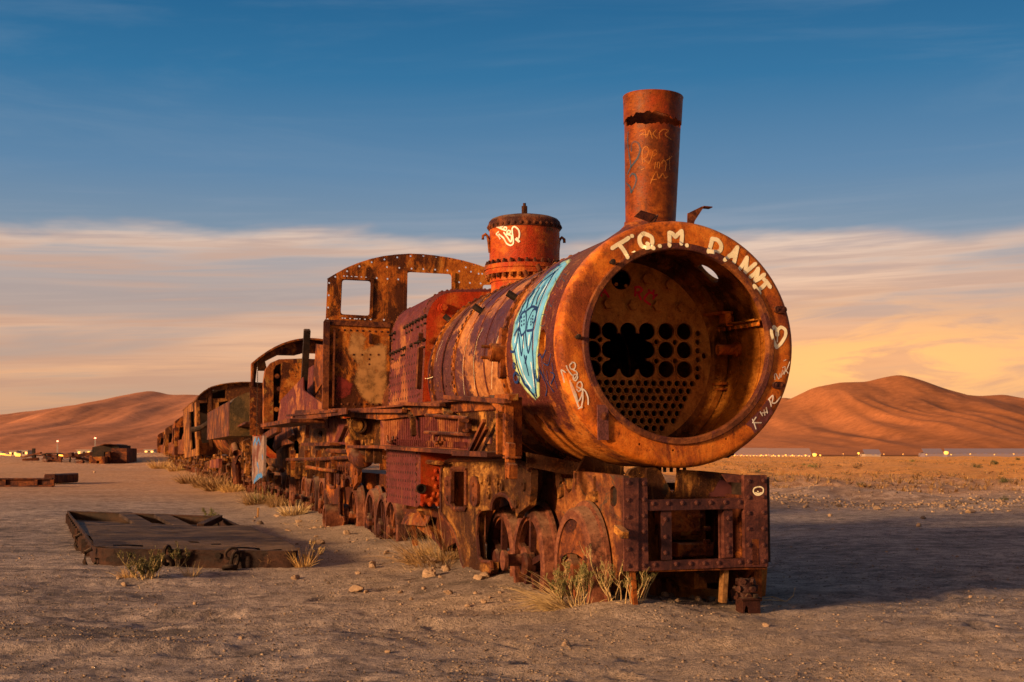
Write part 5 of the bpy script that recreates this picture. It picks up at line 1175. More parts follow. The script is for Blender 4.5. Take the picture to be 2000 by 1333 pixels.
# --- second locomotive: arched cab and open back head, boiler pointing away
L2 = thing('steam_locomotive', 'second wrecked locomotive in the row, thin arched cab frame round a rounded back head', 'locomotive', None, TM)
xa = 21.6; ap = arch_pts(xa, 1.27, 3.10, 3.66)
a2 = ap+[Vector((xa, -1.27, 2.66)), Vector((xa, -1.05, 2.66)), Vector((xa, -.95, 3.1)), Vector((xa, -.5, 3.34)), Vector((xa, .15, 3.36)), Vector((xa, .35, 3.30)), Vector((xa, .72, 3.30)), Vector((xa, .98, 3.16)), Vector((xa, .93, 2.95)), Vector((xa, 1.13, 2.95)), Vector((xa, 1.15, 3.06)), Vector((xa, 1.19, 2.66)), Vector((xa, 1.27, 2.66))]
MB().poly(a2, NX, .02).build('cab_arch', RUST, L2)
rm = MB(); full_a = [Vector((xa, 1.27, 2.6))]+list(ap)+[Vector((xa, -1.27, 2.6))]
for a, b in zip(full_a, full_a[1:]): rm.bar(a+Vector((-.12, 0, 0)), b+Vector((-.12, 0, 0)), .30, .04, up=Vector((0, a.y, 1.2)), c=.002)
rm.build('roof_rim', RUST, L2)
pa = lambda px, py, x: P(px, py, x=x)
MB().poly([pa(*q, 21.4) for q in ((488, 746), (515, 748), (515, 850), (488, 850))], NX, .03).build('cab_side_panel', RUST, L2)
bh = [pa(*q, 19.6) for q in ((515, 838), (515.5, 745), (519, 722), (529, 709), (545, 702), (590, 700.5), (640, 703), (640, 838))]
bhp = MB().poly(bh, NX, .30, [[pa(*q, 19.6) for q in ((534, 835), (534, 724), (539, 714), (549, 710), (549, 835))]]).build('back_head', RUST, L2)
MB().poly([pa(*q, 19.95) for q in ((530, 838), (530, 710), (640, 710), (640, 838))], NX, .02).build('recess_plate', OCHRE, bhp)
dr2 = MB().poly([pa(*q, 19.1) for q in ((552, 708), (598, 710), (598, 780), (545, 788))], NX, .02).build('fire_door_sheet', CABM, bhp)
ribbons([[(566, 722), (566, 728), (572, 727)], [(575, 724), (590, 722)], [(570, 735), (588, 732)], [(560, 743), (566, 748), (572, 744)], [(572, 738), (590, 738)]], on_x(19.1), 'graffiti_scrawl', AMBER, dr2, w=.012)
for q in ((541, 735), (545, 760), (540, 800)): MB().tube(pa(*q, 19.9), pa(*q, 19.55), .05, n=12).build('pipe_stub', RUST, bhp)
cx2 = 1.95; 
MB().lathe([(23.2, 1.02), (23.2, 1.10), (23.35, 1.10), (23.36, 1.03), (24.2, 1.0), (36, .98), (36, .01)], (0, 0, cx2), 'x', 56).build('boiler', OCHRE, L2, smooth=30)
MB().lathe([(23.05, 1.0), (23.05, 1.16), (23.25, 1.16), (23.25, 1.0)], (0, 0, cx2), 'x', 56, closed=True).build('boiler_end_ring', RED, L2, smooth=30)
rv = MB()
for i in range(64): a = 2*math.pi*i/64; rv.dome((23.15, 1.16*math.cos(a), cx2+1.16*math.sin(a)), (0, math.cos(a), math.sin(a)), .022)
for i in range(40): rv.dome((21.35, 1.16, 1.45+i*.045), (-.3, 1, 0), .02)
rv.build('rivets', BLACK, L2, kind='stuff')
MOSS = rust('mossy_tank', (.03, .02, .009), (.11, .065, .026), (.20, .12, .05), patch=(.075, .055, .03))
tk = MB().poly([P(*q, x=25.5) for q in ((448, 852), (448, 797), (451, 788), (457, 780), (466, 774), (480, 768), (500, 764), (500, 852))], NX, 10.5); tko = tk.build('side_tank', MOSS, L2)
q0 = P(448, 852, x=25.5); MB().poly([Vector((25.5, q0.y+.012, q0.z)), Vector((25.5, q0.y+.012, 2.42)), Vector((36, q0.y+.012, 2.42)), Vector((36, q0.y+.012, q0.z))], NY, .01).build('side_sheet', SIDEM, tko)
undercarriage(L2, 18.6, 37, OCHRE, seed=4)
bp_ = [P(*q, y=1.3) for q in ((516, 851), (514, 930), (494, 946), (492, 936), (493, 853))]
bpl = MB().poly(bp_, NY, .05).build('hanging_plate', rust('grey_flaked_plate', (.06, .04, .035), (.20, .14, .125), (.34, .235, .19), patch=(.15, .05, .035), pth=.55), L2)
ribbons([[(495, 868), (499, 858), (501, 868), (505, 858), (508, 868)], [(502, 905), (505, 915), (504, 925)], [(496, 942), (503, 930), (512, 930)], [(499, 938), (510, 926)], [(512, 890), (513, 896)]], on_y(1.3), 'graffiti_marks', BLUEP, bpl, w=.05)
MB().bar(P(517, 855, y=1.2), P(545, 838, y=1.2), .1, .12).bar(P(463, 838, y=1.1), P(490, 826, y=1.2), .25, .05).build('step_board', DARK, L2)
b2 = MB().poly([pa(*q, 24) for q in ((474, 862), (489, 856), (489, 884), (474, 884))], NX, .3, [circ(pa(484, 870, 24), hx, hz, .07, 14)]); b2.build('axle_guard', OCHRE, L2)
MB().path([P(459, 872, y=1.25), P(463, 885, y=1.25), P(461, 905, y=1.25), P(464, 945, y=1.2)], .11, 10).build('hanging_pipe', DARK, L2, smooth=True)
# --- third: yellow-brown cab with door openings
L3 = thing('steam_locomotive', 'third wreck in the row, ochre cab with curved roof and tall door openings', 'locomotive', None, TM)
x3 = 44.5; c3 = lambda px, py: P(px, py, x=x3)
o3 = [c3(*q) for q in ((386, 888), (384, 782), (388, 775), (398, 766), (412, 758), (430, 753), (450, 750), (470, 748.5), (490, 748.5), (510, 752), (530, 760), (530, 888))]
h3 = [[c3(*q) for q in rrect(390, 786, 405, 785, 408, 865, 394, 866, 3)], [c3(*q) for q in rrect(415, 762, 440, 761, 440, 778, 415, 779, 2)], [c3(*q) for q in ((424, 787), (445, 783), (447, 862), (424, 862))]]
cb3 = MB().poly(o3, NX, .06, h3).build('cab_front', rust('ochre_cab', (.06, .02, .006), (.24, .085, .018), (.42, .19, .045), patch=(.10, .034, .013), pth=.50, scale=.8), L3)
OC3 = MATS['ochre_cab']
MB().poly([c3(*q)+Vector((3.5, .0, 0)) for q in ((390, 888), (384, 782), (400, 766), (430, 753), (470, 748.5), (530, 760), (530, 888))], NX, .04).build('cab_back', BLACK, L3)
fr = MB()
for a, b in (((409, 758), (412, 880)), ((386, 784), (389, 888)), ((390, 785), (405, 784)), ((424, 786), (424, 864))): fr.bar(c3(*a)-Vector((.05, 0, 0)), c3(*b)-Vector((.05, 0, 0)), .12, .06, up=NX)
for a, b in zip(o3[1:10], o3[2:11]): fr.bar(a+Vector((1.6, 0, .02)), b+Vector((1.6, 0, .02)), 3.6, .04, up=Vector((0, a.y*.3, 1)), c=.001)
fr.build('door_frame', OC3, L3)
MB().path([P(352, 842, x=46), P(364, 836, x=45), P(372, 826, x=43), P(379, 813, x=41), P(386, 810, x=40)], .12, 8).build('sagging_pipe', BLACK, L3, smooth=True) if False else MB().path([c3(372, 841)-Vector((1, 0, 0)), c3(388, 838)-Vector((1.2, 0, 0)), c3(403, 828)-Vector((1.5, 0, 0)), c3(417, 812)-Vector((1.8, 0, 0)), c3(426, 810)-Vector((2, 0, 0))], .10, 8).build('sagging_pipe', BLACK, L3, smooth=True)
v3 = [P(*q, y=1.42) for q in ((384, 783), (370, 789), (357.5, 801), (360, 895), (386, 890))]
van = MB().poly(v3, NY, .06, [[P(*q, y=1.42) for q in ((369, 806), (379, 803), (382, 876), (373, 880))]]).build('cab_side', OC3, L3)
MB().poly([P(*q, y=1.1) for q in ((366, 800), (382, 798), (384, 880), (368, 882))], NY, .04).build('inner_wall', BLACK, L3)
rf = MB()
for q0, q1 in zip(arch_pts(0, 1.44, 3.25, 3.75, 12), arch_pts(0, 1.44, 3.25, 3.75, 12)[1:]): rf.quad(q0+Vector((50, 0, 0)), q1+Vector((50, 0, 0)), q1+Vector((62, 0, 0)), q0+Vector((62, 0, 0)))
rf.build('roof', OC3, L3, smooth=60)
undercarriage(L3, 38.5, 63, OCHRE, seed=7, R=.5, step=2.2)
MB().poly([P(*q, y=1.3) for q in ((409, 900), (427, 896), (427, 914), (409, 914))], NY, .1).build('tool_box', MAROON, L3)
MB().lathe([(38.2, .01), (38.2, .85), (44, .9)], (0, 0, 1.9), 'x', 40).build('boiler', RUST, L3, smooth=30)
# --- fourth, fifth and sixth wrecks, smaller and smaller
def far_wreck(x0, label, hw, ze, zp, seed, cabx, mat, tall=True):
    rd = random.Random(seed); r = thing('steam_locomotive', label, 'locomotive', None, TM)
    MB().lathe([(x0, .01), (x0, .9), (cabx, .92)], (0, 0, 1.95), 'x', 40).build('boiler', mat, r, smooth=30)
    for j, xx in enumerate((cabx, cabx+5.5)):
        o = [Vector((xx, hw, 1.0))]+arch_pts(xx, hw, ze-.15*j, zp-.15*j, 12)+[Vector((xx, -hw, 1.0))]
        hs = [[Vector((xx, hw-.25, 1.5)), Vector((xx, hw-.28, ze-.35)), Vector((xx, hw-.85, ze-.3)), Vector((xx, hw-.85, 1.5))], [Vector((xx, -hw+.25, 1.9)), Vector((xx, -hw+.85, 1.9)), Vector((xx, -hw+.85, ze-.3)), Vector((xx, -hw+.25, ze-.35))]]
        if j == 0: MB().poly(o, NX, .05, hs).build('cab_front', mat, r)
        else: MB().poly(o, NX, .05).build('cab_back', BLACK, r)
    sdw = [Vector((cabx+.06, hw, 1.0)), Vector((cabx+.06, hw, ze)), Vector((cabx+5.4, hw, ze-.15)), Vector((cabx+5.4, hw, 1.0))]
    MB().poly(sdw, NY, .04, [[Vector((cabx+1, hw, 1.7)), Vector((cabx+1, hw, ze-.35)), Vector((cabx+4, hw, ze-.4)), Vector((cabx+4, hw, 1.7))]]).build('cab_side', mat, r)
    rf = MB(); A_ = arch_pts(0, hw, ze, zp, 12); B_ = arch_pts(0, hw, ze-.15, zp-.15, 12)
    for i in range(12):
        if rd.random() < .85: rf.quad(A_[i]+Vector((cabx, 0, .01)), A_[i+1]+Vector((cabx, 0, .01)), B_[i+1]+Vector((cabx+5.4, 0, .01)), B_[i]+Vector((cabx+5.4, 0, .01)))
    rf.build('roof', mat, r, smooth=60)
    MB().box(x0+1, cabx-.3, .5, 1.15, 1.1, 1.9).build('side_tank', RUST, r)
    MB().tube((x0+1.5, 0, 2.7), (x0+1.5, 0, 3.2), .25, .22, n=16).build('dome', mat, r)
    undercarriage(r, x0, cabx+6, OCHRE, seed=seed, step=2.3); return r
far_wreck(66, 'fourth wreck in the row, rusted cab with torn roof behind the ochre cab', 1.35, 3.05, 3.6, 3, 77, RUST)
far_wreck(86, 'fifth wreck in the row, small far cab with dark doorways', 1.38, 3.0, 3.5, 5, 101, OC3)
far_wreck(112, 'last and farthest wreck of the row, beside the glowing lamp', 1.4, 2.95, 3.4, 8, 133, RUST)

# =================================================================== FLAT WAGON FRAME LYING IN THE SAND
def flat_wagon():
    t = thing('flat_wagon_frame', 'dark steel flat wagon underframe lying on the sand, its deck plate half missing', 'wagon frame', None, Matrix.Identity(4))
    zt = .185; g = lambda px, py: G(px, py, zt)
    A, B, Cc, D = g(184, 1071), g(586, 1077), g(428, 1008), g(131, 998)
    def up(p, z): return Vector((p.x, p.y, z))
    n = 8; fl_ = []; 
    # rim of channel section with rounded front corners
    u = (B-A).normalized(); w = (D-A).normalized(); cr = .22
    rim = [A+w*cr*2.2]
    for k in range(n+1):
        q = k/n; rim.append(A+w*cr*2.2*(1-q)**2+u*cr*q**2)
    w2 = (Cc-B).normalized()
    for k in range(n+1):
        q = k/n; rim.append(B-u*cr*(1-q)**2+w2*cr*.8*q**2)
    rim += [Cc, D]
    m = MB(); v = []; f = []
    N_ = len(rim)
    cen = (A+B+Cc+D)/4
    for p in rim:
        i_ = (cen-p).normalized()*.05
        v += [up(p, -.02), up(p, zt), up(p+i_*2.2, zt), up(p+i_*2.2, zt-.02), up(p+i_*.4, zt-.02), up(p+i_*.4, -.02)]
    for i in range(N_):
        j = (i+1) % N_
        for k in range(6): f.append((i*6+k, j*6+k, j*6+(k+1) % 6, i*6+(k+1) % 6))
    m.add(v, f); m.build('rim_channel', DECK, t)
    # deck plate, torn edge at the far side, buckled a little
    far0, far1 = g(165, 1026), g(484, 1032); pts = []; inn = [p+(cen-p).normalized()*.03 for p in rim[:2*n+3]]
    dk = MB(); NXg, NYg = 40, 46; v = []; f = []
    for j in range(NYg+1):
        tt = j/NYg; L_ = A.lerp(far0, tt); Rr = B.lerp(far1, tt)
        for i in range(NXg+1):
            s = i/NXg; p = L_.lerp(Rr, s)
            if j == NYg: p = p+w*(.12*mnoise.noise(Vector((s*9, 0, 3))))
            e = max(0, 1-tt*9)
            if j == 0:
                cut = max(0, .10-s)*6+max(0, s-.93)*3; p = p+w*cut*.6
            z = zt+.012+.028*mnoise.noise(Vector((p.x*1.1, p.y*.7, 2)))+.012*mnoise.noise(Vector((p.x*5, p.y*2.5, 7)))-.03*e*(.5+.5*math.sin(s*9))
            v.append((p.x, p.y, z+.02*(1-e)))
    hol = [(.17, .05, .09, .012), (.86, .035, .09, .014), (.52, .17, .03, .018), (.31, .21, .02, .014), (.33, .55, .12, .012), (.63, .12, .04, .012), (.72, .06, .03, .01), (.78, .05, .05, .008), (.5, .62, .06, .008)]
    for j in range(NYg):
        for i in range(NXg):
            s, tt = (i+.5)/NXg, (j+.5)/NYg
            if any(abs(s-h[0]) < h[2]*.75 and abs(tt-h[1]) < max(h[3]*1.3, .012) for h in hol): continue
            f.append((j*(NXg+1)+i, j*(NXg+1)+i+1, (j+1)*(NXg+1)+i+1, (j+1)*(NXg+1)+i))
    dk.add(v, f); d_ = dk.build('deck_plate', DECKTOP, t, smooth=60)
    for a, b in (((243, 1000), (296, 1030)), ((313, 1003.5), (370, 1032))):
        MB().bar(g(*a)-Vector((0, 0, .03)), g(*b)-Vector((0, 0, .03)), .22, .05).build('cross_member', DECKTOP, t)
    MB().bar(g(428, 1012), g(392, 1029), .10, .08).build('cross_member', DECK, t)
    pb = MB(); ins_ = [p+(cen-p).normalized()*.075 for p in (far0, far1, Cc, D)]; pb.poly([up(p, .045) for p in ins_], (0, 0, 1), .03).build('bottom_shade', BLACK, t)  # black sheet standing in for the rim's shade inside the open end
    il = MB(); q1, q2 = D+(cen-D).normalized()*.07, Cc+(cen-Cc).normalized()*.07; il.bar(up(q1, .10), up(q2, .10), .02, .14).build('rim_shade', BLACK, t)  # black strip painting the far rim's inner face as shaded
    ri = MB()
    for a, b in zip([rim[0]]+[D], [D]+[Cc]):
        k = int((b-a).length/.55)
        for i in range(1, k): p = a.lerp(b, i/k); out = (p-cen).normalized(); ri.bar(up(p, -.03)+out*.012, up(p, zt-.03)+out*.012, .06, .04, up=out)
    ri.build('stiffeners', DECK, t, kind='stuff')
    hl = MB(); 
    for q in ((430, 1094), (365, 1095), (250, 1090)): p = P(0, 0, y=0) if False else G(q[0], q[1], .12); p = A.lerp(B, (q[0]-184)/402.); hl.tube(up(p, .13)+Vector((0, -.012, 0)), up(p, .13)+Vector((0, -.03, 0)), .03, n=12)
    hl.build('bolt_heads', BLACK, t, kind='stuff')
    for p0, k in ((A.lerp(D, .30), 1), (A.lerp(D, .015), 1.0)):
        p = up(p0, .02)+Vector((-.05, -.02, 0)); e = [p+Vector((.04, .0, .15)), p+Vector((-.02, -.01, .12)), p+Vector((-.03, -.02, .02)), p+Vector((-.0, -.03, -.03)), p+Vector((.05, -.03, -.035)), p+Vector((.09, -.03, .0)), p+Vector((.10, -.03, .06))]
        MB().path(e, .022, 10).build('hook', BLACK, t, smooth=True)
    return A, B
WA, WB = flat_wagon()
def link_mesh(L, Wd, r):
    pts = []
    for k in range(28):
        a = 2*math.pi*k/28; c, s = math.cos(a), math.sin(a); pts.append(Vector((Wd*c, 0, L*s+(.0 if abs(s) < 1e-6 else math.copysign(L*.25, s)*(abs(s) > .15)))))
    m = MB(); v = []; f = []; n = 8
    for k, p in enumerate(pts):
        t = (pts[(k+1) % 28]-pts[k-1]).normalized(); b = Vector((0, 1, 0)); w = t.cross(b)
        for i in range(n): q = 2*math.pi*i/n; v.append(p+(b*math.cos(q)+w*math.sin(q))*r)
    for k in range(28):
        for i in range(n): j = (i+1) % n; k2 = (k+1) % 28; f.append((k*n+i, k*n+j, k2*n+j, k2*n+i))
    return m.add(v, f)
def chain(name, label, s, spread):
    p = WA.lerp(WB, s); t = thing(name, label, 'chain', 'chains hanging from the wagon frame'); t.location = (p.x, p.y-.09, 0)
    for loc, rot, sz in spread:
        o = link_mesh(.062*sz, .055*sz, .0185*sz).build('link', BLACK, t, smooth=True); o.location = loc; o.rotation_euler = rot
chain('chain', 'left heavy chain on the wagon frame, its lowest ring lying beside the green bush', .37, [((0, .02, .13), (0, .06, 1.3), 1.15), ((.0, -.05, .045), (.55, .0, .1), 1.2)])
chain('chain', 'right heavy chain on the wagon frame, hooked over a flat ring clear of the bush', .70, [((-.04, .02, .16), (0, 1.0, .3), .8), ((.0, -.01, .10), (.15, .1, 1.2), 1.0), ((-.03, -.10, .03), (1.35, 0, .25), 1.1)])
# low beam frame at the left edge
def left_frame():
    a, b = G(-60, 951, .0), G(103, 951, .0); t = thing('steel_frame', 'low rusted steel channel frame on the sand at the far left edge', 'steel frame')
    d = (b-a).normalized(); nrm = Vector((-d.y, d.x, 0))
    m = MB().bar(a+Vector((0, 0, .27)), b+Vector((0, 0, .27)), .16, .05).bar(a+Vector((0, 0, .03)), b+Vector((0, 0, .03)), .16, .05).bar(a+nrm*.05+Vector((0, 0, .15)), b+nrm*.05+Vector((0, 0, .15)), .03, .2); m.build('channel_beam', DARK, t)
    for s in (.42, .80, .995): p = a.lerp(b, s); MB().bar(p, p+Vector((0, 0, .27)), .12, .12).build('stiffener', RUST, t)
    p = G(100, 946, 0); MB().box(p.x-.25, p.x+.2, p.y-.1, p.y+2.6, .02, .37).build('end_block', DARK, t)
left_frame()
# small stake in the sand beside the train
p = G(503, 1011, gz(*G(503, 1011).xy)); tag(MB().bar(p-Vector((0, 0, .05)), p+Vector((.01, 0, .17)), .055, .03).build('wooden_stake', WOODM), 'short pale wooden stake standing alone in the sand beside the train', 'stake')

# =================================================================== FAR LEFT: scrapped wagons, masts, lamps, houses
def at(px, py, Y):          # point seen at a picture position, at distance Y
    d = ray(px, py); t = Y/d.y; return Vector((d.x*t, Y, CH+d.z*t))
def far_left():
    Y = 112
    t = thing('box_wagon', 'dark derelict box wagon with broken roof standing far left beyond the sand', 'wagon')
    c = lambda px, py, dy=0: at(px, py, Y+dy)
    MB().poly([c(*q) for q in ((180, 905), (180, 874), (203, 868.5), (232, 870.5), (232, 905))], (0, -1, 0), 3.5, [[c(*q) for q in ((203, 902), (203, 884), (209, 882), (209, 902))]]).build('body', BLACK, t)
    MB().poly([c(*q, -.5) for q in ((217, 908), (217, 876), (247.5, 876), (247.5, 905))], (0, -1, 0), 3).build('end_box', DARK, t)
    MB().poly([c(*q, -2.2) for q in ((174, 906), (174, 893), (204, 892), (204, 908))], (0, -1, 0), 1.6, [circ(c(191, 903, -2.2), (1, 0, 0), (0, 0, 1), .12, 12)]).build('low_box', RUST, t)
    MB().poly([c(*q, -1) for q in ((203, 905), (206, 884), (214, 882), (216, 905))], (0, -1, 0), .4).build('door_panel', RUST, t)
    m = MB(); pts = [c(*q) for q in ((200, 870.5), (207, 868.3), (218, 868.2), (232, 870))]
    for a, b in zip(pts, pts[1:]): m.bar(a+Vector((0, 1, .02)), b+Vector((0, 1, .02)), 3, .05)
    m.build('roof_sheet', RUST, t)
    rd = random.Random(5)
    t = thing('scrap_heap', 'low heap of scrapped beams and bent roof frames left of the far box wagon', 'scrap heap')
    m = MB(); Y2 = 116
    for k in range(46):
        px = rd.uniform(42, 178); py = rd.uniform(889, 909); p = at(px, py, Y2+rd.uniform(-4, 4)); a = rd.uniform(-.5, .5); L = rd.uniform(.5, 2.2)
        m.bar(p, p+Vector((L*math.cos(a), rd.uniform(-.5, .5), L*math.sin(a)*.5)), rd.uniform(.1, .35), rd.uniform(.08, .35))
    m.build('beams', DARK, t, kind='stuff'); m = MB()
    pts = [at(*q, Y2-3) for q in ((84, 888), (95, 886), (115, 886), (130, 888.5), (140, 891))]
    for a, b in zip(pts, pts[1:]): m.bar(a, b, .8, .08)
    for q in ((88, 888, 94, 904), (112, 887, 112, 904), (138, 891, 136, 905)): m.bar(at(q[0], q[1], Y2-3), at(q[2], q[3], Y2-3), .1, .1)
    m.build('bent_roof_frame', BLACK, t)
    MB().bar(at(66, 904, Y2), at(66, 876, Y2), .22, .22).bar(at(69, 904, Y2), at(69, 886, Y2), .12, .12).build('upright_pipe', BLACK, t)
far_left()
LAMP = plain('sodium_lamp', (1, .6, .2), emit=(1, .31, .03), es=2.6); REDL = plain('red_beacon', (1, .1, .05), emit=(1, .16, .08), es=8)
POLE = plain('grey_steel', (.3, .28, .26)); PALE = plain('pale_render', (.42, .33, .26), .9); SHED = plain('white_cladding', (.42, .30, .26), .7); BLUE = plain('blue_cladding', (.22, .22, .40), .7); GREYB = plain('blue_grey_roof', (.24, .19, .23), .7); PALE2 = plain('lilac_roof', (.36, .23, .20), .7); WINL = plain('lit_window', (1, .7, .3), emit=(1, .34, .05), es=2.4)
def lamp(px, py, Y, r, label, grp=None):
    p = at(px, py, Y); z0 = min(gz(p.x, p.y)-.2, p.z-1.5); t = thing('street_lamp', label, 'lamp', grp); t.location = (p.x, p.y, 0)
    MB().tube((0, 0, z0), (0, 0, p.z), .06*r+.04, n=6).build('post', POLE, t)
    h = MB(); h.lathe([(-r*.8, .001), (-r*.75, r*.5), (-r*.3, r*.92), (.1*r, r), (r*.55, r*.7), (r*.8, .001)], (0, 0, p.z), 'z', 14); h.build('lamp_globe', LAMP, t, smooth=True)
    MB().lathe([(r*.5, r*.9), (r*.95, r*.4), (r*.95, .001)], (0, 0, p.z), 'z', 10).build('lamp_cap', POLE, t)
for a in ((3.5, 890, 430, 1.3, 'leftmost glowing orange lamp at the very edge of the picture'), (15, 892, 430, 1.1, 'glowing lamp second from the left edge, just below its neighbour'), (35, 889, 430, .85, 'smaller glowing lamp third from the left edge, short of the upright pipe'),
          (118.5, 890.5, 420, .65, 'glowing lamp seen under the bent roof frame, left of a smaller one'), (125.5, 890, 420, .3, 'small pale lamp under the bent roof frame, right of a larger one'), (147, 891.5, 420, 1.2, 'wide bright lamp glowing between the scrap heap and the box wagon'), (154, 892, 420, .4, 'lamp touching the bright wide one on its right, before the box wagon'),
          (276, 894, 380, .22, 'small whitish lamp between the box wagon and the train'), (302, 891, 420, 1.3, 'brightest orange lamp beside the last wreck of the train'),
          (1591, 888.5, 600, .95, 'bright lamp at the end of the white sheds behind the smokebox'), (1602, 889.5, 600, .36, 'small lamp just right of the bright one by the white sheds'), (1677, 885.5, 700, .55, 'lone small lamp on the plain below the hill summit'), (1848, 884.5, 700, .95*1.2, 'large star-like lamp in front of the long blue grey shed')):
    lamp(*a)
rdl = random.Random(3)
for k in range(12): lamp(1436+k*12.4+rdl.uniform(-2, 2), 889.5+rdl.uniform(-.5, .8), 560, rdl.uniform(.16, .34), 'small orange lamp in the row along the long white sheds', 'lamps along the white sheds')
for k in range(9): lamp(1640+k*42+rdl.uniform(-9, 9), 887.5+rdl.uniform(-.6, .8), 640, rdl.uniform(.14, .28), 'tiny orange lamp scattered along the far edge of the plain', 'lamps along the far plain')
for k in range(8): lamp(20+k*34+rdl.uniform(-9, 9), 888.5+rdl.uniform(-3, 1.5), 560, rdl.uniform(.14, .26), 'tiny orange lamp among the far houses at the left', 'lamps among the far houses')
def mast(px, y0, y1, Y, label):
    a, b = at(px, y0, Y), at(px, y1, Y); t = thing('radio_mast', label, 'mast'); m = MB()
    w = .9
    for s in ((-1, -1), (1, -1), (0, 1)): m.bar(a+Vector((s[0]*w, s[1]*w, -8)), b+Vector((s[0]*w*.5, s[1]*w*.5, 0)), .25, .25)
    k = 10
    for i in range(k): z = a.lerp(b, i/k); z2 = a.lerp(b, (i+1)/k); m.bar(z+Vector((-w, -w, 0)), z2+Vector((w, -w, 0)), .15, .15)
    m.build('lattice', POLE, t); MB().tube(b, b+Vector((0, 0, 1.2)), 1.1, .9, n=10).build('beacon', REDL, t)
mast(186, 892, 857, 1500, 'taller thin mast with a red light above the far box wagon'); mast(112.5, 892, 863, 1500, 'shorter thin mast with a red light left of the box wagon')
def house(px0, px1, pyt, pyb, Y, label, mat=PALE, roof=None, n=3):
    a, b = at(px0, pyt, Y), at(px1, pyt, Y); z0 = min(at(px0, pyb, Y).z, 0)-1.0; t = thing('far_house', label, 'house')
    MB().box(a.x, b.x, Y, Y+7, z0, a.z, c=.02).build('walls', mat, t); MB().box(a.x-.3, b.x+.3, Y-.3, Y+7.3, a.z+.01, a.z+.25, c=.02).build('roof', roof or POLE, t)
    for k in range(n): x = a.x+(b.x-a.x)*(k+.5)/n; MB().box(x-.45, x+.45, Y-.06, Y-.02, a.z-1.5, a.z-.5, c=.01).build('window', BLACK if k % 2 else WINL, t)
for a in ((18, 32, 882, 893, 620, 'low pale house behind the lamps at the left edge'), (38, 54, 881, 893, 640, 'pale flat roofed house left of the upright pipe'), (150, 178, 880, 905, 560, 'tan house half hidden by the left end of the box wagon'), (248, 263, 888, 897, 560, 'small pale house just right of the box wagon'), (282, 300, 879, 893, 640, 'pale house left of the brightest lamp by the train')): house(*a)
def shed(px0, px1, pyt, pyb, Y, label, mat, band, n, lit):
    a, b = at(px0, pyt, Y), at(px1, pyt, Y); z0 = min(at(px0, pyb, Y).z, gz(a.x, Y))-.6; t = thing('long_shed', label, 'shed'); H = a.z-at(px0, pyb, Y).z
    MB().box(a.x, b.x, Y, Y+12, z0, a.z-.3*H, c=.01).build('walls', mat, t)
    MB().poly([Vector((a.x-.3, Y-.3, a.z-.3*H)), Vector((b.x+.3, Y-.3, a.z-.3*H)), Vector((b.x+.3, Y+6, a.z+.02)), Vector((a.x-.3, Y+6, a.z+.02))], (0, -1, 2), .15).poly([Vector((a.x-.3, Y+6.03, a.z+.02)), Vector((b.x+.3, Y+6.03, a.z+.02)), Vector((b.x+.3, Y+12.3, a.z-.3*H)), Vector((a.x-.3, Y+12.3, a.z-.3*H))], (0, 1, 2), .15).build('roof', band, t)
    L = b.x-a.x
    for k in range(n):
        x = a.x+L*(k+.5)/n; MB().box(x-L/n*.26, x+L/n*.26, Y-.08, Y-.03, a.z-H*.62, a.z-H*.42, c=.005).build('window', BLUE if k % 3 else mat, t)
        if lit: MB().box(x-.12, x+.12, Y-.5, Y-.2, a.z-H*.85, a.z-H*.7, c=.01).build('wall_lamp', WINL, t)
for a in ((1424, 1500, 884, 893, 620, 'long white shed with blue windows and wall lamps, nearest the smokebox', SHED, PALE2, 12, True), (1503, 1584, 884.3, 893.5, 640, 'second long white shed, ending at the bright lamp', SHED, PALE2, 11, True), (1690, 1720, 884.5, 893, 800, 'small dark roofed shed alone in the middle of the plain', PALE, GREYB, 3, False), (1806, 1842, 883.5, 890, 800, 'short blue grey shed left of the star-like lamp', GREYB, GREYB, 4, False), (1850, 2040, 883, 890, 820, 'very long blue grey shed running out of the right side', GREYB, GREYB, 14, False)): shed(*a)

# =================================================================== PLANTS
def leafmat(name, a, b, tr=.25):
    m = bpy.data.materials.new(name); m.use_nodes = True; T = NT(m.node_tree); m.node_tree.nodes.clear()
    tc = T.n('ShaderNodeTexCoord'); n = T.noise(tc.outputs['Object'], 14, 4, .6); bs = T.n('ShaderNodeBsdfPrincipled'); bs.inputs['Roughness'].default_value = .75
    T.l(T.mix(T.mrange(n, .35, .65), a, b), bs.inputs['Base Color']); o = T.n('ShaderNodeOutputMaterial'); T.l(bs.outputs[0], o.inputs[0]); MATS[name] = m; return m
STRAW = leafmat('dry_straw', (.36, .24, .10), (.60, .43, .20)); HERB = leafmat('olive_leaf', (.10, .115, .03), (.26, .23, .075)); GREEN = leafmat('dark_green_leaf', (.055, .058, .018), (.13, .112, .036)); DRY = leafmat('dry_brush', (.16, .085, .03), (.33, .19, .07)); GOLD = leafmat('golden_grass', (.34, .19, .06), (.55, .34, .11))
def blade(m, p, d, L, w, curl, rd, seg=4):
    d = Vector(d).normalized(); sd = d.cross(Vector((rd.uniform(-1, 1), rd.uniform(-1, 1), .3))).normalized(); v = []; q = Vector(p)
    for k in range(seg+1):
        t = k/seg; ww = w*(1-t*.85); v += [q-sd*ww/2, q+sd*ww/2]; d = (d+Vector((0, 0, -curl/seg))+Vector((rd.uniform(-1, 1), rd.uniform(-1, 1), rd.uniform(-1, 1)))*.05).normalized(); q = q+d*L/seg
    m.add(v, [(2*k, 2*k+1, 2*k+3, 2*k+2) for k in range(seg)]); return q, d
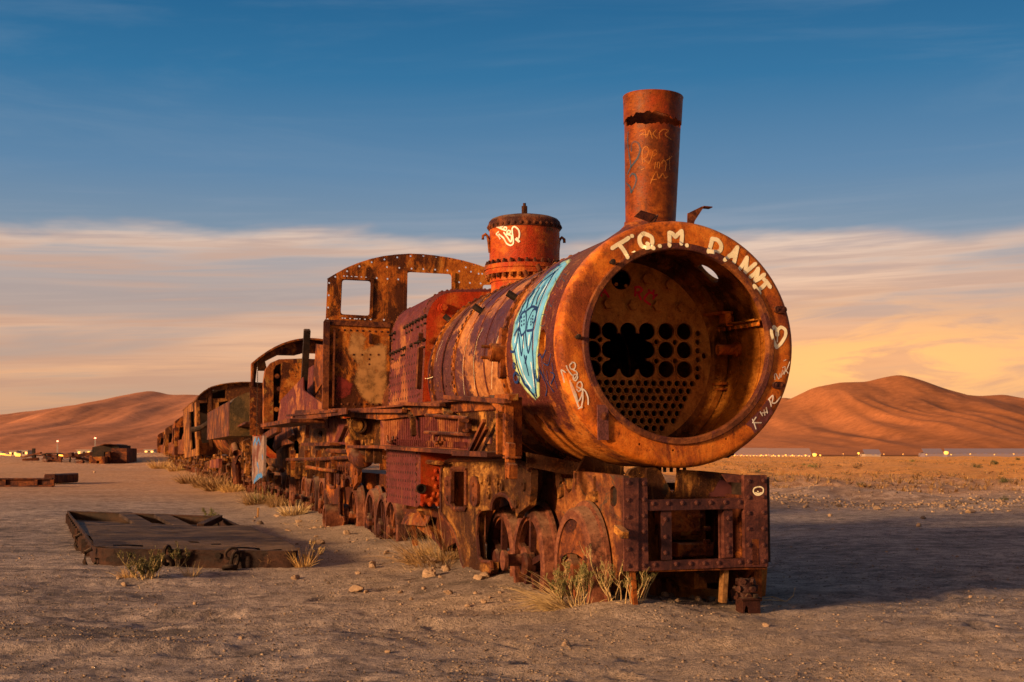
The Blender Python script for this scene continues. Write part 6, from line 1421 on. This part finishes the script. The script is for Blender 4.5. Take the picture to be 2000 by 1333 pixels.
def grass(name, label, cat, x, y, R, n, L, mat, seed, lean=(0, 0), curl=.5, w=.006, grp=None, spread=.8):
    rd = random.Random(seed); m = MB(); z0 = gz(x, y)
    for k in range(n):
        a = rd.uniform(0, 6.283); r = R*math.sqrt(rd.random())*.6; px, py = r*math.cos(a), r*math.sin(a)
        d = Vector((math.cos(a)*spread*rd.random()+lean[0], math.sin(a)*spread*rd.random()+lean[1], rd.uniform(.4, 1.1)))
        blade(m, (px, py, gz(x+px, y+py)-z0-.01), d, L*rd.uniform(.45, 1.1), w, curl*rd.uniform(.3, 1.4), rd)
    o = m.build(name, mat); o.location = (x, y, z0); tag(o, label, cat, grp); return o
def herb(name, label, x, y, R, n, L, mat, stem, seed, lean=(0, 0), leaf=.016, grp=None, dens=26, cat='plant', branch=3):
    """bushy weed: stems that fork, small leaves along them"""
    rd = random.Random(seed); z0 = gz(x, y); t = thing(name, label, cat, grp); t.location = (x, y, z0); st = MB(); lf = MB()
    def shoot(p, d, l, r, lv):
        pts = [Vector(p)]; d = Vector(d).normalized(); k = 6
        for i in range(k):
            d = (d+Vector((rd.uniform(-.22, .22), rd.uniform(-.22, .22), rd.uniform(-.06, .2)))).normalized(); pts.append(pts[-1]+d*l/k)
        st.path(pts, [r*(1-.75*i/k) for i in range(k+1)], 4)
        for i in range(dens if lv else dens//2):
            q = rd.uniform(.15, 1); j = min(k-1, int(q*k)); pp = pts[j].lerp(pts[j+1], q*k-j); dd = (Vector((rd.gauss(0, 1), rd.gauss(0, 1), rd.gauss(.3, .8)))).normalized(); s = leaf*rd.uniform(.5, 1.3); sd = dd.cross(Vector((rd.random(), rd.random(), 1))).normalized()
            lf.add([pp, pp+dd*s*.6+sd*s*.28, pp+dd*s*1.5, pp+dd*s*.6-sd*s*.28], [(0, 1, 2, 3)])
        if lv < 2:
            for i in range(branch+1-lv):
                j = rd.randint(2, k-1); a = rd.uniform(0, 6.28); shoot(pts[j], (pts[j+1]-pts[j]).normalized()+Vector((math.cos(a), math.sin(a), .5))*.75, l*rd.uniform(.3, .55), r*.6, lv+1)
    for i in range(n):
        a = rd.uniform(0, 6.28); rr = R*rd.random()*.35; px, py = rr*math.cos(a), rr*math.sin(a)
        shoot((px, py, gz(x+px, y+py)-z0-.01), (math.cos(a)*.95*rd.random()+lean[0], math.sin(a)*.95*rd.random()+lean[1], 1), L*rd.uniform(.55, 1.1), .0045, 0)
    st.build('stems', stem, t); lf.build('leaves', mat, t); return t
def gp(px, py):
    p = G(px, py)
    for _ in range(4): p = G(px, py, gz(p.x, p.y))
    return p.x, p.y
x, y = gp(1095, 1188); grass('dry_straw_tuft', 'pale dry straw sweeping left from the foot of the front wheel', 'grass', x, y-.05, .14, 150, .42, STRAW, 1, (-.95, -.15), .9, .005, spread=.35)
x, y = gp(1125, 1192); herb('desert_weed', 'yellow green weed in front of the front wheel, right of the sweeping straw', x, y-.04, .3, 20, .27, HERB, STRAW, 2, (-.15, -.05), .011, dens=16)
x, y = gp(1205, 1206); herb('desert_weed', 'tall straggly weed under the left end post of the buffer beam', x, y, .26, 17, .38, HERB, STRAW, 3, (.0, 0), .009, dens=11); 
x, y = gp(1233, 1214); herb('desert_weed', 'low sprawling weed at the foot of the guard iron, right of the tall weed', x, y, .3, 15, .22, HERB, STRAW, 4, (.1, -.1), .009, dens=11)
x, y = gp(855, 1100); grass('dry_brush', 'tangled dry brush under the ash hopper beside the big horn plate', 'brush', x, y+.2, .5, 330, .55, DRY, 5, (-.1, 0), .7, .006, spread=1.2)
x, y = gp(905, 1095); grass('dry_brush', 'dry twigs heaped against the lower end of the horn plate', 'brush', x-.12, y+.1, .3, 140, .38, STRAW, 15, (-.3, 0), .6, .005, spread=1.2)
x, y = gp(828, 1088); grass('grass_tuft', 'small golden tuft left of the dry brush by the wheels', 'grass', x, y, .10, 110, .16, GOLD, 6, (0, 0), .5, .006)
x, y = gp(282, 1130); herb('green_bush', 'dark green bush growing against the front of the wagon frame', x, y-.02, .42, 30, .21, GREEN, STRAW, 7, leaf=.013, dens=15)
x, y = gp(345, 1108); herb('green_bush', 'slim green shoot behind the left chain of the wagon frame', x, y+.02, .1, 6, .24, GREEN, STRAW, 8, leaf=.014, dens=14)
x, y = gp(250, 1128); grass('grass_tuft', 'dry yellow grass left of the green bush at the wagon frame', 'grass', x, y, .14, 110, .15, GOLD, 9)
x, y = gp(375, 1125); grass('grass_tuft', 'thin dry grass right of the left chain under the wagon frame', 'grass', x, y, .1, 60, .18, STRAW, 10)
x, y = gp(592, 1108); grass('grass_tuft', 'dry grass at the right front corner of the wagon frame', 'grass', x, y, .12, 110, .22, GOLD, 11); herb('grass_weed', 'tall thin weed behind the right front corner of the wagon frame', x+.02, y+.35, .1, 4, .20, STRAW, STRAW, 12, dens=8)
x, y = gp(523, 1108); grass('grass_tuft', 'few red brown stalks at the front of the wagon frame near its right end', 'grass', x, y, .05, 22, .16, DRY, 13)
x, y = gp(402, 1032); herb('desert_weed', 'green weed with one tall spike growing through the open end of the wagon frame', x, y+.2, .10, 5, .30, HERB, HERB, 14, leaf=.018, dens=22)
x, y = gp(380, 1030); grass('grass_tuft', 'short dry stalks beside the spiked weed in the wagon frame', 'grass', x, y+.2, .12, 40, .22, STRAW, 16)
for (px, py, R, n, lb) in ((1150, 1200, .55, 170, 'broken dry stems littering the sand around the front weeds'), (850, 1112, .6, 200, 'dry litter strewn in front of the brush by the ash hopper'), (300, 1134, .4, 90, 'dry litter under the bush at the wagon frame'), (620, 1020, .9, 160, 'dry litter among the stones by the rear wheels')):
    x, y = gp(px, py); grass('dry_litter', lb, 'litter', x, y, R, n, .13, STRAW, 50+n, (0, 0), 2.2, .004, spread=2.6)
TRG = 'dry bushes along the foot of the train'
for k, (px, py, R, L, mt, lb) in enumerate(((312, 918, .9, 1.1, GOLD, 'farthest golden bush at the foot of the last wreck'), (345, 921, .7, .8, GOLD, 'golden bush between the fourth and fifth wrecks'), (375, 945, .7, .75, DRY, 'brown round bush at the left foot of the ochre cab'), (405, 952, .7, .7, DRY, 'brown bush under the ochre cab, right of the round one'), (432, 957, .7, .75, DRY, 'large brown bush below the hanging pipe'), (455, 962, .5, .5, GOLD, 'low golden grass in front of the large brown bush'), (505, 985, .45, .5, DRY, 'weedy tuft under the blue marked plate'), (520, 978, .5, .5, HERB, 'olive tuft right of the blue marked plate'), (575, 1005, .3, .34, STRAW, 'pale straw tuft among stones below the rear wheels'), (548, 990, .35, .4, DRY, 'brown tuft near the wooden stake'))):
    x, y = gp(px, py); grass('dry_bush', lb, 'bush', x, y, R, 230, L*.8, mt, 30+k, (0, 0), .6, .03 if L > .6 else .014, TRG, 1.0)
m = MB(); x, y = gp(1510, 1178); z = gz(x, y); tw = MB().path([(x-.12, y+.05, z+.02), (x-.02, y, z+.03), (x+.10, y, z+.02), (x+.15, y, z+.06), (x+.165, y, z+.12)], .003, 5).path([(x-.12, y+.08, z+.03), (x, y+.03, z+.05), (x+.09, y, z+.02)], .003, 5).build('dry_twig', STRAW); tag(tw, 'thin bent twig on the shaded ground right of the broken coupler', 'twig')
def shrub(px, py, wpx, mat, label, seed, grp='shrubs scattered over the plain'):
    x, y = gp(px, py); W_ = wpx/F*y; rd = random.Random(seed); m = MB(); z0 = gz(x, y)
    cl = [(rd.uniform(-.36, .36), rd.uniform(-.3, .3), rd.uniform(.08, .3)*(1 if rd.random() < .8 else 1.35), rd.uniform(.10, .22)) for _ in range(11)]
    for k in range(520):
        cx, cy, cz, r = rd.choice(cl); d = Vector((rd.gauss(0, 1), rd.gauss(0, 1), rd.gauss(.2, 1))).normalized(); p = Vector((cx, cy, cz))+d*r*rd.uniform(.5, 1.05); p.z = max(.0, p.z); p *= W_
        s = W_*rd.uniform(.02, .05); e = d.cross(Vector((rd.random(), rd.random(), rd.random()))).normalized(); g_ = d.cross(e)
        m.add([p-e*s*.5, p+g_*s, p+e*s*.5+d*s, p-g_*s*.3], [(0, 1, 2, 3)])
    for k in range(14): a = rd.uniform(0, 6.28); m.path([(0, 0, 0), (math.cos(a)*.2*W_, math.sin(a)*.2*W_, .25*W_)], .01*W_, 3)
    o = m.build('desert_shrub', mat); o.location = (x, y, z0-.02); tag(o, label, 'shrub', grp)
Q = lambda x, y: (1420+x/3.448, 700+y/3.448)
for k, (x, y, w, mt, lb) in enumerate(((1880, 843, 30, GREEN, 'largest dark green shrub right on the stony slope'), (1808, 745, 22, GREEN, 'dark round shrub right of centre on the orange plain'), (1680, 742, 22, GREEN, 'flat dark shrub left of the dark round one on the plain'), (1955, 726, 14, GREEN, 'small green shrub near the right edge of the plain'), (575, 740, 26, HERB, 'flat olive shrub on the plain nearest the buffer beam'), (745, 738, 20, DRY, 'brown shrub on the plain right of the flat olive one'), (885, 730, 22, DRY, 'brown flat shrub left of the low mound on the plain'), (1245, 738, 26, DRY, 'wide brown shrub on the low mound of the plain'), (515, 702, 12, HERB, 'tiny olive shrub close under the white sheds'), (968, 698, 12, HERB, 'tiny shrub on the skyline of the plain left of the mound'), (1245, 706, 12, HERB, 'tiny dark shrub right above the wide brown one'), (660, 925, 13, HERB, 'upright weed on the edge of the stony bank'), (903, 940, 18, GREEN, 'dark low weed on the face of the stony bank'), (370, 910, 9, HERB, 'small weed on the bank nearest the buffer beam'), (1868, 1022, 22, GREEN, 'dark weed among the stones at the foot of the bank, far right'), (1220, 826, 10, HERB, 'tiny olive weed halfway up the stony slope'), (345, 842, 8, GREEN, 'tiny dark weed on the slope beside the end post'), (1920, 748, 12, DRY, 'low brown shrub between the green ones at the right edge'), (205, 775, 11, HERB, 'faint olive weed just below the smokebox foot'), (1600, 742, 10, HERB, 'smallest shrub left of the flat dark one'), (1500, 725, 12, DRY, 'dry brown tuft in the middle of the plain'), (450, 750, 14, DRY, 'dry tuft left of the flat olive shrub'))): shrub(*Q(x, y), w, mt, lb, 60+k)

# =================================================================== STONES AND GRAVEL
STONE = rust('sandstone', (.16, .10, .065), (.33, .22, .14), (.48, .34, .22), streak=0, rough=(.8, .95), spec=.15, scale=2.5)
DSTONE = rust('dark_stone', (.05, .038, .032), (.12, .085, .065), (.22, .15, .11), streak=0, rough=(.8, .95), spec=.15, scale=2.5)
def ico(sub, seed, sq=.65):
    bm = bmesh.new(); bmesh.ops.create_icosphere(bm, subdivisions=sub, radius=1); rd = random.Random(seed); o = Vector((rd.random()*9, rd.random()*9, seed))
    for v in bm.verts:
        n = v.co.normalized(); k = 1+.45*mnoise.noise(n*1.1+o)+.22*mnoise.noise(n*2.6+o); c = n*k
        for pl in range(5):         # broken faces
            d = Vector((math.sin(pl*2.3+seed), math.cos(pl*1.7+seed*2), math.sin(pl*3.1+seed*3))).normalized(); e = c.dot(d)-.72
            if e > 0: c -= d*e*.85
        v.co = Vector((c.x, c.y*.85, c.z*sq))
    me = bpy.data.meshes.new('stone'); bm.to_mesh(me); bm.free(); return me
GST = rust('grit_stone', (.12, .085, .065), (.26, .19, .14), (.40, .30, .21), streak=0, rough=(.8, .95), spec=.15, scale=2.5)
SM = [ico(3, k) for k in range(6)]
for me in SM: me.materials.append(STONE)
SD = [m_.copy() for m_ in SM]
for me in SD: me.materials.clear(); me.materials.append(DSTONE)
def stone(px, py, wpx, label, k, dark=False, grp=None, xy=None, size=None):
    x, y = gp(px, py) if xy is None else xy; s = wpx/F*y*.5 if size is None else size; o = bpy.data.objects.new('stone', (SD if dark else SM)[k % 6]); C.objects.link(o)
    o.location = (x, y, gz(x, y)+s*.28); o.scale = (s, s*random.uniform(.8, 1.1), s*random.uniform(.8, 1.1)); o.rotation_euler = (random.uniform(-.2, .2), random.uniform(-.2, .2), random.uniform(0, 6.28)); tag(o, label, 'stone', grp); return o
for k, (px, py, w, lb) in enumerate(((838, 1128, 38, 'largest tan stone on the sand in front of the dry brush'), (872, 1115, 20, 'small tan stone right of the largest one by the dry brush'), (757, 1275, 13, 'lone pinkish stone on the foreground ground, low centre'), (1106, 1262, 22, 'rounded tan stone on the foreground below the straw tuft'), (1496, 1224, 17, 'pale stone at the foot of the broken coupler'), (243, 1137, 17, 'broken pale stone in front of the green bush'), (790, 1050, 16, 'upright stone beside the pair of rear wheels'), (746, 1040, 14, 'stone just left of the pair of rear wheels'), (945, 1183, 15, 'flat tan stone on the sand left of the straw'), (913, 1190, 11, 'small stone lying left of the flat tan stone'), (1003, 1128, 26, 'tan stone wedged against the second wheel'), (948, 1132, 24, 'flat clod at the tip of the horn plate'), (380, 1183, 12, 'pebble on the path below the left chain'), (184, 924, 7, 'pale stone on the far sand before the box wagon'), (231, 1132, 9, 'small stone left of the broken pale one'), (1795, 1027, 17, 'large pale stone at the foot of the bank, far right'), (1712, 996, 16, 'orange stone in the line at the foot of the bank'), (1803, 1014, 15, 'wide tan stone on the bank foot left of the dark weed'), (1622, 1010, 11, 'lone stone on the grey track before the bank'), (1895, 1168, 10, 'small reddish stone out on the shaded ground'), (1410, 1285, 9, 'dark pebble on the foreground below the coupler'))):
    stone(px, py, w, lb, k, dark='dark' in lb)
def scatter(n, fn, label, grp, dark=0.):
    for k in range(n):
        x, y, s = fn(); d = random.random() < dark; stone(0, 0, 0, label[d], k, d, grp, (x, y), s)
def tl(x, y): v = TM @ Vector((x, y, 0)); return v.x, v.y
scatter(92, lambda: (*tl(random.uniform(.4, 17), .85+abs(random.gauss(0, .5))), .012+abs(random.gauss(0, .02))), ('small tan broken stone among others beside the train wheels', 'small dark broken stone among others beside the train wheels'), 'stones beside the train wheels', .2)
scatter(26, lambda: (*tl(random.uniform(.15, .7), random.uniform(-.45, .4)), random.uniform(.015, .04)), ('small tan stone in the rubble under the buffer beam', 'small dark stone in the rubble under the buffer beam'), 'rubble under the buffer beam', .4)
def bank():
    x = random.uniform(5.5, 22); y = 30+(x-6)*-.55+random.gauss(-.2, .7); y = y if y > 20 else 20+random.random()*2; return x, y, abs(random.gauss(.0, .035))+.018
scatter(92, bank, ('tan stone in the band of rubble along the foot of the bank', 'dark stone in the band of rubble along the foot of the bank'), 'stones along the bank', .25)
scatter(58, lambda: (lambda Y: ((random.uniform(-.42, .42))*Y, Y, random.uniform(.008, .022)))(random.uniform(7, 22)), ('tan pebble lying loose on the open desert floor', 'dark pebble lying loose on the open desert floor'), 'pebbles on the open ground', .1)
def gravel():
    base = []
    for k in range(5):
        bm = bmesh.new(); bmesh.ops.create_icosphere(bm, subdivisions=1, radius=1); rd = random.Random(k)
        for v in bm.verts: v.co *= rd.uniform(.6, 1.2); v.co.z *= .7
        base.append((np.array([v.co[:] for v in bm.verts]), np.array([[v.index for v in f.verts] for f in bm.faces]))); bm.free()
    def put(name, n, ylo, yhi, smin, smax, mat, pw, seed):
        r = np.random.default_rng(seed); u = r.random(n); Y = 1/((1-u)/ylo+u/yhi); X = (r.random(n)-.5)*.84*Y
        dx, dy = X-O.x, Y-O.y; lx = dx*vax.x+dy*vax.y; ly = dx*vay.x+dy*vay.y
        clump = fbm(X*1.6, Y*1.6, 91, 3); keep = r.random(n) < np.clip(.45+1.3*clump, .08, 1); X, Y = X[keep], Y[keep]; n = len(X)
        Z = gheight(X, Y); s = smin+(smax-smin)*r.random(n)**pw; a = r.random(n)*6.28; c, s_ = np.cos(a), np.sin(a); V = []; Fc = []; o = 0
        for k in range(5):
            idx = np.arange(k, n, 5); bv, bf = base[k]; m = len(idx)
            px = (bv[None, :, 0]*c[idx, None]-bv[None, :, 1]*s_[idx, None])*s[idx, None]+X[idx, None]; py = (bv[None, :, 0]*s_[idx, None]+bv[None, :, 1]*c[idx, None])*s[idx, None]*.9+Y[idx, None]; pz = bv[None, :, 2]*s[idx, None]*.8+Z[idx, None]+.15*s[idx, None]
            V.append(np.stack([px, py, pz], 2).reshape(-1, 3)); Fc.append((bf[None]+(np.arange(m)*len(bv))[:, None, None]).reshape(-1, 3)+o); o += m*len(bv)
        V = np.concatenate(V); Fc = np.concatenate(Fc); me = bpy.data.meshes.new(name); me.vertices.add(len(V)); me.vertices.foreach_set('co', V.ravel().astype(np.float32)); me.loops.add(Fc.size); me.loops.foreach_set('vertex_index', Fc.ravel().astype(np.int32))
        me.polygons.add(len(Fc)); me.polygons.foreach_set('loop_start', np.arange(0, Fc.size, 3, dtype=np.int32)); me.update(); me.materials.append(mat); ob = bpy.data.objects.new(name, me); C.objects.link(ob); ob['kind'] = 'stuff'
    def bank_put(name, n, mat, seed):
        r = np.random.default_rng(seed); X = r.uniform(4, 24, n*3); e = np.where(r.random(n*3) < .6, r.normal(0, .8, n*3), r.uniform(-1, 14, n*3)); Y = 30+(X-6)*-.55+e; ok = Y > 18; X, Y = X[ok][:n], Y[ok][:n]; n = len(X)
        s = .008+.035*r.random(n)**3; a = r.random(n)*6.28; c, s_ = np.cos(a), np.sin(a); Z = gheight(X, Y); V = []; Fc = []; o = 0
        for k in range(5):
            idx = np.arange(k, n, 5); bv, bf = base[k]; m = len(idx)
            px = (bv[None, :, 0]*c[idx, None]-bv[None, :, 1]*s_[idx, None])*s[idx, None]+X[idx, None]; py = (bv[None, :, 0]*s_[idx, None]+bv[None, :, 1]*c[idx, None])*s[idx, None]+Y[idx, None]; pz = bv[None, :, 2]*s[idx, None]+Z[idx, None]+.2*s[idx, None]
            V.append(np.stack([px, py, pz], 2).reshape(-1, 3)); Fc.append((bf[None]+(np.arange(m)*len(bv))[:, None, None]).reshape(-1, 3)+o); o += m*len(bv)
        V = np.concatenate(V); Fc = np.concatenate(Fc); me = bpy.data.meshes.new(name); me.vertices.add(len(V)); me.vertices.foreach_set('co', V.ravel().astype(np.float32)); me.loops.add(Fc.size); me.loops.foreach_set('vertex_index', Fc.ravel().astype(np.int32))
        me.polygons.add(len(Fc)); me.polygons.foreach_set('loop_start', np.arange(0, Fc.size, 3, dtype=np.int32)); me.update(); me.materials.append(mat); ob = bpy.data.objects.new(name, me); C.objects.link(ob); ob['kind'] = 'stuff'
    bank_put('bank_rubble', 5200, STONE, 5); bank_put('bank_rubble', 2600, DSTONE, 6)
    # thin golden scrub all over the far plain
    r = np.random.default_rng(77); m = MB(); rd = random.Random(77)
    for k in range(2200):
        Y = 1/(1/34+(1/190-1/34)*rd.random()); X = rd.uniform(.14, .42)*Y
        if vnoise(np.array([X*.12]), np.array([Y*.06]), 301)[0] < -.12: continue
        z = gz(X, Y); w_ = rd.uniform(.06, .22); h_ = rd.uniform(.04, .16)
        for b_ in range(5):
            a_ = rd.uniform(0, 6.28); q = Vector((X+math.cos(a_)*w_*.4, Y+math.sin(a_)*w_*.4, z-.01)); d_ = Vector((math.cos(a_)*w_*.5, math.sin(a_)*w_*.5, h_*rd.uniform(.6, 1.2))); sd = Vector((-math.sin(a_), math.cos(a_), 0))*w_*.16
            m.add([q-sd, q+sd, q+d_], [(0, 1, 2)])
    m.build('dry_scrub', DRY, None, kind='stuff')
    put('gravel', 26000, 6.4, 30, .0025, .015, GST, 3.6, 1); put('gravel', 40000, 6.4, 30, .0025, .012, DSTONE, 3., 2)
gravel()
